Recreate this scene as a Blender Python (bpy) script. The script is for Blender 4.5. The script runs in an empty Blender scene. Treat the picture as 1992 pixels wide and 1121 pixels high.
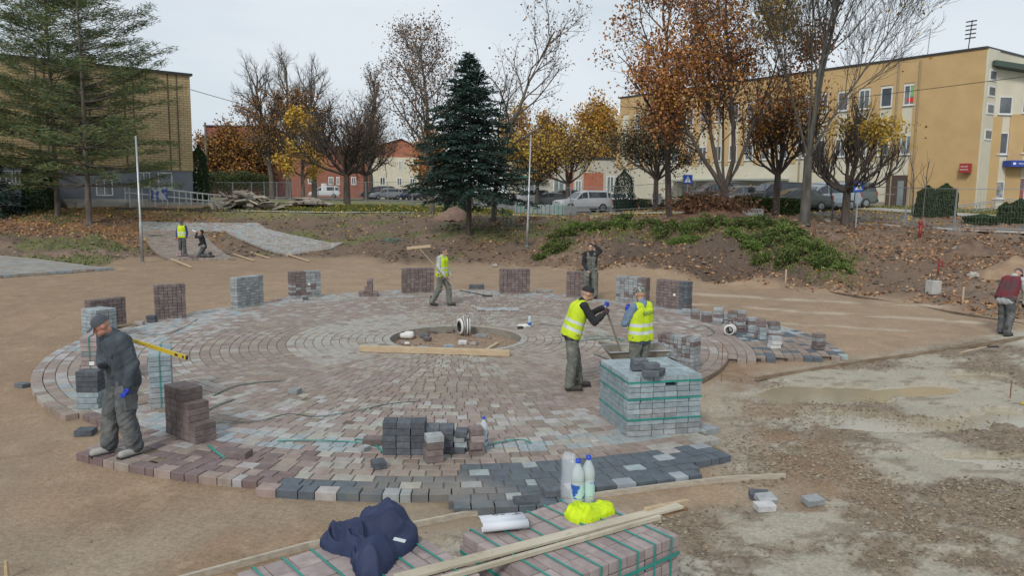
import bpy, bmesh, math, random
import numpy as np
from mathutils import Vector, Matrix
R = math.radians
random.seed(7); rng = np.random.default_rng(7)
sc = bpy.context.scene
COL = sc.collection
# ------------------------------------------------------------ camera
F_PX, PITCH, ROLL, CAMH = 1488.0, R(7.05), R(0.58), 3.1
W, H = 1992.0, 1121.0
FW = np.array([0, math.cos(PITCH), -math.sin(PITCH)]); UP = np.array([0, math.sin(PITCH), math.cos(PITCH)]); RT = np.array([1.0, 0, 0])
cr, sr = math.cos(ROLL), math.sin(ROLL)
c_right = cr * RT + sr * UP; c_up = -sr * RT + cr * UP
cam = bpy.data.cameras.new('camera'); cam.sensor_width = 36; cam.lens = F_PX / W * 36; cam.clip_end = 3000; cam.clip_start = .05
co = bpy.data.objects.new('camera', cam); COL.objects.link(co)
M = Matrix.Identity(4)
for i in range(3):
    M[i][0] = c_right[i]; M[i][1] = c_up[i]; M[i][2] = -FW[i]
M[2][3] = CAMH
co.matrix_world = M; sc.camera = co
# ------------------------------------------------------------ sky and sun (overcast)
wd = bpy.data.worlds.new('World'); sc.world = wd; wd.use_nodes = True
nt = wd.node_tree; bg = nt.nodes['Background']; bg.inputs[1].default_value = 1.0
sky = nt.nodes.new('ShaderNodeTexSky'); sky.sky_type = 'NISHITA'; sky.sun_disc = False
SUN_EL, SUN_AZ = R(38), R(200)
sky.sun_elevation = SUN_EL; sky.sun_rotation = SUN_AZ; sky.dust_density = 4
sk = nt.nodes.new('ShaderNodeVectorMath'); sk.operation = 'SCALE'; sk.inputs['Scale'].default_value = 0.08
nt.links.new(sky.outputs[0], sk.inputs[0])
tc = nt.nodes.new('ShaderNodeTexCoord'); mp = nt.nodes.new('ShaderNodeMapping'); mp.inputs['Scale'].default_value = (1, 1, 3.5)
nz = nt.nodes.new('ShaderNodeTexNoise'); nz.inputs['Scale'].default_value = 1.6; nz.inputs['Detail'].default_value = 5; nz.inputs['Roughness'].default_value = .5
nt.links.new(tc.outputs['Generated'], mp.inputs[0]); nt.links.new(mp.outputs[0], nz.inputs[0])
rp = nt.nodes.new('ShaderNodeValToRGB'); rp.color_ramp.elements[0].position = .36; rp.color_ramp.elements[1].position = .66
rp.color_ramp.elements[0].color = (.47, .55, .61, 1); rp.color_ramp.elements[1].color = (.64, .69, .735, 1)
nt.links.new(nz.outputs[0], rp.inputs[0])
mx = nt.nodes.new('ShaderNodeMixRGB'); mx.inputs[0].default_value = .92
nt.links.new(sk.outputs[0], mx.inputs[1]); nt.links.new(rp.outputs[0], mx.inputs[2]); nt.links.new(mx.outputs[0], bg.inputs[0])
sl = bpy.data.lights.new('sun', 'SUN'); sl.energy = 1.5; sl.angle = R(12); sl.color = (1, .97, .93)
so = bpy.data.objects.new('sun', sl); COL.objects.link(so)
sdir = Vector((math.sin(SUN_AZ) * math.cos(SUN_EL), math.cos(SUN_AZ) * math.cos(SUN_EL), math.sin(SUN_EL)))
so.rotation_euler = (-sdir).to_track_quat('-Z', 'Y').to_euler(); so.location = (0, 0, 60)
vs = sc.view_settings; vs.view_transform = 'Standard'; vs.look = 'None'; vs.exposure = 0.32; vs.gamma = 1
# ------------------------------------------------------------ pixel helpers (placing things on the surveyed ground)
def ray(px, py):
    x = (px - W / 2) / F_PX; y = -(py - H / 2) / F_PX
    return c_right * x + c_up * y + FW
def P(px, py, z=0.0):
    d = ray(px, py); t = (CAMH - z) / -d[2]
    return float(d[0] * t), float(d[1] * t)
def atD(px, D, py=400):
    d = ray(px, py); return float(d[0] / d[1] * D), float(D)
def zD(px, py, D):
    d = ray(px, py); return CAMH + float(d[2] / d[1] * D)
# ------------------------------------------------------------ noise
def _h(ix, iy, s):
    n = (ix.astype(np.int64) * 374761393 + iy.astype(np.int64) * 668265263 + s * 1274126177) & 0x7fffffff
    n = ((n ^ (n >> 13)) * 1274126177) & 0x7fffffff
    return ((n ^ (n >> 16)) & 0xffff) / 65535.0
def vnoise(x, y, s=0):
    x = np.asarray(x, float); y = np.asarray(y, float)
    ix = np.floor(x); iy = np.floor(y); fx = x - ix; fy = y - iy
    fx = fx * fx * (3 - 2 * fx); fy = fy * fy * (3 - 2 * fy)
    a = _h(ix, iy, s); b = _h(ix + 1, iy, s); c = _h(ix, iy + 1, s); d = _h(ix + 1, iy + 1, s)
    return (a * (1 - fx) + b * fx) * (1 - fy) + (c * (1 - fx) + d * fx) * fy
def fbm(x, y, o=4, s=0):
    x = np.asarray(x, float); y = np.asarray(y, float)
    t = 0; a = .5
    for i in range(o):
        t = t + a * vnoise(x, y, s + i * 17); x = x * 2.03 + 5.1; y = y * 2.03 + 1.7; a *= .5
    return t / (1 - .5 ** o)
def smooth(e0, e1, x):
    t = np.clip((x - e0) / (e1 - e0), 0, 1); return t * t * (3 - 2 * t)
# ------------------------------------------------------------ mesh helpers
def new_mesh(name, V, Q=None, T=None, col=None, mi=None, mats=(), smoothf=False, extra=None):
    me = bpy.data.meshes.new(name)
    V = np.asarray(V, np.float32)
    ls = []; cnt = []
    if Q is not None and len(Q): Q = np.asarray(Q, np.int32); ls.append(Q.ravel()); cnt.append(np.full(len(Q), 4))
    if T is not None and len(T): T = np.asarray(T, np.int32); ls.append(T.ravel()); cnt.append(np.full(len(T), 3))
    loops = np.concatenate(ls); cnt = np.concatenate(cnt)
    me.vertices.add(len(V)); me.vertices.foreach_set('co', V.ravel())
    me.loops.add(len(loops)); me.loops.foreach_set('vertex_index', loops)
    me.polygons.add(len(cnt)); st = np.zeros(len(cnt), np.int32); st[1:] = np.cumsum(cnt)[:-1]
    me.polygons.foreach_set('loop_start', st)
    if mi is not None: me.polygons.foreach_set('material_index', np.asarray(mi, np.int32))
    me.polygons.foreach_set('use_smooth', np.full(len(cnt), bool(smoothf)))
    for m in mats: me.materials.append(m)
    me.update(calc_edges=True)
    if col is not None:
        col = np.asarray(col, np.float32)
        a = me.color_attributes.new('Col', 'FLOAT_COLOR', 'CORNER')
        if len(col) == len(V): c = col[loops]
        else: c = np.repeat(col, cnt, axis=0)
        c = np.concatenate([c[:, :3], np.ones((len(c), 1), np.float32)], 1) if c.shape[1] == 3 else c
        a.data.foreach_set('color', c.ravel())
    return me
def link(name, me, parent=None, loc=None, rot=None):
    o = bpy.data.objects.new(name, me); COL.objects.link(o)
    if parent is not None: o.parent = parent
    if loc is not None: o.location = loc
    if rot is not None: o.rotation_euler = rot
    return o
def tag(o, label=None, cat=None, group=None, kind=None):
    if label: o['label'] = label
    if cat: o['category'] = cat
    if group: o['group'] = group
    if kind: o['kind'] = kind
    return o
def empty(name, loc, rz=0, label=None, cat=None, group=None):
    o = bpy.data.objects.new(name, None); COL.objects.link(o); o.empty_display_size = .2
    o.location = loc; o.rotation_euler = (0, 0, rz)
    return tag(o, label, cat, group)
def kids(o): return [c for c in bpy.data.objects if c.parent == o]
def copy_tree(o, loc, rz, label=None, group=None, scale=None, sw=None):
    def rec(s, par):
        c = s.copy(); COL.objects.link(c); c.parent = par
        if sw and c.type == 'MESH':
            for a, b in sw.items():
                pass
        for k in KIDS.get(s.name, []): rec(k, c)
        return c
    r = rec(o, None); r.location = loc; r.rotation_euler = (0, 0, rz)
    if label: r['label'] = label
    if group: r['group'] = group
    if scale: r.scale = scale
    return r
KIDS = {}
def snap(o):
    for c in bpy.data.objects:
        if c.parent is not None: KIDS.setdefault(c.parent.name, [])
    KIDS[o.name] = [c for c in bpy.data.objects if c.parent == o]
    for c in KIDS[o.name]: KIDS[c.name] = [d for d in bpy.data.objects if d.parent == c]
class MB:
    """collects boxes, bars, tubes; builds ONE mesh"""
    def __init__(s): s.V = []; s.Q = []; s.T = []; s.C = []; s.CT = []; s.n = 0
    def add(s, V, Q=None, T=None, c=None):
        V = np.asarray(V, float)
        if Q is not None and len(Q):
            s.Q.append(np.asarray(Q) + s.n); s.C += [c or (1, 1, 1)] * len(Q)
        if T is not None and len(T):
            s.T.append(np.asarray(T) + s.n); s.CT += [c or (1, 1, 1)] * len(T)
        s.V.append(V); s.n += len(V); return s
    BQ = [(0, 3, 2, 1), (4, 5, 6, 7), (0, 1, 5, 4), (1, 2, 6, 5), (2, 3, 7, 6), (3, 0, 4, 7)]
    def box(s, c, d, rz=0, rx=0, ry=0, col=None, taper=1):
        x, y, z = [k / 2 for k in d]; t = taper
        V = np.array([(-x, -y, -z), (x, -y, -z), (x, y, -z), (-x, y, -z), (-x * t, -y * t, z), (x * t, -y * t, z), (x * t, y * t, z), (-x * t, y * t, z)])
        m = np.array(Matrix.Rotation(rz, 3, 'Z') @ Matrix.Rotation(ry, 3, 'Y') @ Matrix.Rotation(rx, 3, 'X'))
        return s.add(V @ m.T + np.array(c), s.BQ, c=col)
    def bar(s, a, b, w, h=None, col=None):
        """box from a to b, w wide, h high"""
        h = h or w; a = Vector(a); b = Vector(b); d = b - a
        L = d.length; q = d.to_track_quat('Y', 'Z')
        m = np.array(q.to_matrix()); c = (a + b) / 2
        x, y, z = w / 2, L / 2, h / 2
        V = np.array([(-x, -y, -z), (x, -y, -z), (x, y, -z), (-x, y, -z), (-x, -y, z), (x, -y, z), (x, y, z), (-x, y, z)])
        return s.add(V @ m.T + np.array(c), s.BQ, c=col)
    def tube(s, pts, r, n=8, col=None, cap=True):
        pts = [Vector(p) for p in pts]; k = len(pts)
        rr = r if hasattr(r, '__len__') else [r] * k
        V = []; up = Vector((0, 0, 1))
        for i, p in enumerate(pts):
            d = (pts[min(i + 1, k - 1)] - pts[max(i - 1, 0)]).normalized()
            u = up if abs(d.dot(up)) < .95 else Vector((1, 0, 0))
            a = d.cross(u).normalized(); b = d.cross(a).normalized()
            for j in range(n):
                t = 2 * math.pi * j / n; V.append(p + (a * math.cos(t) + b * math.sin(t)) * rr[i])
        Q = [(i * n + j, i * n + (j + 1) % n, (i + 1) * n + (j + 1) % n, (i + 1) * n + j) for i in range(k - 1) for j in range(n)]
        T = []
        if cap:
            V.append(pts[0]); V.append(pts[-1]); b0 = k * n
            T = [(b0, (j + 1) % n, j) for j in range(n)] + [(b0 + 1, (k - 1) * n + j, (k - 1) * n + (j + 1) % n) for j in range(n)]
        return s.add([tuple(v) for v in V], Q, T, c=col)
    def cyl(s, c, r, h, n=16, col=None, r2=None):
        return s.tube([c, (c[0], c[1], c[2] + h)], [r, r if r2 is None else r2], n, col)
    def lathe(s, prof, c=(0, 0, 0), n=16, col=None, m=None):
        """prof: (radius, z) list"""
        V = []; k = len(prof)
        for r_, z in prof:
            for j in range(n):
                t = 2 * math.pi * j / n; V.append((r_ * math.cos(t), r_ * math.sin(t), z))
        V = np.array(V)
        if m is not None: V = V @ np.array(m).T
        Q = [(i * n + j, i * n + (j + 1) % n, (i + 1) * n + (j + 1) % n, (i + 1) * n + j) for i in range(k - 1) for j in range(n)]
        return s.add(V + np.array(c), Q, c=col)
    def quad(s, a, b, c, d, col=None): return s.add([a, b, c, d], [(0, 1, 2, 3)], c=col)
    def mesh(s, name, mat, smoothf=False):
        Q = np.concatenate(s.Q) if s.Q else None; T = np.concatenate(s.T) if s.T else None
        return new_mesh(name, np.concatenate(s.V), Q, T, col=np.array(s.C + s.CT), mats=[mat] if mat else [], smoothf=smoothf)
    def build(s, name, mat, parent=None, smoothf=False, loc=None, rot=None, bevel=0):
        o = link(name, s.mesh(name, mat, smoothf), parent, loc, rot)
        if bevel:
            b = o.modifiers.new('b', 'BEVEL'); b.width = bevel; b.segments = 2; b.limit_method = 'ANGLE'
        return o
# ------------------------------------------------------------ materials
def mat(name, c1, c2=None, scale=3.0, rough=.8, bump=0.0, bscale=None, vcol=False, rand=0.0, coords='Object', metal=0.0, detail=6,
        dirt=None, dscale=1.2, damt=.5, stretch=None, spec=.4, trans=0.0, c_lo=.35, c_hi=.65, r2=None, alpha=1.0):
    m = bpy.data.materials.new(name); m.use_nodes = True; n = m.node_tree; L = n.links
    bs = n.nodes['Principled BSDF']; bs.inputs['Roughness'].default_value = rough; bs.inputs['Metallic'].default_value = metal
    bs.inputs['Specular IOR Level'].default_value = spec
    if trans: bs.inputs['Transmission Weight'].default_value = trans
    bs.inputs['Alpha'].default_value = alpha
    tc = n.nodes.new('ShaderNodeTexCoord'); vec = tc.outputs[coords]
    if rand or coords == 'Object':
        oi = n.nodes.new('ShaderNodeObjectInfo'); ad = n.nodes.new('ShaderNodeVectorMath'); ad.operation = 'MULTIPLY_ADD'
        ad.inputs[1].default_value = (1, 1, 1); L.new(vec, ad.inputs[0]); 
        cm = n.nodes.new('ShaderNodeMath'); cm.operation = 'MULTIPLY'; cm.inputs[1].default_value = 37.0
        L.new(oi.outputs['Random'], cm.inputs[0]); L.new(cm.outputs[0], ad.inputs[2]); vec = ad.outputs[0]
    if stretch:
        mpp = n.nodes.new('ShaderNodeMapping'); mpp.inputs['Scale'].default_value = stretch; L.new(vec, mpp.inputs[0]); vec = mpp.outputs[0]
    def noise(sc_, det=detail, ro=.55):
        z = n.nodes.new('ShaderNodeTexNoise'); z.inputs['Scale'].default_value = sc_; z.inputs['Detail'].default_value = det; z.inputs['Roughness'].default_value = ro
        L.new(vec, z.inputs['Vector']); return z.outputs['Fac']
    def ramp(f, a, b):
        q = n.nodes.new('ShaderNodeMapRange'); q.inputs[1].default_value = a; q.inputs[2].default_value = b; L.new(f, q.inputs[0]); return q.outputs[0]
    def mix(fac, a, b, bt='MIX'):
        x = n.nodes.new('ShaderNodeMixRGB'); x.blend_type = bt
        for i, v in ((0, fac), (1, a), (2, b)):
            if hasattr(v, 'links') or hasattr(v, 'is_linked'): L.new(v, x.inputs[i])
            elif i == 0: x.inputs[0].default_value = v
            else: x.inputs[i].default_value = (*v, 1)
        return x.outputs[0]
    col = None
    if c2 is not None: col = mix(ramp(noise(scale), c_lo, c_hi), c1, c2)
    else:
        rg = n.nodes.new('ShaderNodeRGB'); rg.outputs[0].default_value = (*c1, 1); col = rg.outputs[0]
    if vcol:
        vc = n.nodes.new('ShaderNodeVertexColor'); vc.layer_name = 'Col'; col = mix(1.0, col, vc.outputs[0], 'MULTIPLY')
    if dirt is not None: col = mix(ramp(noise(dscale, 7, .6), 1 - damt, 1 - damt + .3), col, dirt)
    if rand:
        oi2 = n.nodes.new('ShaderNodeObjectInfo'); mr = n.nodes.new('ShaderNodeMapRange'); mr.inputs[3].default_value = 1 - rand; mr.inputs[4].default_value = 1 + rand
        L.new(oi2.outputs['Random'], mr.inputs[0]); sc2 = n.nodes.new('ShaderNodeVectorMath'); sc2.operation = 'SCALE'
        L.new(col, sc2.inputs[0]); L.new(mr.outputs[0], sc2.inputs['Scale']); col = sc2.outputs[0]
    L.new(col, bs.inputs['Base Color'])
    if r2 is not None:
        q = n.nodes.new('ShaderNodeMapRange'); q.inputs[1].default_value = .3; q.inputs[2].default_value = .7; q.inputs[3].default_value = rough; q.inputs[4].default_value = r2
        L.new(noise(dscale * 1.7), q.inputs[0]); L.new(q.outputs[0], bs.inputs['Roughness'])
    if bump:
        b = n.nodes.new('ShaderNodeBump'); b.inputs['Distance'].default_value = bump; b.inputs['Strength'].default_value = 1.0
        L.new(noise(bscale or scale * 4, 6, .65), b.inputs['Height']); L.new(b.outputs[0], bs.inputs['Normal'])
    m.diffuse_color = (*c1, 1)
    return m
# paver colours
PV = dict(
    dark=mat('paver_dark', (.075, .085, .10), (.12, .13, .145), 14, .85, .002, 90, rand=.25),
    grey=mat('paver_grey', (.22, .23, .235), (.32, .335, .34), 12, .85, .002, 90, rand=.22),
    blue=mat('paver_blue_grey', (.22, .275, .295), (.33, .38, .40), 12, .85, .002, 90, rand=.16),
    brown=mat('paver_brown', (.14, .105, .10), (.205, .165, .155), 12, .85, .002, 90, rand=.22),
    pink=mat('paver_pink', (.27, .215, .205), (.36, .30, .29), 10, .85, .002, 90, rand=.14),
    white=mat('paver_white', (.46, .46, .46), (.6, .59, .58), 10, .85, .002, 90, rand=.12))
m_strap = mat('green_strap', (.015, .20, .165), (.03, .28, .235), 3, .45, 0)
m_wood = mat('fresh_wood', (.42, .31, .19), (.54, .42, .28), 3, .75, .002, 30, stretch=(1, 12, 12), dirt=(.22, .17, .12), damt=.35)
m_woodgrey = mat('grey_wood', (.34, .29, .23), (.46, .41, .33), 3, .85, .002, 30, stretch=(1, 9, 9), dirt=(.2, .16, .12), damt=.4)
# ------------------------------------------------------------ terrain profile: ground height from plan position
_cols = [(-500, [(30, -.09), (36, .1), (42, .9), (48, 1.9), (60, 2.3)]), (0, [(28.5, -.09), (34, .1), (40, .9), (46, 1.9), (60, 2.3)]),
         (180, [(31, -.09), (36, .3), (42, 1.0), (46, 1.9), (56, 2.27)]), (275, [(37, -.09), (39, .1), (42, .6), (46, 1.85), (54, 2.2)]),
         (430, [(37, -.09), (39, .1), (42, .6), (46, 1.8), (54, 2.15)]), (640, [(37, -.09), (39, .1), (41, .5), (46, 1.8), (56, 2.05)]),
         (750, [(34.5, -.09), (37, .3), (40, .9), (46, 1.82), (56, 2.05)]), (900, [(34, -.09), (36, .35), (39, 1.13), (46, 1.85), (56, 1.9)]),
         (1040, [(34, -.09), (35.5, .4), (38, 1.1), (42, 1.7), (52, 1.6)]), (1150, [(32, -.09), (34, .7), (36, 1.35), (39, 1.75), (50, 1.5)]),
         (1400, [(28.3, -.09), (29.5, .65), (31, 1.3), (34, 2.0), (41, 1.7)]), (1560, [(26.3, -.09), (27.5, .5), (29.5, 1.2), (33, 1.75), (41, 1.65)]),
         (1680, [(25, -.09), (27, .3), (31, .9), (36, 1.55), (42, 1.65)]),
         (1900, [(21, -.09), (25, .4), (29, 1.0), (33, 1.5), (40, 1.6)]), (2500, [(17, -.09), (21, .4), (25, 1.0), (29, 1.5), (38, 1.6)])]
_tail = {-500: 2.3, 0: 2.35, 180: 2.3, 275: 2.3, 430: 2.2, 640: 2.1, 750: 2.1, 900: 2.05, 1040: 1.6, 1150: 1.5, 1400: 2.35, 1560: 2.45, 1680: 2.5, 1900: 2.6, 2500: 2.6}
_Dg = np.concatenate([np.arange(0, 60, .5), np.arange(60, 131, 5)])
_prof = []; _us = []
for px_, bp in _cols:
    D_ = [0] + [b[0] for b in bp] + ([54, 60] if px_ >= 1400 else []) + [90, 130]; Z_ = [-.09] + [b[1] for b in bp]
    t_ = _tail[px_]
    if px_ >= 1400: Z_ += [t_ - .1, t_]
    Z_ += [max(t_, 1.75), 2.1]
    _prof.append(np.interp(_Dg, D_, Z_)); _us.append((px_ - 996) / 1488)
_prof = np.array(_prof); _us = np.array(_us)
def edgeD(u): return np.interp(u, _us, [c[1][0][0] for c in _cols])
def hbase(x, y):
    x = np.asarray(x, float); y = np.maximum(np.asarray(y, float), .5)
    u = np.clip(x / y, _us[0], _us[-1] - 1e-6); D = np.clip(y, 0, 129.9)
    i = np.clip(np.searchsorted(_us, u, side='right') - 1, 0, len(_us) - 2); t = (u - _us[i]) / (_us[i + 1] - _us[i])
    j = np.clip(np.searchsorted(_Dg, D, side='right') - 1, 0, len(_Dg) - 2); s = (D - _Dg[j]) / (_Dg[j + 1] - _Dg[j])
    g = lambda a, b: _prof[a, b]
    return (g(i, j) * (1 - t) + g(i + 1, j) * t) * (1 - s) + (g(i, j + 1) * (1 - t) + g(i + 1, j + 1) * t) * s
CX, CY = -1.2, 16.26
def in_poly(x, y, poly):
    c_ = np.zeros(np.shape(x), bool); n_ = len(poly)
    for i in range(n_):
        (x1, y1), (x2, y2) = poly[i], poly[(i + 1) % n_]; q = ((y1 > y) != (y2 > y)); t = np.where(abs(y2 - y1) > 1e-9, (x2 - x1) * (y - y1) / (y2 - y1 + 1e-12) + x1, 0); c_ ^= q & (x < t)
    return c_
QUADS = [[P(-60, 540), P(222, 521), (-24, 34.2), (-40, 35.5)], [P(325, 503), P(458, 502), atD(392, 42.5), atD(268, 42.5)], [P(560, 497), P(670, 490), atD(520, 42.8), atD(430, 42.8)], [atD(268, 42.4), atD(520, 42.7), atD(500, 43.9), atD(268, 43.9)]]
def zones(x, y):
    """masks: bank earth, mud, circle pit"""
    u = x / np.maximum(y, .5); e = edgeD(u)
    bank = smooth(-.8, .6, y - e + 1.2 * (fbm(x * .7, y * .7, 3, 5) - .5))
    far = smooth(44, 47, y)
    # mud field on the right, beyond the formwork board line
    l1 = (y - 7.0) - (x - 0.0) * .26            # near board line
    mudR = smooth(-.6, .5, x - 2.9 - .11 * (y - 8) + 1.6 * (fbm(x * .4, y * .4, 3, 11) - .5) + .0) * smooth(.3, -.5, y - (13.4 + .62 * (x - 4.3)))
    mudN = smooth(.15, -.15, l1)
    mud = np.maximum(mudR * smooth(9.6, 8.0, 0 * x + 8), mudN)
    mud = np.clip(np.where(y < 24, np.maximum(mudR, mudN * smooth(-2.2, 0.2, x)), 0), 0, 1)
    return bank, far, mud
def ground_z(x, y, fine=True):
    x = np.asarray(x, float); y = np.asarray(y, float)
    z = hbase(x, y); bank, far, mud = zones(x, y)
    onp = np.zeros(np.shape(x), bool)
    for q_ in QUADS: onp |= in_poly(x, y, q_)
    rough = bank * (1 - .85 * far) * np.where(onp, 0, 1)
    z = z - .05 * onp
    rough = rough * (1 + 1.1 * smooth(.03, .09, x / np.maximum(y, 1)) * smooth(.5, .4, x / np.maximum(y, 1)))
    n = (fbm(x * .8, y * .8, 3, 21) - .5) * .36 + (fbm(x * 2.6, y * 2.6, 3, 31) - .5) * .26
    z = z + rough * n
    if fine:
        z = z + rough * (fbm(x * 7, y * 7, 3, 41) - .5) * .12
        z = z + (1 - bank) * (1 - mud) * ((fbm(x * .5, y * .5, 2, 51) - .5) * .03 + (fbm(x * 6, y * 6, 3, 55) - .5) * .008)
        z = z + mud * ((fbm(x * .55, y * .8, 3, 61) - .52) * .12 + (fbm(x * 6, y * 7, 4, 71) - .5) * .10 * smooth(.40, .55, fbm(x * .75, y * .9, 4, 341)) + (fbm(x * 3.2, y * 5, 3, 133) - .5) * .03)
    d = np.hypot(x - CX, y - CY)
    z = np.where(d < 1.7, -.15 + (fbm(x * 3, y * 3, 3, 81) - .5) * .07, z)
    u_ = (d > 1.7) & (d < 5.5); z = np.where(u_, -.12, z)
    return z
def gz(x, y): return float(ground_z(np.array([x]), np.array([y]))[0])

# ============================================================ GROUND
us = np.concatenate([np.linspace(-2.2, -.75, 40)[:-1], np.linspace(-.75, .75, 560), np.linspace(.75, 2.2, 40)[1:]])
Ds = np.concatenate([np.linspace(-6, 2.6, 8)[:-1], np.geomspace(2.6, 62, 640), np.geomspace(64, 900, 26)])
ny, nx = len(Ds), len(us)
Y = np.repeat(Ds[:, None], nx, 1); X = us[None, :] * np.maximum(np.repeat(Ds[:, None], nx, 1), 2.6) * (1 + 0 * Y)
Zg = ground_z(X, Y)
bank, far, mud = zones(X, Y)
c = np.zeros((ny, nx, 3))
def setc(mask, colr):
    global c
    c = c * (1 - mask[..., None]) + np.array(colr) * mask[..., None]
one = np.ones_like(X)
setc(one, (.315, .22, .142))
setc(smooth(.4, .7, fbm(X * .35, Y * .12, 4, 101)) * .55, (.26, .17, .10))
setc(smooth(.55, .75, fbm(X * .25, Y * .9, 4, 105)) * .45, (.39, .265, .165))
# near-left damp, greyer sand
setc(smooth(9.0, 6.4, Y + .25 * np.abs(X + 1)) * smooth(.32, .55, fbm(X * .5, Y * .5, 3, 108)) * .7, (.33, .285, .215))
setc(smooth(8, 3, Y) * smooth(-2, -4, X) * .5, (.25, .165, .10))
damp = (1 - bank) * (1 - mud) * smooth(13, 7, Y + .3 * np.abs(X + 2)) * smooth(.35, .6, fbm(X * .45 + 2, Y * .5, 4, 191)); setc(damp * .75, (.235, .175, .115)); setc((1 - bank) * (1 - mud) * smooth(-6, -10, X) * .45, (.26, .175, .11))
# pale tracks on the right sand
tr = Y - (24.6 - .40 * (X - 6.0))
for off, wd_ in ((0, .45), (-2.6, .35), (-5.1, .3)):
    setc(smooth(wd_, wd_ * .4, np.abs(tr - off + .5 * (fbm(X * .4, Y * .4, 2, 111) - .5))) * (X > 5) * smooth(.3, .5, fbm(X * 1.2, Y * 2, 3, 112)) * .65, (.50, .42, .32))
# mud
mn = fbm(X * .45, Y * .6, 4, 121)
mc = np.array((.37, .33, .26))
setc(mud, mc)
setc(mud * smooth(.46, .56, fbm(X * .75, Y * .9, 4, 341) + .05 * (fbm(X * 6, Y * 6, 3, 9) - .5)) * .85, (.215, .16, .11))
setc(mud * smooth(.55, .68, fbm(X * .5, Y * .8, 4, 137)) * .7, (.46, .43, .36))
ck = 1 - np.abs(fbm(X * 7, Y * 9, 4, 139) - .5) * 9
setc(mud * smooth(.2, .9, ck) * smooth(.40, .55, fbm(X * .75, Y * .9, 3, 341)) * .75, (.11, .08, .055))
setc(mud * smooth(.62, .72, fbm(X * 3.2, Y * 5, 4, 133)) * .6, (.19, .145, .10))
# brown churned strip between circle and mud
setc(smooth(.9, .2, np.abs(X - 3.6 - .16 * (Y - 9))) * (Y > 7.5) * (Y < 14.5) * .75 * smooth(.3, .5, fbm(X * 2, Y * 2, 3, 122)), (.235, .145, .085))
setc((1 - bank) * (1 - mud) * smooth(.60, .72, fbm(X * 1.7 + 3, Y * 1.1, 4, 117)) * .35, (.22, .15, .095)); setc((1 - bank) * (1 - mud) * smooth(.62, .70, fbm(X * 5, Y * 4, 3, 118)) * .3, (.40, .30, .2))
for (xa, ya, xb_, yb_) in ((-9, 26, 14, 27.5), (-12, 22, -8.5, 8), (-13, 21, -9.4, 8), (-7, 5.8, -1, 6.4)):
    L2 = (xb_ - xa) ** 2 + (yb_ - ya) ** 2; t_ = np.clip(((X - xa) * (xb_ - xa) + (Y - ya) * (yb_ - ya)) / L2, 0, 1); dd_ = np.hypot(X - xa - t_ * (xb_ - xa) + .25 * np.sin(t_ * 7), Y - ya - t_ * (yb_ - ya)); setc(smooth(.16, .07, dd_) * smooth(.35, .5, fbm(X * 2, Y * 2, 2, 119)) * .45, (.235, .16, .10))
wet = np.zeros_like(X)
def puddle(cx, cy, rx, ry, ang, s):
    global wet, Zg, c
    dx, dy = X - cx, Y - cy; ca, sa = math.cos(ang), math.sin(ang)
    a = (dx * ca + dy * sa) / rx; b = (-dx * sa + dy * ca) / ry
    m = smooth(1.05, .92, a * a + b * b + 3.4 * (fbm(X * 1.5, Y * 1.9, 5, s) - .5))
    Zg = Zg * (1 - m) + (-.125) * m; wet = np.maximum(wet, m)
    setc(smooth(.02, .3, m) * (1 - smooth(.5, .95, m)) * .6, (.17, .13, .09)); setc(m * .8, (.33, .28, .19))
puddle(5.2, 12.2, 1.1, .55, .1, 141); puddle(6.9, 12.5, .7, .35, .2, 155); puddle(4.9, 10.7, 1.5, .45, -.2, 143); puddle(7.0, 10.8, 1.0, .4, .3, 145); puddle(6.3, 9.2, .9, .4, .2, 151); puddle(8.6, 13.5, .8, .3, .1, 153)
# dug earth bank with grass patches and leaf litter tone
setc(bank, (.15, .103, .07))
setc(bank * smooth(.48, .7, fbm(X * .5, Y * .5, 4, 161)) * .6, (.235, .165, .12))
setc(bank * smooth(.5, .7, fbm(X * 1.1, Y * 1.1, 4, 163)) * .5, (.10, .075, .055))
lit = bank * smooth(-2, 6, X) * smooth(.35, .6, fbm(X * .6, Y * .6, 3, 165))
setc(lit * .25, (.25, .145, .085))
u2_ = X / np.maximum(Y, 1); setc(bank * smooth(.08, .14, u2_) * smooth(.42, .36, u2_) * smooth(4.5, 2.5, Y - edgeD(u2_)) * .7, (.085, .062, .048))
setc(bank * smooth(-.36, -.42, X / np.maximum(Y, 1)) * smooth(38, 41, Y) * .7 * smooth(.3, .5, fbm(X * .9, Y * .9, 3, 166)), (.32, .155, .06))
g1 = bank * smooth(.52, .62, fbm(X * .35, Y * .6, 3, 171)) * (X < 3) * smooth(47, 44, Y)
setc(g1 * .75, (.12, .13, .045))
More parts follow.
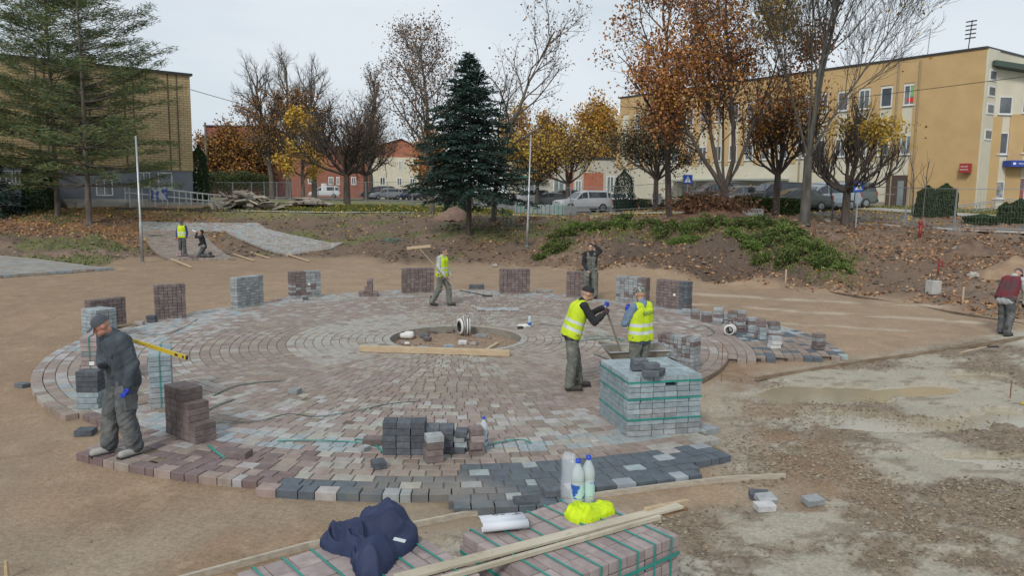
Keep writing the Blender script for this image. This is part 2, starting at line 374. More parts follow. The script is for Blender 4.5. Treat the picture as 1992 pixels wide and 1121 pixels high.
# lawns beyond the bank
setc(far * .9 * (X < 0), (.14, .155, .045)); setc(far * .8 * (X >= 0), (.16, .165, .06))
setc(far * smooth(.5, .65, fbm(X * .5, Y * .5, 3, 181)) * .6, (.24, .20, .06))
setc(smooth(70, 90, Y), (.16, .15, .08))
pit = np.hypot(X - CX, Y - CY) < 1.7
c[pit] = (.27, .19, .13)
wet = np.maximum(wet, damp * .45); idx = np.arange(ny * nx).reshape(ny, nx)
Q = np.stack([idx[:-1, :-1], idx[:-1, 1:], idx[1:, 1:], idx[1:, :-1]], -1).reshape(-1, 4)
def ground_mat():
    m = bpy.data.materials.new('ground_soil'); m.use_nodes = True; n = m.node_tree; L = n.links; bs = n.nodes['Principled BSDF']
    vc = n.nodes.new('ShaderNodeVertexColor'); vc.layer_name = 'Col'
    tc = n.nodes.new('ShaderNodeTexCoord')
    def noise(s, d=8, r=.65):
        z = n.nodes.new('ShaderNodeTexNoise'); z.inputs['Scale'].default_value = s; z.inputs['Detail'].default_value = d; z.inputs['Roughness'].default_value = r
        L.new(tc.outputs['Object'], z.inputs['Vector']); return z.outputs['Fac']
    def mr(f, a, b, c_, d_):
        q = n.nodes.new('ShaderNodeMapRange'); L.new(f, q.inputs[0])
        for i, v in enumerate((a, b, c_, d_)): q.inputs[i + 1].default_value = v
        return q.outputs[0]
    a = mr(noise(26), .3, .7, .72, 1.25); b = mr(noise(1.3), .3, .7, .88, 1.1)
    mm = n.nodes.new('ShaderNodeMath'); mm.operation = 'MULTIPLY'; L.new(a, mm.inputs[0]); L.new(b, mm.inputs[1])
    wt = n.nodes.new('ShaderNodeAttribute'); wt.attribute_name = 'Wet'
    mxx = n.nodes.new('ShaderNodeMix'); mxx.data_type = 'FLOAT'; L.new(wt.outputs['Fac'], mxx.inputs[0]); L.new(mm.outputs[0], mxx.inputs[2]); mxx.inputs[3].default_value = 1.0
    sc_ = n.nodes.new('ShaderNodeVectorMath'); sc_.operation = 'SCALE'; L.new(vc.outputs[0], sc_.inputs[0]); L.new(mxx.outputs[0], sc_.inputs['Scale'])
    L.new(sc_.outputs[0], bs.inputs['Base Color'])
    L.new(mr(wt.outputs['Fac'], 0, 1, .92, .06), bs.inputs['Roughness'])
    bp = n.nodes.new('ShaderNodeBump'); bp.inputs['Distance'].default_value = .02
    L.new(mr(wt.outputs['Fac'], 0, 1, 1, .02), bp.inputs['Strength']); L.new(noise(18, 9, .7), bp.inputs['Height']); L.new(bp.outputs[0], bs.inputs['Normal'])
    return m
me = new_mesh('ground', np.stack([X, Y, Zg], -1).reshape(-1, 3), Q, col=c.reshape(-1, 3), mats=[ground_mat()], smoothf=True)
wa = me.attributes.new('Wet', 'FLOAT', 'POINT'); wa.data.foreach_set('value', wet.ravel().astype(np.float32))
tag(link('ground', me), kind='structure')
# ============================================================ PAVED CIRCLE (each setting block of the paving modelled)
def rout(a):
    a = (a + 180) % 360 - 180
    tab = [(-180, 7.72), (-129, 7.55), (-118, 8.5), (-100, 8.7), (-86.4, 8.88), (-85.5, 9.12), (-78, 8.76), (-73, 8.6), (-67, 8.4), (-62, 7.85), (-60, 7.4), (-57, 6.6), (-53, 5.74), (-19, 6.2), (-17, 6.5), (-14.5, 7.0), (-13, 7.5), (-11.5, 8.05),
           (30, 7.5), (60, 7.8), (76, 8.4), (110, 8.1), (135, 7.7)]
    r_ = tab[0][1]
    for t, v in tab:
        if a >= t: r_ = v
    return r_
palette = dict(lg=(.36, .335, .295), br=(.26, .205, .172), pk=(.305, .243, .213), wh=(.40, .385, .37), bl=(.32, .36, .375), dk=(.105, .125, .145), db=(.20, .145, .14), be=(.315, .27, .225))
def ring_col(r, a):
    k = random.random; n_ = float(fbm(np.array([math.cos(R(a)) * r * .7 + 9]), np.array([math.sin(R(a)) * r * .7 + 5]), 3, 201)[0])
    aa = (a + 360) % 360
    if r < 1.56: return 'lg'
    leftish = 120 < aa < 235
    if r < 3.5: w = {'lg': .75, 'be': .2, 'br': .05} if leftish or n_ > .55 else {'be': .5, 'br': .3, 'lg': .2}
    elif r < 5.2: w = {'br': .68, 'be': .2, 'pk': .1, 'lg': .02}
    elif r < 5.75: w = {'br': .45, 'pk': .25, 'wh': .12, 'lg': .18}
    elif r < 6.9: w = {'wh': .2, 'pk': .45, 'lg': .17, 'br': .18}
    elif r < 7.45: w = {'bl': .55, 'wh': .2, 'lg': .15, 'pk': .1} if not (0 < aa < 70) else {'pk': .6, 'br': .4}
    else: w = {'pk': .5, 'br': .25, 'lg': .25}
    if 30 < aa < 150 and r > 3.5:
        w = {'br': .55, 'pk': .3, 'lg': .15} if r < 6.8 else {'lg': .4, 'bl': .25, 'pk': .35}
    if 150 <= aa < 215 and r > 6: w = {'wh': .4, 'pk': .3, 'bl': .3} if aa < 200 else {'pk': .75, 'wh': .25}
    if 230 < aa < 262 and r > 7.5: w = {'db': .55, 'pk': .38, 'wh': .07} if n_ < .55 else {'db': .8, 'pk': .2}
    if 262 <= aa < 300 and r > (8.35 if aa < 268 else (8.1 if aa < 274 else 7.75)): w = {'dk': .74, 'bl': .22, 'wh': .04}
    if aa > 290 and aa < 345 and r < 5.8: w = {'br': .4, 'pk': .6} if r > 3.4 else {'be': .7, 'br': .3}
    if (aa > 338 or aa < 12) and r > 5.7: w = {'pk': .7, 'br': .3} if r < 6.2 else ({'dk': .55, 'bl': .3, 'pk': .15} if n_ < .52 else {'br': .5, 'pk': .2, 'dk': .3})
    x = k() * sum(w.values())
    for kk, v in w.items():
        x -= v
        if x <= 0: return kk
    return kk
BV, BQ_, BC = [], [], []
def put_block(c4, zt, colr, th=.10, inset=.006):
    """c4: 4 plan corners ccw; bevelled setting block"""
    b = len(BV) * 12; c4 = np.array(c4); m_ = c4.mean(0); ins = c4 + (m_ - c4) / np.linalg.norm(m_ - c4, axis=1)[:, None] * inset * 1.5
    tl = np.random.default_rng(len(BV)).normal(0, .0016, 4)
    v = [(*p, zt - th) for p in c4] + [(*p, zt - .006) for p in c4] + [(*p, zt + tl[i]) for i, p in enumerate(ins)]
    BV.append(v); q = [(8, 9, 10, 11)]
    for i in range(4):
        j = (i + 1) % 4; q += [(4 + i, 4 + j, 8 + j, 8 + i), (i, j, 4 + j, 4 + i)]
    BQ_.extend([tuple(b + t for t in qq) for qq in q]); BC.extend([colr] * 9)
r0 = 1.565; RW = .178; i = 0
r_list = [(1.40, 1.56)] + [(1.565 + RW * k, 1.565 + RW * (k + 1)) for k in range(43)]
for ra, rb in r_list:
    rm = (ra + rb) / 2; a = random.random() * 6
    a_end = a + 2 * math.pi; g = .006
    while a < a_end - .02:
        Lp = random.choices([.235, .178, .12], [.55, .35, .1])[0] if rm > 6 else (random.choices([.19, .15, .12], [.5, .35, .15])[0] if rm > 3.4 else random.choices([.16, .13, .10], [.4, .4, .2])[0])
        if ra < 1.5: Lp = .16
        da = Lp / rm
        if a + da * 1.35 > a_end: da = a_end - a
        am = a + da / 2
        ro_ = rout(math.degrees(am))
        if rb <= ro_ + .09:
            ga = g / rm; ri, r_o = ra + g, rb - g
            cc = [(CX + math.cos(t) * q, CY + math.sin(t) * q) for q, t in ((ri, a + ga), (r_o, a + ga), (r_o, a + da - ga), (ri, a + da - ga))]
            kc = ring_col(rm, math.degrees(am)); v = palette[kc]; s_ = random.uniform(.92, 1.08)
            jz = random.uniform(-.003, .003)
            put_block(cc, jz, tuple(min(1, q * s_ * random.uniform(.97, 1.03)) for q in v), th=.10)
        a += da
m_pave = mat('laid_pavers', (1, 1, 1), (.70, .69, .67), 8, .82, .0025, 60, vcol=True, dirt=(.30, .25, .19), dscale=.55, damt=.42, c_lo=.4, c_hi=.75, r2=.42)
me = new_mesh('paving', np.array(BV).reshape(-1, 3), BQ_, col=np.array(BC), mats=[m_pave])
tag(link('paving', me), kind='structure')
# bedding dirt in the joints
mb = MB(); n = 96
ring_in, ring_out = [], []
V = []; Qd = []
for k in range(n):
    t = 2 * math.pi * k / n; V += [(CX + 1.42 * math.cos(t), CY + 1.42 * math.sin(t), -.012), (CX + 5.68 * math.cos(t), CY + 5.68 * math.sin(t), -.012), (CX + 5.68 * math.cos(t), CY + 5.68 * math.sin(t), -.09)]
for k in range(n):
    j = (k + 1) % n; Qd += [(3 * k, 3 * k + 1, 3 * j + 1, 3 * j), (3 * k + 1, 3 * k + 2, 3 * j + 2, 3 * j + 1)]
m_joint = mat('joint_sand', (.13, .10, .075), (.2, .155, .11), 8, .95)
tag(link('joint_sand', new_mesh('joint_sand', V, Qd, mats=[m_joint])), kind='structure')
V = []; Qd = []
for k in range(360):
    a = -180 + k; ro_ = rout(a + .5) - .22
    if ro_ < 5.75: continue
    b = len(V)
    for t in (R(a), R(a + 1)): V += [(CX + 5.66 * math.cos(t), CY + 5.66 * math.sin(t), -.014), (CX + ro_ * math.cos(t), CY + ro_ * math.sin(t), -.014)]
    Qd.append((b, b + 1, b + 3, b + 2))
tag(link('joint_sand', new_mesh('joint_sand', V, Qd, mats=[m_joint])), kind='structure')
# inner concrete wall of the pit
mb = MB(); V = []; Qd = []
for k in range(n):
    t = 2 * math.pi * k / n; V += [(CX + 1.398 * math.cos(t), CY + 1.398 * math.sin(t), .002), (CX + 1.398 * math.cos(t), CY + 1.398 * math.sin(t), -.24)]
for k in range(n): j = (k + 1) % n; Qd.append((2 * k, 2 * j, 2 * j + 1, 2 * k + 1))
tag(link('pit_wall', new_mesh('pit_wall', V, Qd, mats=[mat('concrete', (.2, .18, .15), (.27, .25, .21), 8, .9)])), kind='structure')
# paved path patches further back (running block rows, true blocks along the edges)
def patch(name, quad, zf, cols, rowdir=0, L=.25, wd_=.2):
    """quad: plan corners a,b,c,d (a-b near edge); blocks fill it bilinearly"""
    a, b, c_, d = [np.array(q) for q in quad]
    nu = max(2, int(np.linalg.norm(b - a) / L)); nv = max(2, int(np.linalg.norm(d - a) / wd_))
    VV, QQ, CC = [], [], []
    for j in range(nv):
        off = .5 if j % 2 else 0
        for i in range(nu + (1 if off else 0)):
            u0, u1 = max(0, (i - off) / nu), min(1, (i + 1 - off) / nu); v0, v1 = j / nv, (j + 1) / nv
            pu, pv = .01 / (L * nu) , .01 / (wd_ * nv)
            pts = []
            for u, v in ((u0 + pu, v0 + pv), (u1 - pu, v0 + pv), (u1 - pu, v1 - pv), (u0 + pu, v1 - pv)):
                p = (a * (1 - u) + b * u) * (1 - v) + (d * (1 - u) + c_ * u) * v; pts.append(p)
            bidx = len(VV)
            for p in pts: VV.append((*p, zf(*p) - .1))
            for p in pts: VV.append((*p, zf(*p)))
            QQ += [(bidx + 4, bidx + 5, bidx + 6, bidx + 7)] + [(bidx + i_, bidx + (i_ + 1) % 4, bidx + 4 + (i_ + 1) % 4, bidx + 4 + i_) for i_ in range(4)]
            cc = np.array(palette[random.choice(cols)]) * random.uniform(.85, 1.12); CC += [tuple(cc)] * 5
    return tag(link(name, new_mesh(name, VV, QQ, col=np.array(CC), mats=[m_pave])), kind='structure')
fl = lambda x, y: max(.0, float(hbase(x, y)) + .1)
patch('path', QUADS[0], fl, ['lg', 'bl', 'pk', 'lg'])
patch('path', QUADS[1], fl, ['br', 'pk', 'be'])
patch('path', QUADS[2], fl, ['lg', 'bl', 'pk', 'lg'])
patch('path', QUADS[3], fl, ['lg', 'pk', 'bl'])

# ============================================================ PAVERS: packs, stacks, loose
_pm = {}
def paver_mesh(l, w, h, key):
    k = (round(l, 3), round(w, 3), round(h, 3), key)
    if k in _pm: return _pm[k]
    bm = bmesh.new(); bmesh.ops.create_cube(bm, size=1)
    for v in bm.verts: v.co = Vector((v.co.x * l, v.co.y * w, (v.co.z + .5) * h))
    bmesh.ops.bevel(bm, geom=[e for e in bm.edges], offset=.007, segments=2, affect='EDGES', profile=.6)
    me = bpy.data.meshes.new('paver'); bm.to_mesh(me); bm.free(); me.materials.append(PV[key]); _pm[k] = me
    return me
def strap_part(pts, w, parent, name='strap'):
    """flat band following a closed or open polyline"""
    mb = MB()
    for a, b in zip(pts[:-1], pts[1:]): mb.bar(a, b, w[0], w[1])
    return mb.build(name, m_strap, parent)
def pack(cx, cy, z, rz, nx, ny, nz, lx, ly, lz, key, label, group, keyf=None, straps=0, hstraps=(), pallet=False, missing=lambda i, j, k: False, jit=.004, label_card=False):
    """strapped pack of pavers: shell pavers are parts (100 at most), the rest one part"""
    o = empty('paver_pack', (cx, cy, z), rz, label, 'paver pack', group)
    z0 = 0
    if pallet:
        mb = MB()
        for t in (-.42, 0, .42): mb.box((0, t * ny * ly, .03), (nx * lx, .09, .06))
        for t in np.linspace(-.46, .46, 6): mb.box((t * nx * lx, 0, .07), (.1, ny * ly, .018))
        mb.build('pallet', m_woodgrey, o); z0 = .08
    ca, sa = math.cos(rz), math.sin(rz); V = np.array([-cx, -cy])
    vl = (V[0] * ca + V[1] * sa, -V[0] * sa + V[1] * ca)      # camera side in local plan
    sx = 1 if vl[0] > 0 else -1; sy = 1 if vl[1] > 0 else -1
    cells = []
    for i in range(nx):
        for j in range(ny):
            for k in range(nz):
                if missing(i, j, k): continue
                vis = 0
                if k == nz - 1 or missing(i, j, k + 1): vis += 1
                if (i == nx - 1 if sx > 0 else i == 0) or missing(i + sx, j, k): vis += abs(vl[0]) / (abs(vl[0]) + abs(vl[1])) + .1
                if (j == ny - 1 if sy > 0 else j == 0) or missing(i, j + sy, k): vis += abs(vl[1]) / (abs(vl[0]) + abs(vl[1])) + .1
                cells.append((vis, i, j, k))
    cells.sort(key=lambda t: -t[0])
    rest = MB(); restkey = None
    for q, (vis, i, j, k) in enumerate(cells):
        edge = vis > 0 or i in (0, nx - 1) or j in (0, ny - 1)
        if not edge: continue
        kk = keyf(i, j, k) if keyf else key
        x = (i - (nx - 1) / 2) * lx + random.uniform(-jit, jit); y = (j - (ny - 1) / 2) * ly + random.uniform(-jit, jit)
        if q < 100:
            link('paver', paver_mesh(lx - .005, ly - .005, lz - .005, kk), o, (x, y, z0 + k * lz), (0, 0, random.uniform(-.012, .012)))
        else:
            rest.box((x, y, z0 + k * lz + lz / 2), (lx - .003, ly - .004, lz - .006))
    if rest.V: tag(rest.build('paver_mass', PV[key], o), kind='stuff')
    hx, hy, ht = nx * lx / 2 + .006, ny * ly / 2 + .006, z0 + nz * lz + .004
    for s in range(straps):
        x = ((s + .5) / straps - .5) * nx * lx
        strap_part([(x, -hy, z0), (x, -hy, ht), (x, hy, ht), (x, hy, z0)], (.013, .004), o)
    for zf in hstraps:
        zz = z0 + zf * nz * lz
        mb = MB(); t_ = .003
        mb.box((0, -hy, zz), (2 * hx, t_, .022)); mb.box((0, hy, zz), (2 * hx, t_, .022)); mb.box((hx, 0, zz), (t_, 2 * hy, .022)); mb.box((-hx, 0, zz), (t_, 2 * hy, .022))
        mb.build('strap', m_strap, o)
    if label_card:
        mb = MB(); mb.box((.2 * hx, sy * (hy + .003), z0 + nz * lz * .5), (.07, .003, .06)); mb.build('paper_label', mat('white_paper', (.75, .75, .72), rough=.7), o)
    return o
G1 = 'thin stacks of pavers set round the circle'
def two(i0, a, b, p=.12):
    return lambda i, j, k: (a if i < i0 else b) if random.random() > p else (b if i < i0 else a)
def stack_px(xl, yl, xr, yr, top, key, label, nx=8, ny=1, keyf=None, z=0.0, th=.26, side=-1, card=False, straps=0, hs=(), missing=lambda i, j, k: False):
    """thin stack whose camera-side bottom edge runs from (xl,yl) to (xr,yr)"""
    a = np.array(P(xl, yl, z)); b = np.array(P(xr, yr, z)); L = np.linalg.norm(b - a); d = (b - a) / L; nrm = np.array([-d[1], d[0]])
    D = (a[1] + b[1]) / 2; hgt = (zD((xl + xr) / 2, top, D + .1)) - z; nz = max(1, round(hgt / .075)); lz = hgt / nz
    lx = L / nx; ly = th / ny; cc = (a + b) / 2 + nrm * (th / 2)
    return pack(cc[0], cc[1], z, math.atan2(d[1], d[0]), nx, ny, nz, lx, ly, lz, key, label, G1, keyf, straps=straps, hstraps=hs, label_card=card, missing=missing)
stack_px(303, 622, 363, 618, 553, 'brown', 'greyish brown paver stack with a water bottle standing against its right end', 7)
stack_px(462, 600, 514, 592, 537, 'grey', 'light grey paver stack with paper label on its narrow left end', 6, keyf=two(2, 'grey', 'grey'))
stack_px(566, 581, 625, 577, 527, 'dark', 'dark stack with lighter patch and white label, left of the stepped brown pile', 6, keyf=two(3, 'brown', 'grey'), card=True)
stack_px(784, 571, 845, 569, 521, 'brown', 'purple brown paver stack directly behind the man walking with the rake', 8)
stack_px(972, 571, 1031, 571, 523, 'brown', 'brown paver stack standing alone past the walking man, right of the low dark row', 8)
stack_px(1101, 577, 1160, 580, 529, 'brown', 'brown paver stack that the man in grey dungarees leans on', 7)
stack_px(1197, 586, 1256, 592, 538, 'grey', 'pale grey paver stack behind the man in the grey cap', 7, keyf=two(5, 'grey', 'brown'))
stack_px(1275, 596, 1336, 604, 545, 'dark', 'dark paver stack with a small white label, furthest right of the tall ones', 8, card=True, keyf=two(6, 'brown', 'dark', .05))
stack_px(1277, 710, 1348, 723, 652, 'brown', 'curved grey brown paver stack right of the wheelbarrow', 9, keyf=two(3, 'brown', 'grey'))
stack_px(1268, 712, 1312, 716, 668, 'grey', 'low paver stack with a pale slanting top behind the wheelbarrow', 4, th=1.0, ny=5)
# cluster at the far left
stack_px(179, 640, 247, 630, 580, 'brown', 'grey brown stack with a stepped right end behind the man in the dark jacket', 8, th=.26, missing=lambda i, j, k: i > 5 and k > 7)
stack_px(190, 662, 229, 655, 600, 'grey', 'light grey stack close behind the man in the dark jacket', 5, th=.5, ny=3, keyf=two(1, 'blue', 'grey', .3))
stack_px(160, 758, 196, 756, 655, 'pink', 'tall pinkish grey stack with green band left of the man in the dark jacket', 1, th=.9, ny=6, keyf=lambda i, j, k: random.choice(['pink', 'pink', 'grey']), straps=1, card=True)
stack_px(292, 797, 336, 793, 690, 'blue', 'blue grey stack with green band, the spirit level tip above it', 1, th=.95, ny=6, keyf=lambda i, j, k: 'blue' if k > 3 else 'grey', straps=1)
# big packs
def from_corners(zt, L_, B_, R_, shrink=0):
    a, b, c_ = [np.array(P(*q, zt)) for q in (L_, B_, R_)]
    d = (b - a); w = np.linalg.norm(d); d = d / w; e = c_ - b; e = e - d * e.dot(d); hgt = np.linalg.norm(e)
    cc = a + d * w / 2 + e / 2
    return cc, math.atan2(d[1], d[0]), w, hgt
# pack C
a_, b_, r_ = np.array([1.36, 10.62]), np.array([1.50, 9.53]), np.array([2.49, 9.76])
d1 = (r_ - b_); w1 = np.linalg.norm(d1); d1 = d1 / w1; n1 = np.array([-d1[1], d1[0]]); cc = b_ + d1 * w1 / 2 + n1 * .54
missC = lambda i, j, k: (k == 9 and i == 3 and j == 0)
def keyC(i, j, k):
    if k < 2: return 'grey'
    if i in (1, 2, 3) and j == 0 and 2 < k < 5: return 'grey'
    return 'blue'
packC = pack(cc[0], cc[1], .0, math.atan2(d1[1], d1[0]), 6, 7, 11, w1 / 6, 1.08 / 7, .0718, 'blue', 'big blue grey pack wrapped in green bands, loose dark blocks on top', 'strapped packs of pavers', keyC, hstraps=(.28, .62, .9), missing=lambda i, j, k: k == 9 and i == 3 and j == 0, jit=.006)
ccB, rB, wB, hB = from_corners(.9, (897, 1035), (1139, 957), (1309, 1043))
packB = pack(ccB[0], ccB[1], -.09, rB, 7, 5, 11, wB / 7, hB / 5, .0818, 'pink', 'reddish grey strapped pack carrying the bottles, papers and yellow vest', 'strapped packs of pavers', straps=7, hstraps=(.86,), pallet=True, jit=.006)
ccA, rA, wA, hA = from_corners(.9, (461, 1111), (779, 1014), (926, 1117))
packA = pack(ccA[0], ccA[1], -.09, rA, 7, 5, 11, wA / 7, hA / 5, .0818, 'pink', 'reddish grey strapped pack under the crumpled navy jacket', 'strapped packs of pavers', straps=6, hstraps=(.86,), pallet=True, jit=.006)
# loose pavers
def paver(x, y, z, rz, key, label, group, l=.235, w=.17, h=.08, tilt=0.0):
    o = link('paver', paver_mesh(l, w, h, key), None, (x, y, z), (tilt, 0, rz)); return tag(o, label, 'paver', group)
def pile(px, py, n, key, label, group, rz=None, l=.235, w=.17, h=.08, z=0.0, jit=.02, cols=1, keys=None):
    x, y = P(px, py, z); rz = random.uniform(-.3, .3) if rz is None else rz
    for c_ in range(cols):
        xx = x + math.cos(rz) * c_ * (l + .006); yy = y + math.sin(rz) * c_ * (l + .006)
        for k in range(n):
            kk = keys[k % len(keys)] if keys else key
            paver(xx + random.uniform(-jit, jit), yy + w / 2 + random.uniform(-jit, jit), z + k * h, rz + random.uniform(-.06, .06), kk, label, group, l, w, h - .003)
# front middle piles
pile(757, 886, 5, 'dark', 'dark grey paver in the three-column block of the front pile', 'dark pavers of the front pile, three columns', 0, .165, .235, cols=3, jit=.004)
pile(840, 884, 4, 'dark', 'dark paver in the two lower columns next to the three-column block', 'dark pavers of the front pile, two columns', 0, .165, .235, cols=2, jit=.004)
pile(895, 884, 4, 'grey', 'pale bluish paver of the short column between the dark ones and the leaning brown one', 'pavers of the short pale column', 0, .15, .2, keys=['dark', 'blue', 'grey'], h=.07)
pile(842, 902, 4, 'brown', 'brown or greyish paver of the turned column in front of the dark block', 'pavers of the turned brown column', .35, .2, .17, keys=['brown', 'brown', 'brown', 'grey'])
pile(924, 888, 4, 'brown', 'brown paver of the leaning column beside the water bottle', 'pavers of the leaning brown column', .2, .16, .2, keys=['brown', 'brown', 'pink'])
pile(726, 868, 1, 'brown', 'brown paver tucked behind the left end of the front dark pile', None, .1)
pile(731, 915, 1, 'dark', 'single dark grey paver lying in front of the dark pile', None, .4, .15, .17)
pile(708, 880, 1, 'grey', 'broken piece of grey paver left of the dark pile', None, .9, .12, .1, h=.06)
pile(573, 768, 1, 'grey', 'single grey paver lying alone on the near half of the circle', None, -.3, .17, .14)
pile(463, 893, 1, 'brown', 'single brown paver on the laid rows right of the brown stepped stack', None, -.2, .26, .18)
pile(162, 850, 1, 'dark', 'dark paver lying on the sand by the boots of the man in the jacket', None, .1, .22, .2, z=-.09)
pile(37, 757, 1, 'dark', 'dark paver lying alone on the sand at the far left', None, -.5, .2, .15, z=-.09)
pile(1078, 968, 1, 'dark', 'loose dark paver perched on the outer edge of the dark rows', None, .2, .235, .17, z=-.0)
pile(1025, 992, 1, 'dark', 'dark paver resting on the board end by the bottom dark rows', None, .1, .25, .17, z=-.05)
pile(268, 633, 1, 'pink', 'lower pale paver of the two lying between left stacks', None, .1, .2, .17); pile(293, 628, 2, 'dark', 'dark paver of the little pile left of the bottle', 'little dark pile of two', .1, .2, .17)
pile(578, 588, 1, 'grey', 'flat grey paver lying below the dark stack with the label', None, .1, .3, .15, h=.06); pile(593, 584, 1, 'dark', 'short dark paver behind the flat grey one', None, .3, .16, .14)
pile(148 + 22, 796, 3, 'blue', 'light paver low in the short column left of the man in the jacket', 'light pavers of the short left column', .05, .3, .24)
x_, y_ = P(170, 796); [paver(x_, y_ + .12, .24 + k * .075, .05 + .02 * k, 'dark', 'dark paver on top of the short column left of the man in the jacket', 'dark pavers of the short left column', .3, .24, .072) for k in range(4)]
# brown stepped stack front left
a = np.array(P(323, 842)); b = np.array(P(380, 866)); d = (b - a); Ls = np.linalg.norm(d); d = d / Ls; ang = math.atan2(d[1], d[0]); nn = np.array([-d[1], d[0]])
for i_, nz_ in enumerate((8, 8, 8, 6, 3)):
    for j_ in range(1):
        for k_ in range(nz_):
            p_ = a + d * (i_ + .5) * Ls / 5 + nn * .14
            paver(p_[0] + random.uniform(-.004, .004), p_[1], k_ * .08, ang + random.uniform(-.015, .015), 'brown', 'dark brown paver of the stair-shaped stack near the man in the dark jacket', 'pavers of the brown stair-shaped stack', Ls / 5 - .004, .28, .078)
# stepped pile at the far side and low row
for (px_, n_) in ((703, 2), (714, 4), (719, 7), (729, 2)):
    pile(px_, 577, n_, 'brown', 'brown paver of the small stepped pile at the far rim of the circle', 'pavers of the far stepped pile', .05, .16, .2, h=.075, jit=.01)
for k_ in range(5): pile(915 + k_ * 6, 563, 2, 'dark', 'dark paver of the low two-course row at the far rim', 'pavers of the low dark row', 0, .09, .2, h=.075, jit=.002)
for q_, (px_, py_) in enumerate(((1050, 567), (1060, 570), (1070, 569))): pile(px_, py_, 1, 'grey', ['pale paver lying flat by the lone brown stack', 'middle one of three flat pavers by the lone brown stack', 'grey paver nearest the leaning man of three lying flat'][q_], None, .4 * q_, .2, .15, h=.06)
# small piles on the right of the circle
RP = [(1337, 614, 2, 'grey'), (1354, 621, 3, 'brown'), (1376, 627, 3, 'brown'), (1398, 632, 5, 'grey'), (1413, 629, 3, 'blue'), (1428, 631, 4, 'brown'), (1444, 631, 4, 'grey'), (1440, 647, 4, 'brown'), (1463, 646, 4, 'grey'), (1481, 658, 5, 'brown'), (1489, 661, 3, 'blue'), (1506, 672, 6, 'grey'), (1509, 679, 3, 'white'), (1595, 681, 4, 'brown')]
desc = ['lowest grey pile of the row, nearest the labelled dark stack', 'three-high brown pile second in the row right of the tall stacks', 'squat three-high brown pile', 'five-high grey pile', 'pale bluish pile hidden between two taller ones', 'four-high brown pile with a wide top', 'grey pile behind the broad brown one', 'broad brown pile beside the white coil', 'grey pile right of the broad brown one', 'tall brown pile in the middle of the right row', 'narrow pale pile in the middle of the right row', 'six-high pile at the edge of the dark rows', 'low whitish pile in front of the six-high one', 'brown pile standing alone on the dark rows']
for (px_, py_, n_, k_), ds in zip(RP, desc):
    pile(px_, py_, n_, k_, 'paver of the ' + ds, 'pavers of the ' + ds, random.uniform(-.5, .3), .22, .17, h=.082, jit=.014, keys=[k_, k_, 'brown' if k_ == 'grey' else 'grey'])
# dark loose blocks on pack C
xb, yb = P(1243, 722, .79); xb2, yb2 = P(1265, 733, .79)
lc = 'dark paver of the small heap on top of the blue grey pack'; gc = 'dark pavers lying on the blue grey pack'
for (x, y, z, rz) in ((xb, yb + .05, .80, .1), (xb + .01, yb + .05, .872, .25), (xb2, yb2, .80, .0), (xb2 + .03, yb2 + .12, .872, .1), (xb2 + .12, yb2 + .1, .80, 1.2)):
    paver(x, y, z, rz, 'dark', lc, gc, .2, .15, .07)
# debris in the mud
for q_, (px_, py_, k_, ti) in enumerate(((1476, 968, 'dark', .1), (1488, 975, 'grey', .3), (1487, 988, 'white', .05), (1580, 978, 'grey', .15))):
    x, y = P(px_, py_, -.09); paver(x, y, gz(x, y) + .01, random.uniform(-.4, .4), k_, ['dark paver half hidden behind two paler ones in the mud', 'grey tilted paver between the dark and the white one in the mud', 'whitish paver in front of the little heap in the mud', 'grey paver lying alone in the mud right of the board end'][q_], None, .2, .13, .07, ti)

# ============================================================ STREET SURFACES
def strip(name, pts, width, m, dz, z=None):
    pts = [np.array(p, float) for p in pts]
    fine = []
    for a, b in zip(pts[:-1], pts[1:]):
        n_ = max(2, int(np.linalg.norm(b - a) / 1.0)); fine += [a + (b - a) * t / n_ for t in range(n_)]
    fine.append(pts[-1]); V = []; Q = []; K = 5
    for i, p in enumerate(fine):
        d = fine[min(i + 1, len(fine) - 1)] - fine[max(i - 1, 0)]; d = d / np.linalg.norm(d); nrm = np.array([-d[1], d[0]])
        for k in range(K):
            q = p + nrm * width * (k / (K - 1) - .5); V.append((*q, float(hbase(*q)) + dz))
    for i in range(len(fine) - 1):
        for k in range(K - 1): Q.append((i * K + k, (i + 1) * K + k, (i + 1) * K + k + 1, i * K + k + 1))
    Q = [q[::-1] for q in Q]
    return tag(link(name, new_mesh(name, V, Q, mats=[m])), kind='structure')
m_asph = mat('asphalt', (.10, .10, .10), (.15, .145, .14), 3, .75, .004, 60, dirt=(.22, .19, .16), damt=.35, dscale=.4)
m_pavem = mat('concrete_pavement', (.34, .32, .29), (.42, .40, .36), 3, .85, .004, 50, dirt=(.28, .23, .18), damt=.4, dscale=.5)
m_kerb = mat('kerb_concrete', (.38, .37, .34), (.46, .45, .42), 4, .85, .003, 40)
A0 = np.array([31.05, 51.8]); UA = np.array([-.579, .815]); NA = np.array([-.815, -.579])
def fr(s, off): return A0 + UA * s + NA * off
strip('road', [fr(-30, 11.5), fr(6, 11.5), fr(20, 12.5), fr(40, 14)], 7.5, m_asph, .03)
strip('pavement', [fr(-30, 16.6), fr(6, 16.6), fr(17, 17.4)], 1.8, m_pavem, .06)
strip('pavement', [fr(-30, 5.4), fr(10, 5.4), fr(30, 5.0)], 2.0, m_pavem, .06)
strip('kerb', [fr(-30, 7.55), fr(6, 7.55), fr(20, 8.3)], .2, m_kerb, .14)
strip('road', [(24, 66), (12, 71), (2, 80), (-12, 92), (-36, 112), (-60, 126)], 9, m_asph, .035)
strip('pavement', [atD(440, 47.2), atD(640, 46.8), atD(840, 47.2), atD(1000, 48), (6, 53)], .9, m_kerb, .04)
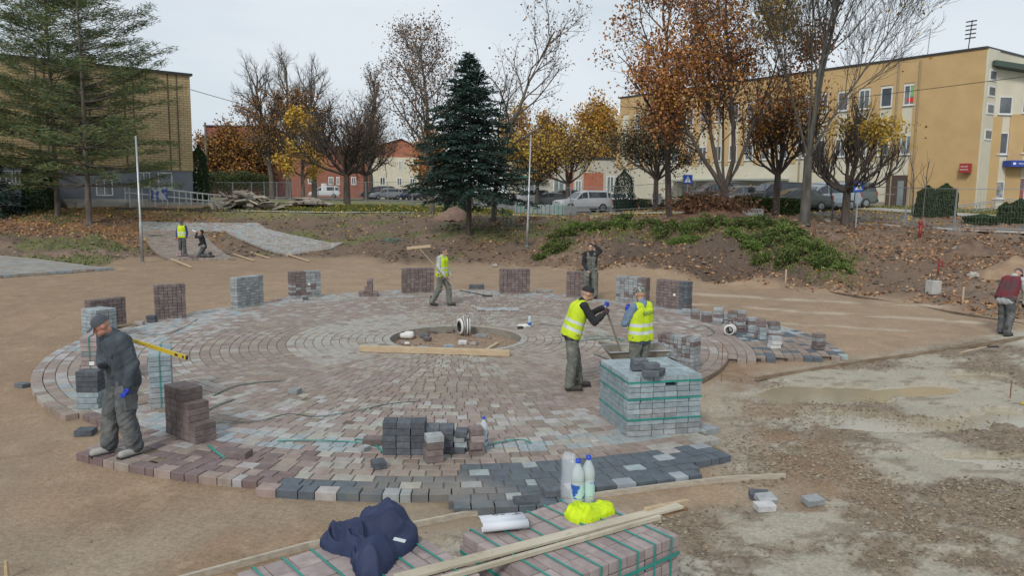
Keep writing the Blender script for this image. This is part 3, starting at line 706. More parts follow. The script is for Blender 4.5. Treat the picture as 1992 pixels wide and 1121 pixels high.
strip('pavement', [atD(150, 49), atD(250, 49.5), atD(400, 50)], 3.0, mat('path_soil', (.30, .20, .12), (.36, .25, .16), 2, .9), .05)
mb = MB()
for k in range(38):
    x, y = atD(226 + k * 6.1, 46.6); mb.box((x, y, float(hbase(x, y)) + .03), (.10, .25, .2), col=(1, 1, 1))
tag(mb.build('kerb', mat('dark_kerb_blocks', (.09, .085, .075), (.13, .12, .10), 5, .9)), kind='structure')
# ============================================================ BUILDINGS
def gplane(origin, u, px, py):
    """intersection of the pixel ray with the vertical plane through origin along u -> (s, z)"""
    d = ray(px, py); ox, oy = origin
    # origin + s*u = t*d
    A = np.array([[d[0], -u[0]], [d[1], -u[1]]]); t, s = np.linalg.solve(A, np.array([ox, oy]))
    return float(s), float(CAMH + d[2] * t)
m_glass = mat('window_glass', (.035, .042, .055), (.20, .215, .22), .45, .1, spec=.6)
m_glassl = mat('window_glass_light', (.16, .19, .20), (.28, .31, .32), .5, .2, spec=.6)
m_white = mat('white_frame', (.62, .62, .60), (.70, .70, .68), 2, .5)
m_metal = mat('galvanised_steel', (.36, .37, .38), (.46, .47, .48), 4, .4, metal=.6)
m_dark = mat('dark_metal', (.03, .03, .032), (.05, .05, .05), 4, .5)
def window(parent, x0, z0, x1, z1, y=0.0, mull=1, fr_=.07, m=None, glass=None, sill=True, name='window'):
    """in the parent's local frame: facade on y=0, outside is -y"""
    m = m or m_white; f = MB(); w = x1 - x0; h = z1 - z0; cx_, cz_ = (x0 + x1) / 2, (z0 + z1) / 2
    f.box((cx_, y - .02, z0 + fr_ / 2), (w, .05, fr_)); f.box((cx_, y - .02, z1 - fr_ / 2), (w, .05, fr_))
    for xx in [x0 + fr_ / 2, x1 - fr_ / 2] + [x0 + w * (k + 1) / (mull + 1) for k in range(mull)]:
        f.box((xx, y - .021, cz_), (fr_ * (1 if abs(xx - cx_) > w * .4 else .7), .048, h - 2 * fr_))
    if sill: f.box((cx_, y - .06, z0 - .03), (w + .1, .14, .05))
    o = f.build(name, m, parent)
    g = MB().box((cx_, y - .004, cz_), (w - .04, .006, h - .04)); g.build('pane', glass or m_glass, o)
    return o
def facade_root(name, org, u, z, label, cat='building'):
    """local x runs to the viewer's right along the facade, -y faces the viewer"""
    return empty(name, (org[0], org[1], z), math.atan2(u[1], u[0]), label, cat)
# --- ochre office block. local x = right along the facade: u = -UA
m_ochre = mat('ochre_render', (.48, .325, .155), (.54, .37, .18), .8, .9, .004, 30, dirt=(.42, .27, .12), damt=.3, dscale=.25)
m_cream = mat('cream_render', (.56, .52, .40), (.62, .58, .46), .8, .9, .004, 30, dirt=(.42, .38, .29), damt=.3, dscale=.3)
u = -UA; zb = 1.6
B = facade_root('office_block', A0, u, 0, 'three storey ochre and cream office block with flat roof behind the maples')
s0 = gplane(A0, u, 1205, 300)[0]; ztop = gplane(A0, u, 1886, 98)[1]
mb = MB(); mb.box((s0 / 2, 6.5, (zb + ztop) / 2), (-s0, 13, ztop - zb)); mb.build('wall', m_cream, B)
def L_(px, py): return gplane(A0, u, px, py)
zt2 = L_(1725, 170)[1]; zb2 = L_(1725, 208)[1]; zt1 = L_(1718, 266)[1]; zb1 = L_(1718, 302)[1]
mb = MB(); mb.box((s0 / 2, -.03, (zt2 + .15 + ztop) / 2), (-s0, .06, ztop - zt2 - .15))
sp = L_(1783, 120)[0]; mb.box((sp / 2, -.031, (zb + zt2 + .15) / 2), (-sp, .062, zt2 + .15 - zb))
ss = L_(1725, 190)[0]; pitch_ = (L_(1770, 190)[0] - ss)
nwin = int((ss - s0) / pitch_)
for k in range(-1, nwin + 1):
    s = ss - pitch_ * (k - .0)
    sl_ = s - pitch_ * .5
    mb.box((sl_, -.029, (zb1 - .4 + zt2 + .15) / 2), (pitch_ * .42, .06, zt2 + .15 - zb1 + .4))
mb.build('ochre_render', m_ochre, B)
wd_w = pitch_ * .5
for k in range(-1, nwin):
    s = ss - pitch_ * k
    window(B, s - wd_w / 2, zb2, s + wd_w / 2, zt2, mull=1 if k % 2 else 0); window(B, s - wd_w / 2, zb1, s + wd_w / 2, zt1, mull=1 if k % 3 else 0, glass=m_glassl if k in (-1,) else None)
mb = MB(); mb.box((s0 / 2 - .1, 6.5, ztop + .05), (-s0 + .3, 13.3, .14)); mb.build('roof', m_dark, B)
m_dp = mat('downpipe', (.30, .24, .15), rough=.5)
for px_ in (1783, 1742, 1560, 1400): s = L_(px_, 250)[0]; MB().tube([(s, -.12, zb + .1), (s, -.12, ztop - .2)], .06, 6).build('downpipe', m_dp, B)
mb = MB(); mb.box((s0 / 2, -.035, zb + .5), (-s0, .05, 1.3)); mb.build('base_course', mat('base_course', (.24, .22, .18), (.32, .29, .24), 1.5, .9), B)
# ground floor doors, canopy
c0, c1 = L_(1535, 352)[0], L_(1315, 352)[0]; zc = L_(1500, 350)[1]
mb = MB(); mb.box(((c0 + c1) / 2, -.9, zc), (c0 - c1, 1.8, .16)); mb.build('canopy', mat('canopy_green_grey', (.30, .34, .30), (.36, .38, .34), 3, .8), B)
for px_ in (1335, 1360, 1392, 1440, 1478, 1520):
    s = L_(px_, 370)[0]; window(B, s - .6, 2.3, s + .6, 4.0, mull=1, glass=m_glassl if px_ % 3 == 0 else m_glass)
s = L_(1744, 370)[0]; d_ = MB().box((s, -.06, 3.55), (1.5, .1, 2.3)).build('door', mat('brown_door', (.09, .06, .05), rough=.5), B); MB().box((s + .35, -.125, 3.4), (.45, .02, 1.8)).build('pane', m_glassl, d_)
mb = MB()
for k in range(5): mb.box((s - .3, -.3 - .3 * (4 - k) / 1, 1.7 + .13 * k), (2.6, .32 + .6 * 0, .26))
mb.box((s - .3, -.9, 1.75), (2.2, 1.8, 1.3)); mb.build('stairs', m_pavem, B)
mb = MB(); xr = s - 3.2
for k in range(5): mb.tube([(s - 1.4 - k * .45, -1.9, 2.2), (s - 1.4 - k * .45, -1.9, 3.3 - k * .12)], .03, 5)
mb.tube([(s + .9, -1.9, 3.3), (s - 1.4, -1.9, 3.3), (s - 3.2, -1.9, 2.8)], .03, 5); mb.build('handrail', m_metal, B)
s = L_(1885, 340)[0]; sg = MB().box((s - .1, -.35, 5.1), (.62, .4, .62)).build('signboard', mat('red_sign', (.33, .04, .035), rough=.5), B)
def text(s_, size, m, parent, loc, rot=(R(90), 0, 0), name='lettering', ext=.004):
    c_ = bpy.data.curves.new(name, 'FONT'); c_.body = s_; c_.size = size; c_.extrude = ext; c_.align_x = 'CENTER'; c_.align_y = 'CENTER'; c_.materials.append(m)
    t = bpy.data.objects.new(name, c_); dg = bpy.context.evaluated_depsgraph_get(); COL.objects.link(t); dg.update(); me = bpy.data.meshes.new_from_object(t.evaluated_get(dg)); COL.objects.unlink(t); bpy.data.objects.remove(t)
    return link(name, me, parent, loc, rot)
m_wtxt = mat('white_lettering', (.8, .8, .8), rough=.5)
for t, z_ in (('GROZIO', 5.2), ('SALONAS', 5.0)): text(t, .12, m_wtxt, sg, (s - .1, -.555, z_))
s = L_(1770, 190)[0]; MB().box((s + .1, -.012, zb2 + .35), (wd_w * .7, .012, .3)).build('poster', mat('red_poster', (.6, .04, .04)), B); MB().box((s + .2, -.012, zb2 + .95), (wd_w * .5, .012, .7)).build('poster', mat('green_poster', (.2, .42, .2)), B)
# side strip with small windows + roof aerials
mb = MB(); mb.box((.04, .9, (zb + ztop) / 2), (.08, 1.6, ztop - zb)); mb.build('cream_render', m_cream, B)
for py_ in (147, 178, 212, 262):
    z_ = zD(1895, py_, 52.5); w_ = MB().box((.1, .9, z_), (.06, 1.0, .75)).build('window', m_white, B); MB().box((.135, .9, z_), (.02, .8, .5)).build('pane', m_glass, w_)
ae = MB(); sa_ = L_(1855, 95)[0]; ae.tube([(sa_, 2, ztop), (sa_ + .15, 2, ztop + 2.4)], .035, 5)
for k in range(5): ae.bar((sa_ + .1 - .35, 2, ztop + 1.2 + .28 * k), (sa_ + .1 + .35, 2, ztop + 1.2 + .28 * k), .05, .08)
tag(ae.build('antenna_mast', m_dark, None, loc=(A0[0], A0[1], 0), rot=(0, 0, math.atan2(u[1], u[0]))), 'slim stacked antenna mast on the flat roof near the building corner', 'antenna')
ae = MB(); sa_ = L_(1790, 100)[0]; ae.tube([(sa_, 1, ztop), (sa_ + .1, 1, ztop + 2.0)], .03, 5); ae.bar((sa_ - .45, 1, ztop + 1.9), (sa_ + .15, 1, ztop + 2.05), .04)
tag(ae.build('roof_aerial', m_metal, None, loc=(A0[0], A0[1], 0), rot=(0, 0, math.atan2(u[1], u[0]))), 'thin single aerial on the flat roof left of the antenna mast', 'antenna')
# --- cream wing on the right
ow = np.array(atD(1900, 52.6)); uw = np.array([.995, .10]) / math.hypot(.995, .10)
B2 = facade_root('cream_wing', ow, uw, 0, 'cream wing with green sloping roof edge and blue shop sign beside the ochre block')
def Lw(px, py): return gplane(ow, uw, px, py)
zr = Lw(1910, 128)[1]; zr2 = Lw(1992, 139)[1]; wlen = 14
V = [(0, 0, 1.6), (wlen, 0, 1.6), (wlen, 9, 1.6), (0, 9, 1.6), (0, 0, zr), (wlen, 0, zr - .45 * wlen * .25), (wlen, 9, zr - .45 * wlen * .25), (0, 9, zr)]
MB().add(V, MB.BQ).build('wall', m_cream, B2)
mb = MB(); mb.bar((-.1, -.35, zr + .1), (wlen, -.35, zr + .1 - .45 * wlen * .25), .9, .35); mb.build('roof', mat('green_roof_edge', (.06, .085, .07), rough=.6), B2)
mb = MB(); a_, b_ = Lw(1897, 226), Lw(1935, 398); mb.box(((a_[0] + b_[0]) / 2, -.03, (a_[1] + 1.6) / 2), (b_[0] - a_[0], .06, a_[1] - 1.6))
a_, b_ = Lw(1966, 222), Lw(1980, 398); mb.box(((a_[0] + b_[0]) / 2, -.03, (a_[1] + 1.6) / 2), (b_[0] - a_[0], .06, a_[1] - 1.6)); mb.build('ochre_render', m_ochre, B2)
for (x0, y0, x1, y1) in ((1941, 188, 1970, 222), (1937, 258, 1962, 300), (1987, 185, 2015, 220), (1984, 256, 2008, 298)):
    a_ = Lw(x0, y1); b_ = Lw(x1, y0); window(B2, a_[0], a_[1], b_[0], b_[1], mull=0)
a_ = Lw(1929, 386); b_ = Lw(1954, 353); w_ = window(B2, a_[0], a_[1], b_[0], b_[1], mull=0, glass=mat('poster_glass', (.35, .36, .37), (.12, .12, .13), 2.5, .3))
a_ = Lw(1973, 400); b_ = Lw(2010, 346); d_ = window(B2, a_[0], a_[1], b_[0], b_[1], mull=1, sill=False, name='door', glass=mat('door_glass', (.10, .12, .16), (.3, .08, .06), 1.2, .2))
a_ = Lw(1948, 325); b_ = Lw(2040, 314); sg = MB().box(((a_[0] + b_[0]) / 2, -.5, (a_[1] + b_[1]) / 2), (b_[0] - a_[0], .8, .42)).build('signboard', mat('blue_sign', (.03, .07, .33), rough=.4), B2)
text('VALSTYBES', .16, m_wtxt, sg, (a_[0] + .9, -.905, a_[1] + .2)); text('BUITIES', .22, m_wtxt, sg, (a_[0] + 2.1, -.905, a_[1] + .2)); MB().box((a_[0] + .22, -.905, a_[1] + .21), (.2, .01, .14)).build('emblem', m_wtxt, sg)
mb = MB()
for k in range(6): mb.box((3.6, -.5 - .32 * (5 - k), 1.55 + .13 * k), (3.2, .34, .26))
mb.box((-1.2, -2.2, 1.65), (5.5, 1.2, .9)); mb.build('stairs', m_pavem, B2)
mb = MB()
for yy in (-1.7, -2.8):
    mb.tube([(-4.2, yy, 2.4), (1.2, yy, 3.1)], .03, 5); mb.tube([(-4.2, yy, 2.0), (1.2, yy, 2.7)], .025, 5)
    for k in range(6): mb.tube([(-4.2 + k * 1.05, yy, 1.8), (-4.2 + k * 1.05, yy, 2.4 + k * .14)], .025, 5)
mb.build('handrail', m_metal, B2)
# --- yellow brick hall on the left
def brick_mat(name, c1, c2, mortar, sx, sy, vert=True):
    m = bpy.data.materials.new(name); m.use_nodes = True; n = m.node_tree; L = n.links; bs = n.nodes['Principled BSDF']; bs.inputs['Roughness'].default_value = .9
    tc = n.nodes.new('ShaderNodeTexCoord'); sp = n.nodes.new('ShaderNodeSeparateXYZ'); cb = n.nodes.new('ShaderNodeCombineXYZ'); ad = n.nodes.new('ShaderNodeMath'); ad.operation = 'ADD'
    L.new(tc.outputs['Object'], sp.inputs[0]); L.new(sp.outputs[0], ad.inputs[0]); L.new(sp.outputs[1], ad.inputs[1]); L.new(ad.outputs[0], cb.inputs[0]); L.new(sp.outputs[2], cb.inputs[1])
    b = n.nodes.new('ShaderNodeTexBrick'); b.inputs['Scale'].default_value = 1; b.inputs['Brick Width'].default_value = sx; b.inputs['Row Height'].default_value = sy; b.inputs['Mortar Size'].default_value = .016
    b.inputs['Color1'].default_value = (*c1, 1); b.inputs['Color2'].default_value = (*c2, 1); b.inputs['Mortar'].default_value = (*mortar, 1); b.offset = .5; b.inputs['Mortar Smooth'].default_value = .2
    L.new(cb.outputs[0], b.inputs['Vector'])
    z = n.nodes.new('ShaderNodeTexNoise'); z.inputs['Scale'].default_value = .5; z.inputs['Detail'].default_value = 5; L.new(tc.outputs['Object'], z.inputs[0])
    mr = n.nodes.new('ShaderNodeMapRange'); mr.inputs[1].default_value = .3; mr.inputs[2].default_value = .7; mr.inputs[3].default_value = .8; mr.inputs[4].default_value = 1.15; L.new(z.outputs[0], mr.inputs[0])
    s_ = n.nodes.new('ShaderNodeVectorMath'); s_.operation = 'SCALE'; L.new(b.outputs[0], s_.inputs[0]); L.new(mr.outputs[0], s_.inputs['Scale']); L.new(s_.outputs[0], bs.inputs['Base Color'])
    return m
m_yb = brick_mat('yellow_brick', (.56, .42, .23), (.48, .35, .18), (.17, .135, .09), .5, .16)
m_plinth = mat('grey_plinth', (.17, .19, .22), (.22, .24, .27), 1, .85, dirt=(.14, .15, .17), damt=.3)
ob = np.array(atD(379, 53.4)); ub = np.array([.754, .657])
B3 = facade_root('brick_hall', ob, ub, 0, 'windowless yellow brick hall with grey ground floor behind the pines')
def Lb(px, py): return gplane(ob, ub, px, py)
zt = Lb(378, 148)[1]; zp = Lb(379, 333)[1]
MB().box((-16, 8, (zt + zp) / 2), (32, 16, zt - zp)).build('wall', m_yb, B3)
MB().box((-16, 8.06, (1.7 + zp) / 2), (31.9, 16, zp - 1.7)).build('plinth', m_plinth, B3)
MB().box((-16, 8, zt + .06), (32.3, 16.3, .16)).build('roof', m_dark, B3)
mb = MB()
for px_ in (330, 347, 245, 262, 160, 176, 75, 92): s = Lb(px_, 250)[0]; mb.box((s, -.002, (zt + zp) / 2), (.09, .03, zt - zp - .02))
mb.build('groove', mat('brick_groove', (.13, .095, .06)), B3)
for (x0, y0, x1, y1) in ((308, 336, 335, 366), (268, 335, 292, 362), (0, 332, 25, 356), (30, 332, 47, 360), (60, 333, 80, 356)):
    a_ = Lb(x0, y1); b_ = Lb(x1, y0); window(B3, a_[0], a_[1], b_[0], b_[1], y=.06, mull=1 if x0 < 300 else 0, glass=m_glassl)
a_ = Lb(188, 381); b_ = Lb(219, 350); window(B3, a_[0], a_[1], b_[0], b_[1], y=.06, mull=1, sill=False, name='door')
mb = MB(); s_ = Lb(205, 380)[0]
for k in range(4): mb.box((s_, -.3 - .35 * (3 - k), 2.0 + .12 * k), (5, .36, .25))
mb.box((s_ + 1, -.9, 1.9), (6, 1.7, .7)); mb.build('stairs', m_pavem, B3)
mb = MB(); ex, e0 = Lb(400, 380)[0], Lb(232, 370)[0]
for yy in (-1.3, -2.3):
    for zz in (0, -.45): mb.tube([(e0, yy, 3.35 + zz), (ex + .5, yy, 2.75 + zz), (ex + 2.5, yy, 2.7 + zz)], .035, 5)
    for k in range(9): t = k / 8; mb.tube([(e0 + (ex + .5 - e0) * t, yy, 2.0), (e0 + (ex + .5 - e0) * t, yy, 3.35 - .6 * t)], .035, 5)
mb.build('handrail', m_white, B3)
mb = MB(); mb.box(((e0 + ex) / 2, -1.8, 2.05), (ex - e0, 1.0, .5)); mb.build('ramp', m_pavem, B3)
a_ = Lb(277, 371); b_ = Lb(296, 355); sg = MB().box((a_[0] + .35, -2.4, 2.85), (1.0, .03, .75)).build('notice_board', mat('notice', (.55, .57, .6), (.08, .12, .35), 3.0, .5, c_lo=.48, c_hi=.52), None, loc=(ob[0], ob[1], 0), rot=(0, 0, math.atan2(ub[1], ub[0])))
tag(sg, 'blue and white notice board on the white ramp railing of the brick hall', 'notice')
# --- distant buildings
def far_block(name, px0, px1, pytop, D, label, m, wins=(), roof=None, depth=10, zb=1.8, gable=False, mw=None, glass=None, upper=None):
    a = np.array(atD(px0, D)); b = np.array(atD(px1, D)); L = b[0] - a[0]; z1 = zD((px0 + px1) / 2, pytop, D)
    o = empty(name, (a[0], D, 0), 0, label, 'building')
    if gable:
        V = [(0, 0, zb), (L, 0, zb), (L, depth, zb), (0, depth, zb), (0, 0, z1 - 1.4), (L, 0, z1 - 1.4), (L, depth, z1 - 1.4), (0, depth, z1 - 1.4), (L * gable, 0, z1), (L * gable, depth, z1)]
        MB().add(V, [(0, 3, 2, 1), (0, 1, 5, 4), (1, 2, 6, 5), (2, 3, 7, 6), (3, 0, 4, 7), (4, 5, 8, 8)][:5], [(4, 5, 8), (6, 7, 9)]).build('wall', m, o)
        MB().add([(-.4, -.5, z1 - 1.55), (L * gable, -.5, z1 + .05), (L * gable, depth, z1 + .05), (-.4, depth, z1 - 1.55), (L + .4, -.5, z1 - 1.55), (L + .4, depth, z1 - 1.55)], [(0, 1, 2, 3), (1, 4, 5, 2)]).build('roof', roof or m_dark, o)
    else:
        MB().box((L / 2, depth / 2, (zb + z1) / 2), (L, depth, z1 - zb)).build('wall', m, o)
        MB().box((L / 2, depth / 2, z1 + .08), (L + .5, depth + .5, .22)).build('roof', roof or m_dark, o)
    if upper:
        zu = zD((px0 + px1) / 2, upper[0], D); MB().box((L / 2, -.02, (zu + zb) / 2), (L - .02, .05, zu - zb)).build('lower_wall', upper[1], o)
    for (x0, y0, x1, y1) in wins:
        a_ = atD(x0, D)[0] - a[0]; b_ = atD(x1, D)[0] - a[0]; window(o, a_, zD(x0, y1, D), b_, zD(x0, y0, D), mull=1, fr_=.16, sill=False, m=mw, glass=glass, y=-.05)
    return o
m_rb = brick_mat('red_brick', (.30, .085, .06), (.25, .07, .05), (.2, .12, .1), .5, .18)
m_salmon = mat('salmon_render', (.36, .135, .085), (.41, .16, .10), 1, .9)
far_block('brick_tower_block', 405, 515, 246, 130, 'dark red brick building with parapet above the orange hedge trees', m_rb, [(x, 266, x + 7, 275) for x in (445, 468, 490)], depth=18, mw=mat('grey_frame', (.3, .28, .27)))
far_block('salmon_house', 722, 815, 270, 122, 'salmon and cream gabled house with outside metal stair', m_salmon, [(739, 344, 751, 361), (772, 345, 783, 362), (797, 346, 808, 362), (776, 312, 783, 333)], gable=.65, upper=(306, m_cream), depth=14)
far_block('long_salmon_house', 560, 720, 285, 128, 'long salmon and red house half hidden by bare trees', mat('brick_red_render', (.25, .10, .07), (.31, .13, .09), 1, .9), [(640, 344, 650, 360), (655, 344, 662, 360), (684, 344, 694, 360), (600, 345, 610, 358)], depth=12, roof=mat('roof_grey', (.2, .2, .2)))
m_beige = mat('beige_render', (.44, .41, .35), (.50, .47, .40), 1, .9)
o = far_block('shop_building', 985, 1245, 308, 94, 'low beige and red shop row with big windows behind the yellow trees', m_beige, [(1178, 342, 1194, 376), (1196, 342, 1213, 376), (1018, 348, 1040, 374), (1075, 348, 1098, 374), (1117, 350, 1131, 374), (1225, 350, 1240, 372)], glass=mat('shop_glass', (.12, .16, .16), (.25, .30, .29), .8, .15), depth=12)
x_ = atD(985, 94)[0]; mb = MB()
for a_, b_ in ((1134, 1172), (1100, 1114)): mb.box(((atD(a_, 94)[0] + atD(b_, 94)[0]) / 2 - x_, -.02, 3.6), (atD(b_, 94)[0] - atD(a_, 94)[0], .08, 4.2))
mb.build('red_panel', m_salmon, o)
mb = MB(); mb.box((atD(1020, 94)[0] - x_, -.6, zD(1020, 344, 94)), (5, 1.2, .25)); mb.build('awning', mat('teal_awning', (.05, .16, .15)), o)
far_block('ochre_shed', 1240, 1292, 352, 80, 'small ochre flat roofed shed left of the canopy', m_ochre, [], depth=5)

# ============================================================ TREES AND PLANTS
m_bark = mat('bark_grey', (.085, .07, .058), (.16, .14, .115), 6, .95, .01, 25, stretch=(1, 1, .25), vcol=False)
m_barkd = mat('bark_dark', (.05, .04, .034), (.10, .08, .066), 6, .95, .01, 25, stretch=(1, 1, .25))
m_barkp = mat('bark_pale', (.055, .05, .042), (.115, .105, .088), 6, .95, .008, 25, stretch=(1, 1, .25), dirt=(.28, .2, .06), damt=.22, dscale=2)
m_leaf = mat('foliage', (1, 1, 1), (.8, .8, .8), 1.5, .8, vcol=True, spec=.2)
class Wood:
    def __init__(s): s.V = []; s.Q = []; s.n = 0; s.tips = []
    def tube(s, pts, r0, r1, n):
        pts = np.array(pts); k = len(pts); T = np.gradient(pts, axis=0); T /= np.linalg.norm(T, axis=1)[:, None] + 1e-9
        ref = np.where(np.abs(T[:, 2:3]) < .9, np.array([[0, 0, 1.]]), np.array([[1., 0, 0]])); A = np.cross(T, ref); A /= np.linalg.norm(A, axis=1)[:, None]; Bv = np.cross(T, A)
        rr = np.linspace(r0, r1, k); th = np.arange(n) * 2 * np.pi / n
        V = pts[:, None, :] + rr[:, None, None] * (np.cos(th)[None, :, None] * A[:, None, :] + np.sin(th)[None, :, None] * Bv[:, None, :])
        s.V.append(V.reshape(-1, 3)); i = np.arange(k - 1)[:, None] * n; j = np.arange(n)[None, :]; jn = (j + 1) % n
        q = np.stack([i + j, i + jn, i + n + jn, i + n + j], -1).reshape(-1, 4) + s.n; s.Q.append(q); s.n += k * n
def leaves(pos, size, cols, r_, flat=0.0, aspect=.8, axis=None):
    N = len(pos); a = r_.normal(size=(N, 3)); 
    if axis is not None: a = axis + a * .35
    a /= np.linalg.norm(a, axis=1)[:, None]; b = r_.normal(size=(N, 3)); b -= a * (a * b).sum(1)[:, None]; b /= np.linalg.norm(b, axis=1)[:, None]
    sz = size * r_.uniform(.6, 1.3, (N, 1)); a *= sz / 2; b *= sz * aspect / 2
    V = np.stack([pos - a - b * .4, pos + b - a * .2, pos + a, pos - b + a * .3], 1).reshape(-1, 3)
    return V, np.arange(N * 4).reshape(N, 4), cols[r_.integers(0, len(cols), N)] * r_.uniform(.75, 1.25, (N, 1))
def tree(name, px, D, H, trunk_h, trunk_r, label, seed, levels=3, nch=(10, 6, 5), ang=(48, 42, 40), ratio=(.55, .5, .45), up=.22, wob=.10, leafn=0, leafs=.14, cols=((.3, .15, .05),), leader=True,
         bark=None, fork=None, group=None, pos=None, spread=1.0, leafspread=.28, clump=None, lean=(0, 0), zoff=0, tipmin=2, cat='tree', start=.3, wr=.62, hang=0, leafz=(0, 1)):
    r_ = np.random.default_rng(seed); x, y = pos if pos else atD(px, D); z = gz(x, y) - .1 if D < 60 else float(hbase(x, y)) - .1
    w = Wood(); tips = []
    def branch(p, d, L, r, lv, rend=None):
        ns = 6 if lv < 2 else 4; pts = [p]; d = d / np.linalg.norm(d)
        for i in range(ns):
            d = d + r_.normal(size=3) * wob * (1 + .5 * lv) + np.array([0, 0, up * (.6 if lv else .3)]) / ns * 1.8 - np.array([0, 0, hang]) * lv; d /= np.linalg.norm(d); pts.append(pts[-1] + d * L / ns)
        pts = np.array(pts); w.tube(pts, r, rend if rend else max(r * (.28 if lv else .3), .006), 7 if lv == 0 else (5 if lv == 1 else 3))
        if lv >= tipmin: tips.append(pts[1:])
        if lv < levels:
            n_ = nch[lv]; 
            for k in range(n_):
                t = start + (1 - start) * (k + r_.uniform(0, .9)) / n_ if lv == 0 else .2 + .8 * (k + r_.uniform(0, .9)) / n_
                t = min(t, .98); f = t * ns; i = int(f); q = pts[i] + (pts[i + 1] - pts[i]) * (f - i)
                dd = pts[i + 1] - pts[i]; dd /= np.linalg.norm(dd)
                az = r_.uniform(0, 2 * math.pi) if lv else k * 2.4 + r_.uniform(-.5, .5)
                ref = np.array([0, 0, 1.]) if abs(dd[2]) < .9 else np.array([1., 0, 0]); A = np.cross(dd, ref); A /= np.linalg.norm(A); Bv = np.cross(dd, A)
                an = R(ang[lv]) * r_.uniform(.75, 1.25); nd = dd * math.cos(an) + (A * math.cos(az) + Bv * math.sin(az)) * math.sin(an)
                LL = L * ratio[lv] * (1.15 - .55 * t) * r_.uniform(.8, 1.2) * (spread if lv == 0 else 1); branch(q, nd, LL, max(.008, r * (1 - .65 * t) * wr), lv + 1)
    base = np.array([0, 0, 0.])
    if fork:
        top = np.array([lean[0] * trunk_h, lean[1] * trunk_h, trunk_h])
        w.tube([base, base + (0, 0, .15), top * .5, top], trunk_r * 1.25, trunk_r * .85, 9)
        w.V[-1][:9] *= 1.25
        for (fa, faz, fl, fr_) in fork:
            d = np.array([math.sin(R(fa)) * math.cos(R(faz)), math.sin(R(fa)) * math.sin(R(faz)), math.cos(R(fa))]); branch(top - np.array([0, 0, .1]), d, fl, trunk_r * fr_, 0)
    else:
        top = np.array([lean[0] * trunk_h, lean[1] * trunk_h, trunk_h]); w.tube([base, base + (0, 0, .15), top * .5, top], trunk_r * 1.2, trunk_r * .9, 9)
        branch(top, np.array([lean[0], lean[1], 1.]), H - trunk_h, trunk_r * .9, 0)
    o = empty(name, (x, y, z + zoff), 0, label, cat, group)
    link('trunk', new_mesh('trunk', np.concatenate(w.V), np.concatenate(w.Q), mats=[bark or m_bark], smoothf=True), o)
    tp = np.concatenate(tips)
    if leafn:
        zlo, zhi = tp[:, 2].min(), tp[:, 2].max(); zr = (tp[:, 2] - zlo) / (zhi - zlo); keep = (zr >= leafz[0]) & (zr <= leafz[1]); tq = tp[keep]
        idx = r_.integers(0, len(tq), leafn)
        if clump: # uneven foliage: some boughs full, some bare
            nn_ = fbm(tq[:, 0] * clump + 50, tq[:, 2] * clump + tq[:, 1] * clump * .7 + 50, 2, seed); pr = np.clip((nn_ - .38) * 4, .03, 1); idx = r_.choice(len(tq), leafn, p=pr / pr.sum())
        pos_ = tq[idx] + r_.normal(size=(leafn, 3)) * leafspread
        V, Q, C_ = leaves(pos_, leafs, np.array(cols), r_)
        link('crown', new_mesh('crown', V, Q, col=C_, mats=[m_leaf]), o)
    return o, tp, r_
RUST = [(.40, .17, .075), (.46, .21, .08), (.32, .13, .065), (.50, .27, .09), (.27, .12, .06)]
ORNG = [(.42, .20, .04), (.38, .16, .04), (.45, .26, .05), (.30, .13, .04)]
YEL = [(.58, .38, .06), (.50, .31, .05), (.62, .44, .09), (.40, .25, .05)]
BRN = [(.16, .095, .06), (.20, .12, .07), (.13, .085, .06), (.24, .13, .06)]
# big rust maple with a fork close to the ground
x_, y_ = atD(1408, 37.5)
bigm, tp, r_ = tree('maple_tree', 1408, 37.5, 11, 1.9, .25, 'big maple with rust leaves on a forked trunk above the grassy mound', 11, levels=3, nch=(12, 7, 6), ang=(42, 42, 42), ratio=(.46, .5, .5), up=.5, wr=.5,
     leafn=13500, leafs=.145, cols=RUST + ORNG[:2], bark=m_barkd, fork=[(38, 180, 6.2, .5), (20, 160, 9, .45), (12, 20, 9.6, .52), (34, 10, 7.5, .4), (25, 100, 8, .3)], clump=.45, leafspread=.3)
V, Q, C_ = leaves(np.array([2.1, 0, 10.1]) + r_.normal(size=(900, 3)) * np.array([.5, .5, .65]), .2, np.array(YEL), r_); link('yellow_bough', new_mesh('yellow_bough', V, Q, col=C_, mats=[m_leaf]), bigm)
tree('maple_tree', 1303, 41, 12.5, 3.6, .17, 'slender maple with rust crown, left of the big forked maple', 12, nch=(15, 6, 5), ang=(50, 42, 40), ratio=(.5, .5, .5), up=.35, leafn=7500, leafs=.16, cols=RUST + ORNG[:1], bark=m_barkd, start=.02, clump=.5, lean=(-.06, 0), leafspread=.35)
tree('tall_bare_tree', 1567, 33.6, 13, 3.0, .2, 'tall nearly bare tree with pale trunk forking low, right of the mound', 13, levels=3, nch=(18, 9, 6), ang=(28, 32, 32), ratio=(.5, .52, .5), up=.5, wob=.06,
     leafn=700, leafs=.15, cols=YEL + ORNG, bark=m_barkp, fork=[(5, 180, 10.5, .5), (15, 10, 11, .55), (26, 20, 8, .3), (22, 170, 8, .3), (10, 90, 9, .3)], wr=.5, clump=.5)
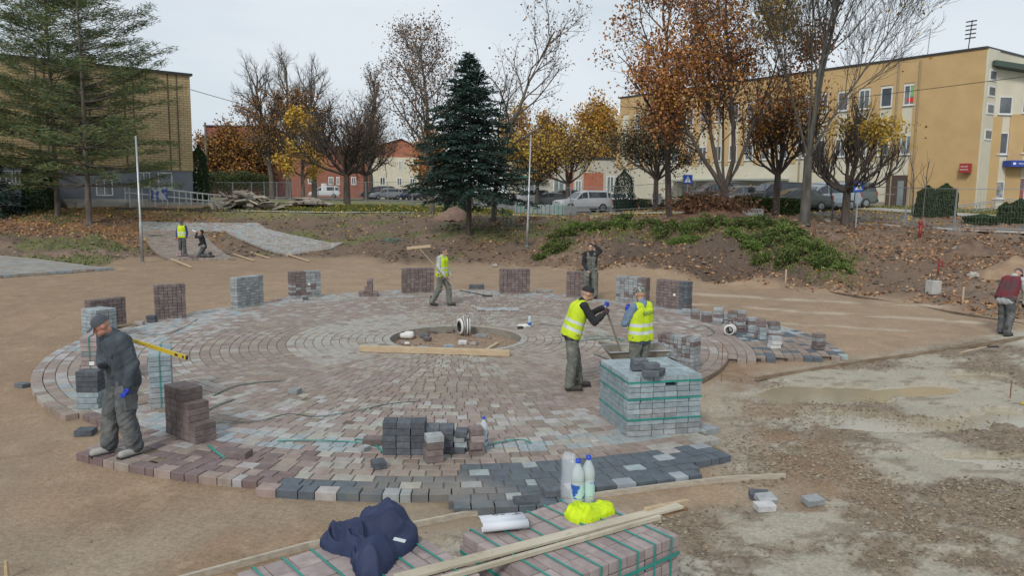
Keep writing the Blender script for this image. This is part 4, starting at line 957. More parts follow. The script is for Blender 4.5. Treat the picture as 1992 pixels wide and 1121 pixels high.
def pollard(px, D, H, tr, label, seed, leafn, cols, bark=m_barkd, tip=3.0, nf=9, group=None, leafs=.15, th=None, spread_=(30, 68), upv=.95, wobv=.17, **kw):
    rr_ = np.random.default_rng(seed); f = [(rr_.uniform(*spread_), k * 360 / nf + rr_.uniform(-12, 12), tip * rr_.uniform(.8, 1.15), .45) for k in range(nf)] + [(8, 40, tip * 1.15, .5), (15, 220, tip * 1.1, .45)]
    return tree('pollarded_tree', px, D, H, th or H - tip, tr, label, seed, levels=2, nch=(12, 8), ang=(42, 38), ratio=(.55, .5), up=upv, wob=wobv, leafn=leafn, leafs=leafs, cols=cols, bark=bark, fork=f, group=group, tipmin=1, **kw)
pp, tp, r_ = pollard(1646, 38.5, 5.6, .21, 'pollarded tree with bare upturned boughs and yellow leaves on top, beside the crossing sign', 21, 0, YEL, tip=3.3, th=2.0, nf=10, spread_=(50, 84), upv=2.0, wobv=.13)
q = r_.normal(size=(1500, 3)) * np.array([.75, .8, .38]) + np.array([1.0, 0, 4.9]); V, Q, C_ = leaves(q, .17, np.array(YEL), r_); link('crown', new_mesh('crown', V, Q, col=C_, mats=[m_leaf]), pp)
pollard(1510, 44, 7.2, .2, 'pollarded tree full of brown and orange leaves, left of the tall bare tree', 22, 5200, RUST + ORNG + YEL[:1], tip=4.2, th=2.6, upv=1.4)
pollard(1275, 56, 6.6, .2, 'round dark tree with fine dense twigs beside the white notices', 23, 6500, [(.10, .10, .05), (.13, .11, .06), (.16, .10, .05)], tip=4, th=2.4, leafs=.17)
pollard(1104, 78, 7.5, .22, 'round yellow tree right of the pale pole, growing by the silver car', 24, 3600, YEL + BRN, tip=4.5, th=2.6, leafs=.22)
pollard(1045, 80, 7.4, .22, 'dense bright yellow round tree directly behind the pale pole', 25, 5200, YEL + BRN[:1], tip=4.3, th=2.6, leafs=.22)
pollard(675, 60, 7.6, .26, 'bare dark pollarded tree with dense twigs standing on the lawn', 26, 1200, BRN, tip=4.9, th=2.5, nf=13, spread_=(30, 72))
pollard(712, 95, 9, .3, 'brown pollarded tree close behind the bare one on the lawn', 27, 4200, BRN + ORNG[:1], tip=5.5, th=3.2)
tree('leafy_tree', 840, 47, 10.8, 1.9, .17, 'grey brown tree with sparse leaves left of the spruce', 31, nch=(20, 9, 5), ang=(46, 42, 40), ratio=(.40, .5, .5), up=.4, leafn=5500, leafs=.12, cols=BRN, start=.1, leafspread=.35)
tree('bare_tree', 960, 42, 10.9, 2.0, .14, 'bare thin tree with few leaves rising right of the spruce', 32, nch=(16, 6, 4), ang=(38, 36, 36), ratio=(.42, .5, .5), up=.5, leafn=900, leafs=.12, cols=BRN, start=.08, lean=(.06, 0))
for q_, (px_, D_, H_, lab) in enumerate(((530, 95, 15, 'leftmost bare tree of the tall group beyond the rubble'), (562, 92, 15, 'middle bare tree of the tall group beyond the rubble'), (612, 96, 14.5, 'rightmost bare tree of the tall group, pinkish twigs'))):
    tree('bare_tree', px_, D_, H_, 2.5, .34, lab, 41 + q_, nch=(22, 10, 7), ang=(38, 36, 36), ratio=(.42, .5, .5), up=.5, leafn=4200, leafs=.2, cols=ORNG[:2] + BRN, start=.02, leafz=(0, .55), bark=m_bark)
tree('bare_tree', 722, 105, 16, 3, .34, 'tall narrow bare tree behind the brown pollard', 45, nch=(24, 10, 6), ang=(32, 36, 36), ratio=(.32, .5, .5), up=.5, leafn=1500, leafs=.2, cols=BRN, start=.02)
tree('yellow_tree', 590, 84, 8.6, 2.0, .22, 'bright yellow maple in front of the bare group', 46, nch=(12, 6, 4), ratio=(.45, .5, .5), leafn=3300, leafs=.26, cols=YEL + ORNG[:1], start=.02, clump=.4, leafspread=.4)
# masses of orange trees further off: separate crowns
def bushy(px, D, H, wd_, label, seed, cols, group=None, n=3500, name='orange_tree', th=1.6, leafs=.34, cat='tree'):
    return tree(name, px, D, H, th, .2, label, seed, levels=2, nch=(14, 7), ang=(60, 50), ratio=(wd_ / H * .62, .5), up=.25, leafn=n, leafs=leafs, cols=cols, start=.02, leafspread=wd_ * .09, group=group, tipmin=1, cat=cat)
gB = 'orange trees behind the hedge'
for q_, (px_, H_, W_) in enumerate(((412, 7.5, 6), (447, 8.5, 7), (480, 8.2, 7), (512, 8, 6))): bushy(px_, 108 + q_ * 2, H_, W_, 'orange leaved tree of the dense row below the red brick building', 50 + q_, ORNG[:2] + BRN[:2] + [(.26, .17, .05)], gB, 4200)
gC = 'yellow orange trees on the skyline'
for q_, (px_, D_, H_, W_) in enumerate(((1005, 125, 13.5, 8), (1052, 128, 12.5, 8), (1090, 130, 12, 8), (1135, 126, 14.5, 9), (1172, 124, 15.5, 9), (1205, 120, 13, 8), (1240, 118, 11, 8), (1285, 115, 12, 8))): bushy(px_, D_, H_, W_, 'golden tree on the skyline behind the low shop row', 60 + q_, ORNG + YEL[:2] + [(.25, .16, .06)], gC, 4200, leafs=.38)
bushy(842, 100, 8.5, 6, 'orange tree between the gabled house and the spruce', 70, ORNG, None, 2500)
# conifers
def conifer(name, px, D, H, Rb, label, seed, cols, th=.8, tr=.2, nwh=34, per=8, droop=.25, needles=70, nl=.22, asp=.28, cone=1.0, rough=.25, top_up=.3, bark=m_barkd, tuft=.16, zstart=None, lightly=1.0, sub=0):
    r_ = np.random.default_rng(seed); x, y = atD(px, D); z = gz(x, y) - .1; w = Wood(); P_, A_ = [], []
    w.tube([(0, 0, 0), (0, 0, .3), (.05, 0, H * .5), (0, 0, H)], tr, .02, 9); zs = zstart or th
    for i in range(nwh):
        t = (i / (nwh - 1)) ** .9; zz = zs + (H - zs) * t * .985
        for k in range(max(3, int(per * (1 - .4 * t)))):
            if r_.random() > lightly: continue
            az = r_.uniform(0, 2 * math.pi); L = Rb * (1 - t) ** cone * r_.uniform(1 - rough, 1 + rough * .6) + .15
            d = np.array([math.cos(az), math.sin(az), top_up * (t - .2) + r_.uniform(-.1, .12)]); n_ = 7; pts = [np.array([0, 0, zz])]
            for s in range(n_): d = d + np.array([0, 0, -droop / n_ * (1.4 if s < n_ / 2 else -.8)]) + r_.normal(size=3) * .05; d /= np.linalg.norm(d); pts.append(pts[-1] + d * L / n_)
            pts = np.array(pts); w.tube(pts, max(.012, tr * .22 * (1 - t)), .006, 4)
            m_ = int(needles * L / Rb * 1.1) + 6; tt = r_.uniform(.12 if not sub else .35, 1, m_) ** .8 * n_; i0 = np.minimum(tt.astype(int), n_ - 1); q = pts[i0] + (pts[i0 + 1] - pts[i0]) * (tt - i0)[:, None]
            dirs = (pts[i0 + 1] - pts[i0]); dirs /= np.linalg.norm(dirs, axis=1)[:, None]; side = np.cross(dirs, [0, 0, 1]) * r_.choice([-1, 1], m_)[:, None]
            spread_ = r_.uniform(0, 1, m_)[:, None] * (.30 * L * (1.15 - tt / n_)[:, None] + .08)
            q = q + side * spread_ + r_.normal(size=(m_, 3)) * tuft * np.array([1, 1, .5]); P_.append(q); A_.append(dirs * .7 + side * .8 + np.array([0, 0, -.1]))
    o = empty(name, (x, y, z), 0, label, 'tree'); link('trunk', new_mesh('trunk', np.concatenate(w.V), np.concatenate(w.Q), mats=[bark], smoothf=True), o)
    P_ = np.concatenate(P_); A_ = np.concatenate(A_); V, Q, C_ = leaves(P_, nl, np.array(cols), r_, aspect=asp, axis=A_)
    link('crown', new_mesh('crown', V, Q, col=C_, mats=[m_leaf]), o); return o
SPR = [(.020, .045, .035), (.028, .06, .045), (.04, .075, .055), (.015, .034, .028)]
PIN = [(.10, .15, .065), (.14, .18, .08), (.085, .12, .055), (.22, .19, .06), (.12, .17, .09)]
conifer('spruce_tree', 912, 38.2, 8.9, 3.3, 'dark blue green spruce standing on the dug bank, centre of the view', 81, SPR, zstart=2.1, nwh=46, per=13, needles=105, nl=.2, asp=.3, droop=.25, cone=.8, tuft=.08, rough=.38)
def pine(px, D, H, label, seed, zs, Rb):
    return conifer('pine_tree', px, D, H, Rb, label, seed, PIN, zstart=zs, nwh=34, per=7, needles=310, nl=.28, asp=.13, droop=-.3, cone=.33, rough=.45, top_up=.55, tuft=.17, tr=.24, bark=m_bark, sub=1)
pine(112, 44.5, 14.5, 'tall soft needled pine, left one of the pair before the brick hall', 82, 2.8, 4.4)
pine(172, 42.5, 15.5, 'tall soft needled pine, right one of the pair, boughs reaching right', 83, 2.2, 4.8)
conifer('spruce_tree', -8, 44, 3.2, 2.0, 'small dark spruce at the left edge of the view', 84, SPR, zstart=.3, nwh=20, per=8, needles=60, tr=.1)
def column(px, D, H, r, label, seed, cols, name='thuja', n=9000, cone=.5, cat='shrub', sz=.12):
    r_ = np.random.default_rng(seed); x, y = atD(px, D); z = gz(x, y) if D < 60 else float(hbase(x, y))
    o = empty(name, (x, y, z - .05), 0, label, cat); MB().tube([(0, 0, 0), (0, 0, H * .8)], [.06, .02], 6).build('stem', m_barkd, o)
    t = r_.uniform(0, 1, n); az = r_.uniform(0, 2 * math.pi, n); rad = r * np.sqrt(np.clip(1 - np.abs(t * 1.0 - .35) ** 2 / .55 * cone - .0, .05, 1)) * (.72 + .42 * fbm(az * 1.3 + 9, t * H * 1.6, 3, seed)) * np.sqrt(r_.uniform(.45, 1, n))
    rad = rad * np.clip((1 - t) * 5, .15, 1)
    p = np.stack([np.cos(az) * rad, np.sin(az) * rad, t * H], 1); V, Q, C_ = leaves(p, sz, np.array(cols), r_, aspect=.5, axis=np.tile([0, 0, 1.], (n, 1)))
    link('foliage', new_mesh('foliage', V, Q, col=C_, mats=[m_leaf]), o); return o
THU = [(.03, .055, .025), (.045, .075, .03), (.06, .09, .035)]
column(78, 46, 3.0, 1.0, 'dark columnar thuja behind the left pine', 91, THU)
column(390, 57, 4.3, .7, 'tall thin thuja at the corner of the brick hall', 92, THU, cone=.3)
column(1803, 45.5, 1.9, .7, 'dark juniper, left one of the pair before the ochre corner', 93, THU, 'juniper', cone=.45)
column(1838, 45.5, 2.05, .72, 'dark juniper, right one of the pair before the ochre corner', 94, THU, 'juniper', cone=.2)
column(1957, 41.5, 1.1, .42, 'small cone shaped thuja by the shop steps', 95, THU, n=3000)
column(1985, 41.5, 1.3, .55, 'round dark shrub at the right edge by the shop steps', 96, THU, 'shrub', n=5000, cone=.2)
column(1913, 41, .5, .9, 'low spreading juniper on the shop lawn', 97, THU, 'juniper', n=2500, cone=.1)
column(885, 48, 2.2, .8, 'dark bush behind the spruce trunk', 98, SPR, 'shrub', n=4000, cone=.2)
column(1213, 62, 3.4, .9, 'young dark spruce beside the round twiggy tree', 99, SPR, 'spruce_tree', n=4500, cone=.9, cat='tree')
def hedge(px0, D0, px1, D1, h, wd_, label, seed, cols, name='hedge', n=16000):
    r_ = np.random.default_rng(seed); a = np.array(atD(px0, D0)); b = np.array(atD(px1, D1)); L = np.linalg.norm(b - a); d = (b - a) / L; ang = math.atan2(d[1], d[0]); m_ = (a + b) / 2
    p = np.stack([r_.uniform(-L / 2, L / 2, n), r_.uniform(-wd_ / 2, wd_ / 2, n), 0 * np.zeros(n)], 1); p[:, 2] = r_.uniform(0, 1, n) ** .6 * h * (.75 + .4 * fbm(p[:, 0] * .8 + 30, p[:, 1] + 30, 2, seed))
    V, Q, C_ = leaves(p, .16, np.array(cols), r_); return tag(link(name, new_mesh(name, V, Q, col=C_, mats=[m_leaf]), None, (m_[0], m_[1], float(hbase(*m_))), (0, 0, ang)), label, 'hedge')
HG = [(.05, .085, .03), (.07, .11, .035), (.09, .12, .04)]
hedge(385, 101, 520, 108, 3.4, 2.5, 'clipped green hedge beyond the mesh fence next to the brick hall', 101, HG + [(.12, .10, .06)])
hedge(1330, 55, 1480, 49, .9, 1.0, 'low green hedge left part, in front of the parked dark cars', 102, HG); hedge(1482, 47.5, 1560, 45, 1.0, 1.0, 'low green hedge near the tall bare tree', 103, HG)
hedge(1180, 66, 1330, 58, .8, .9, 'low hedge behind the white notices', 104, HG)
# little bare saplings by the entrance
for q_, (px_, D_, H_) in enumerate(((1797, 45, 3.4), (1775, 47, 3.8), (1455 + 165, 41, 2.6))):
    tree('sapling', px_, D_, H_, 1.0, .05, ['bare leaning sapling between the junipers and the steps', 'bare sapling next to the ochre wall panel', 'thin bare sapling near the silver van'][q_], 110 + q_, levels=1, nch=(6,), ang=(35,), ratio=(.6,), start=.05, tipmin=1, up=.4)

# creeping junipers spreading over the mound
JUN = [(.055, .09, .022), (.08, .14, .03), (.12, .18, .04), (.17, .21, .06), (.035, .055, .02), (.16, .12, .06)]
def juniper(px, D, rx, ry, h, seed):
    r_ = np.random.default_rng(seed); x, y = atD(px, D); o = empty('creeping_juniper', (x, y, gz(x, y)), r_.uniform(-.4, .4), 'bright green creeping juniper spreading over the earth mound', 'juniper', 'creeping junipers on the mound')
    w = Wood(); P_, A_ = [], []
    for k in range(26):
        az = r_.uniform(0, 2 * math.pi); L = r_.uniform(.5, 1.1); n_ = 6; d = np.array([math.cos(az) * rx, math.sin(az) * ry, 0]) * L; pts = []
        top = h * r_.uniform(.4, 1.15); ts = np.arange(n_ + 1) / n_; gg = ground_z(x + d[0] * ts, y + d[1] * ts)
        pts = np.stack([d[0] * ts, d[1] * ts, gg - gg[0] + top * np.sin(np.minimum(1, ts * 1.2) * math.pi * .8) + .03], 1); w.tube(pts, .012, .004, 3); m_ = 75; tt = r_.uniform(.15, .999, m_) * n_; i0 = tt.astype(int); q = pts[i0] + (pts[i0 + 1] - pts[i0]) * (tt - i0)[:, None] + r_.normal(size=(m_, 3)) * np.array([.07, .07, .035]); P_.append(q)
        dd = pts[i0 + 1] - pts[i0]; A_.append(dd / np.linalg.norm(dd, axis=1)[:, None] + np.array([0, 0, .5]))
    link('stems', new_mesh('stems', np.concatenate(w.V), np.concatenate(w.Q), mats=[m_barkd]), o)
    cc = np.array(JUN); V, Q, C_ = leaves(np.concatenate(P_), .13, cc if seed % 3 else cc[1:4], r_, aspect=.28, axis=np.concatenate(A_)); link('foliage', new_mesh('foliage', V, Q, col=C_, mats=[m_leaf]), o)
for q_, (px_, D_, rx_, ry_, h_) in enumerate(((1080, 35.6, .7, .5, .25), (1100, 36.8, 1.0, .6, .35), (1135, 37.6, 1.1, .6, .35), (1090, 35.0, .6, .4, .22), (1178, 36.9, 1.0, .6, .3), (1225, 36.0, 1.1, .6, .35), (1262, 35.2, 1.0, .6, .3), (1300, 33.6, .8, .5, .3), (1345, 33.6, 1.1, .6, .35), (1385, 33.0, 1.1, .6, .4), (1425, 32.4, 1.0, .6, .35),
        (1330, 32.2, .8, .4, .25), (1462, 32.2, .9, .6, .3), (1510, 32.4, .9, .6, .45), (1525, 30.8, .9, .5, .4), (1490, 30.4, .7, .4, .3), (1550, 29.6, 1.0, .5, .35), (1580, 28.6, .9, .5, .35), (1545, 28.2, .8, .4, .3), (1620, 28.0, .8, .4, .28), (1470, 29.9, .5, .3, .25), (1205, 37.6, .8, .5, .3), (1055, 34.6, .4, .3, .15), (1640, 27.4, .6, .35, .22), (1598, 27.7, .7, .35, .25), (1487, 28.8, .4, .3, .2), (1440, 30.8, .6, .35, .25), (1290, 34.8, .5, .3, .2))): juniper(px_, D_, rx_, ry_, h_, 700 + q_)

# ============================================================ GROUND COVER (uncountable)
def scatter(N, box, seed):
    r_ = np.random.default_rng(seed); x = r_.uniform(box[0], box[1], N); y = r_.uniform(box[2], box[3], N); return x, y, r_
# fallen leaves: on the bank and beyond, few on the sand
x, y, r_ = scatter(165000, (-32, 27, 18, 50), 301); u_ = x / y; b_, f_, m_ = zones(x, y)
dens = b_ * (.10 + .9 * smooth(-4, 3, x)) * smooth(.38, .58, fbm(x * .8, y * .8, 4, 302)) * (x / y > -.3) + .8 * b_ * smooth(-.36, -.43, x / y) * smooth(37, 41, y) + .05 * b_
dens = np.maximum(dens, 1.3 * smooth(1.7, .2, np.abs(y - edgeD(u_) - .7)) * (x > 1.5) * smooth(.3, .5, fbm(x * 1.5, y * 1.5, 2, 305))); dens = np.where(np.abs(u_) < .72, dens, 0)
k = r_.uniform(0, 1, len(x)) < dens * .62; x, y = x[k], y[k]; p = np.stack([x, y, ground_z(x, y) + .02], 1)
V, Q, C_ = leaves(p, .12, np.array([(.34, .18, .09), (.44, .26, .13), (.27, .13, .075), (.50, .33, .19), (.36, .21, .12), (.2, .12, .08)]), r_, axis=np.tile([1., 0, 0], (len(p), 1)) + r_.normal(size=(len(p), 3)) * np.array([1, 1, .15]))
tag(link('fallen_leaves', new_mesh('fallen_leaves', V, Q, col=C_, mats=[m_leaf])), kind='stuff')
x, y, r_ = scatter(6000, (-30, 24, 40, 60), 303); k = (np.abs(x / y) < .75) & (r_.uniform(0, 1, len(x)) < np.where(x > 6, 1.0, .3)); x, y = x[k], y[k]; p = np.stack([x, y, hbase(x, y) + .08], 1)
V, Q, C_ = leaves(p, .13, np.array(YEL), r_); tag(link('fallen_leaves', new_mesh('fallen_leaves', V, Q, col=C_, mats=[m_leaf])), kind='stuff')
# grass: mound sods, patches and lawns
def grass(N, box, seed, dfun, h, cols, wd_=.03):
    x, y, r_ = scatter(N, box, seed); k = r_.uniform(0, 1, N) < dfun(x, y); x, y = x[k], y[k]; n = len(x); z = ground_z(x, y) - .02
    az = r_.uniform(0, 2 * math.pi, n); hh = h * r_.uniform(.5, 1.3, n); ln = r_.uniform(.1, .9, n)
    dx, dy = np.cos(az), np.sin(az); w_ = wd_ * r_.uniform(.6, 1.4, n)
    b0 = np.stack([x - dy * w_, y + dx * w_, z], 1); b1 = np.stack([x + dy * w_, y - dx * w_, z], 1)
    m0 = np.stack([x + dx * hh * ln * .4 - dy * w_ * .7, y + dy * hh * ln * .4 + dx * w_ * .7, z + hh * .7], 1); m1 = m0 + np.stack([dy * w_ * 1.4, -dx * w_ * 1.4, 0 * x], 1)
    t = np.stack([x + dx * hh * ln, y + dy * hh * ln, z + hh * (1 - .35 * ln)], 1)
    V = np.stack([b0, b1, m1, m0, t], 1).reshape(-1, 3); i = np.arange(n)[:, None] * 5; Q = np.concatenate([i, i + 1, i + 2, i + 3], 1); T = np.concatenate([i + 3, i + 2, i + 4], 1)
    c_ = np.array(cols)[r_.integers(0, len(cols), n)] * r_.uniform(.7, 1.3, (n, 1))
    return tag(link('grass', new_mesh('grass', V, Q, T, col=np.concatenate([c_, c_]), mats=[m_leaf])), kind='stuff')
GR = [(.10, .15, .03), (.13, .19, .04), (.075, .11, .025), (.17, .19, .06), (.2, .17, .07)]
def mound(x, y):
    u_ = x / y; e = edgeD(u_); q = y - e
    lo = np.interp(u_, [.04, .10, .16, .27, .33, .45], [1.2, 1.6, 2.7, 2.9, .9, .3])
    a = smooth(.035, .07, u_) * smooth(.47, .43, u_) * smooth(-.3, .5, -lo + q + .5 * (fbm(x * .9, y * .9, 2, 311) - .5)) * smooth(7.5, 4.5, q)
    return a * smooth(.36, .50, fbm(x * .75, y * .75, 3, 313))
grass(90000, (.5, 19, 24, 42), 321, mound, .12, [(.14, .19, .04), (.18, .23, .055), (.10, .14, .03), (.22, .23, .08), (.26, .21, .10)], .018)
grass(16000, (-30, 4, 30, 47), 323, lambda x, y: zones(x, y)[0] * smooth(.55, .66, fbm(x * .35, y * .6, 3, 171)) * .9 * (np.abs(x / y) < .75), .12, GR, .03)
grass(22000, (-20, 0, 46, 60), 325, lambda x, y: smooth(46.5, 47.5, y) * (np.abs(x / y) < .75) * .9, .12, [(.14, .16, .04), (.19, .18, .05), (.11, .13, .035)], .05)
grass(16000, (10, 34, 38, 56), 327, lambda x, y: ((((x - A0[0]) * NA[0] + (y - A0[1]) * NA[1]) < 4.3) | (np.abs((x - A0[0]) * NA[0] + (y - A0[1]) * NA[1] - 7.0) < .4)) * 1.0, .12, [(.14, .17, .04), (.19, .19, .06), (.30, .26, .06)], .05)
grass(9000, (-20, -8, 26, 40), 329, lambda x, y: zones(x, y)[0] * smooth(.45, .6, fbm(x * .6, y * .6, 3, 331)) * (x / y < -.45) * .7, .10, GR + [(.2, .17, .09)], .03)
# clods and stones
def stones(name, N, box, seed, dfun, s0, s1, cols, m=None):
    x, y, r_ = scatter(N, box, seed); k = r_.uniform(0, 1, N) < dfun(x, y); x, y = x[k], y[k]; n = len(x); s = s0 + (s1 - s0) * r_.uniform(0, 1, n) ** 3
    z = ground_z(x, y) + s * .15
    base = np.array([(1, 0, 0), (.3, .9, .1), (-.8, .5, 0), (-.7, -.6, .1), (.4, -.9, 0), (.2, .1, .75), (-.1, 0, -.6)]); F = [(0, 1, 5), (1, 2, 5), (2, 3, 5), (3, 4, 5), (4, 0, 5), (1, 0, 6), (2, 1, 6), (3, 2, 6), (4, 3, 6), (0, 4, 6)]
    v = base[None] * (1 + r_.normal(size=(n, 7, 3)) * .22); a = r_.uniform(0, 6.28, n); ca, sa = np.cos(a)[:, None], np.sin(a)[:, None]
    v = np.stack([v[..., 0] * ca - v[..., 1] * sa, v[..., 0] * sa + v[..., 1] * ca, v[..., 2]], -1) * s[:, None, None] * np.array([1, 1, .8]) + np.stack([x, y, z], 1)[:, None, :]
    T = (np.array(F)[None] + (np.arange(n) * 7)[:, None, None]).reshape(-1, 3); c_ = np.array(cols)[r_.integers(0, len(cols), n)] * r_.uniform(.8, 1.15, (n, 1))
    return tag(link(name, new_mesh(name, v.reshape(-1, 3), None, T, col=np.repeat(c_, 10, 0), mats=[m or m_clod])), kind='stuff')
m_clod = mat('clod', (1, 1, 1), (.75, .75, .75), 20, .95, vcol=True, bump=.004, bscale=60)
MUDC = [(.29, .235, .165), (.24, .185, .125), (.34, .285, .21), (.20, .15, .10)]
def mudd(x, y):
    m_ = zones(x, y)[2]; a = smooth(.46, .62, fbm(x * .75, y * .9, 3, 341)); dist = smooth(4.2, 5.2, y + .0 * x)
    band = smooth(1.6, .3, np.abs((y - 8.6) + .42 * (x - 3.2))) + smooth(1.2, .2, np.abs((y - 6.6) + .6 * (x - 3.6))) + .25
    return m_ * a * np.clip(band, 0, 1)
stones('gravel', 130000, (1.2, 9.5, 4.4, 14.5), 343, mudd, .005, .026, MUDC)
stones('clods', 14000, (-1, 16, 4.2, 26), 345, lambda x, y: zones(x, y)[2] * smooth(.5, .62, fbm(x * 1.3, y * 1.3, 3, 347)) * .5, .006, .03, MUDC)
stones('clods', 26000, (-28, 24, 20, 48), 349, lambda x, y: zones(x, y)[0] * (np.abs(x / y) < .72) * smooth(.35, .6, fbm(x * .6, y * .6, 3, 351)) * .8, .02, .12, [(.13, .095, .07), (.19, .14, .10), (.10, .075, .055), (.27, .2, .15)])
stones('clods', 14000, (-12, 14, 5, 33), 353, lambda x, y: (1 - zones(x, y)[0]) * (np.hypot(x - CX, y - CY) > 8.9) * .35, .004, .02, [(.30, .2, .13), (.24, .17, .12)])
stones('clods', 700, (-2.6, .2, 14.9, 17.7), 355, lambda x, y: (np.hypot(x - CX, y - CY) < 1.34) * 1.0, .01, .045, [(.27, .19, .14), (.36, .30, .24), (.2, .14, .1)])
# ============================================================ FENCE PANELS
m_galv = mat('galvanised_wire', (.24, .25, .26), (.32, .33, .34), 4, .5, metal=.3)
def fence_panel(a, b, label, first=[None]):
    a = np.array(a); b = np.array(b); L = float(np.linalg.norm(b - a)); ang = math.atan2(b[1] - a[1], b[0] - a[0]); za = float(hbase(*a)); zb_ = float(hbase(*b))
    o = empty('fence_panel', ((a[0] + b[0]) / 2, (a[1] + b[1]) / 2, (za + zb_) / 2), ang, label, 'mesh fence', 'mesh fence panels along the street')
    o.rotation_euler = (0, -math.atan2(zb_ - za, L), ang)
    key = 'x'
    if first[0] is None:
        h = 3.45 / 2; f = MB()
        for x_ in (-h, h): f.tube([(x_, 0, .1), (x_, 0, 2.05)], .022, 6)
        for z_ in (.25, 2.0): f.tube([(-h, 0, z_), (h, 0, z_)], .02, 6)
        m1 = f.mesh('frame', m_galv); wv = MB()
        for k in range(29): wv.bar((-h + .12 * k, 0, .25), (-h + .12 * k, 0, 2.0), .0032)
        for k in range(8): wv.bar((-h, .003, .25 + .25 * k), (h, .003, .25 + .25 * k), .0032)
        m2 = wv.mesh('wire_mesh', m_galv); ft = MB(); ft.box((h, 0, .07), (.62, .26, .14), taper=.85); m3 = ft.mesh('foot_block', mat('fence_foot', (.16, .15, .14), (.22, .2, .19), 5, .9))
        first[0] = (m1, m2, m3)
    for n_, m_ in zip(('frame', 'wire_mesh', 'foot_block'), first[0]): link(n_, m_, o)
    return o
fpts = [atD(2040, 33), atD(1862, 35), (19.6, 39.5), (16.0, 48), (12.3, 56.5), (5.5, 60.5), (-3, 66.5), (-14, 76), (-24, 88), (-33, 98), (-43, 104)]
pos = [np.array(fpts[0])]; tot = 0
path = np.array(fpts); seg = np.linalg.norm(np.diff(path, axis=0), axis=1); cum = np.concatenate([[0], np.cumsum(seg)]); nP = int(cum[-1] / 3.55)
pt = lambda s: np.array([np.interp(s, cum, path[:, 0]), np.interp(s, cum, path[:, 1])])
for k in range(nP): fence_panel(pt(k * 3.55), pt((k + 1) * 3.55 - .08), 'galvanised mesh fence panel on a concrete foot, one of the line along the street')
# white notices on the fence
for (px_, py_, w_, h_, D_, lb) in ((1277, 387, .72, .8, 58.4, 'large white notice sheet on the mesh fence by the round dark tree'), (1297, 391, .36, .55, 58.1, 'small white notice on the fence right of the large one'), (1422, 391, .34, .75, 50.5, 'narrow white notice on the fence by the maple trunk'), (631, 364, .6, .8, 84, 'small white notice on the distant fence in front of the salmon house')):
    x_, y_ = atD(px_, D_); tag(MB().box((0, 0, 0), (w_, .02, h_)).build('notice', mat('notice_sheet', (.66, .68, .70), (.58, .6, .62), 3, .6), None, loc=(x_, y_, zD(px_, py_, D_)), rot=(0, 0, -.4 if px_ > 1000 else 0)), lb, 'notice')
# ============================================================ VEHICLES
m_tyre = mat('tyre', (.02, .02, .02), rough=.85); m_rim = mat('rim', (.3, .31, .32), rough=.35, metal=.7); m_carglass = mat('car_glass', (.02, .025, .03), (.05, .06, .07), 1, .08, spec=.7)
m_hl = mat('headlight', (.6, .62, .64), rough=.15); m_tl = mat('tail_light', (.4, .03, .02), rough=.3)
TYPES = dict(suv=dict(L=4.7, W=1.85, st=[(-2.35, .55, .95, .95), (-2.3, .35, 1.05, 1.05), (-2.2, .32, 1.12, 1.62), (-1.9, .32, 1.12, 1.74), (-.1, .32, 1.08, 1.76), (.4, .32, 1.06, 1.64), (1.05, .32, 1.04, 1.08), (2.1, .34, .95, .97), (2.33, .4, .8, .82)], r=.37),
             hatch=dict(L=4.2, W=1.72, st=[(-2.1, .5, .8, .8), (-2.05, .3, .95, .97), (-1.85, .25, .98, 1.3), (-1.5, .24, .97, 1.44), (.1, .24, .94, 1.47), (.5, .24, .93, 1.36), (1.25, .24, .9, .94), (1.9, .28, .76, .78), (2.1, .36, .62, .64)], r=.31),
             sedan=dict(L=4.6, W=1.75, st=[(-2.3, .45, .85, .87), (-2.2, .28, .95, .97), (-1.6, .24, .97, 1.0), (-1.0, .24, .96, 1.38), (.1, .24, .94, 1.43), (.5, .24, .93, 1.32), (1.2, .24, .9, .93), (2.05, .28, .75, .77), (2.3, .36, .62, .64)], r=.31),
             van=dict(L=4.7, W=1.85, st=[(-2.35, .5, .95, .95), (-2.3, .32, 1.05, 1.35), (-2.1, .28, 1.06, 1.72), (-1.6, .28, 1.05, 1.80), (.3, .28, 1.0, 1.78), (.9, .28, .98, 1.5), (1.6, .28, .94, .98), (2.15, .3, .84, .86), (2.34, .4, .68, .7)], r=.33))
_cp = {}
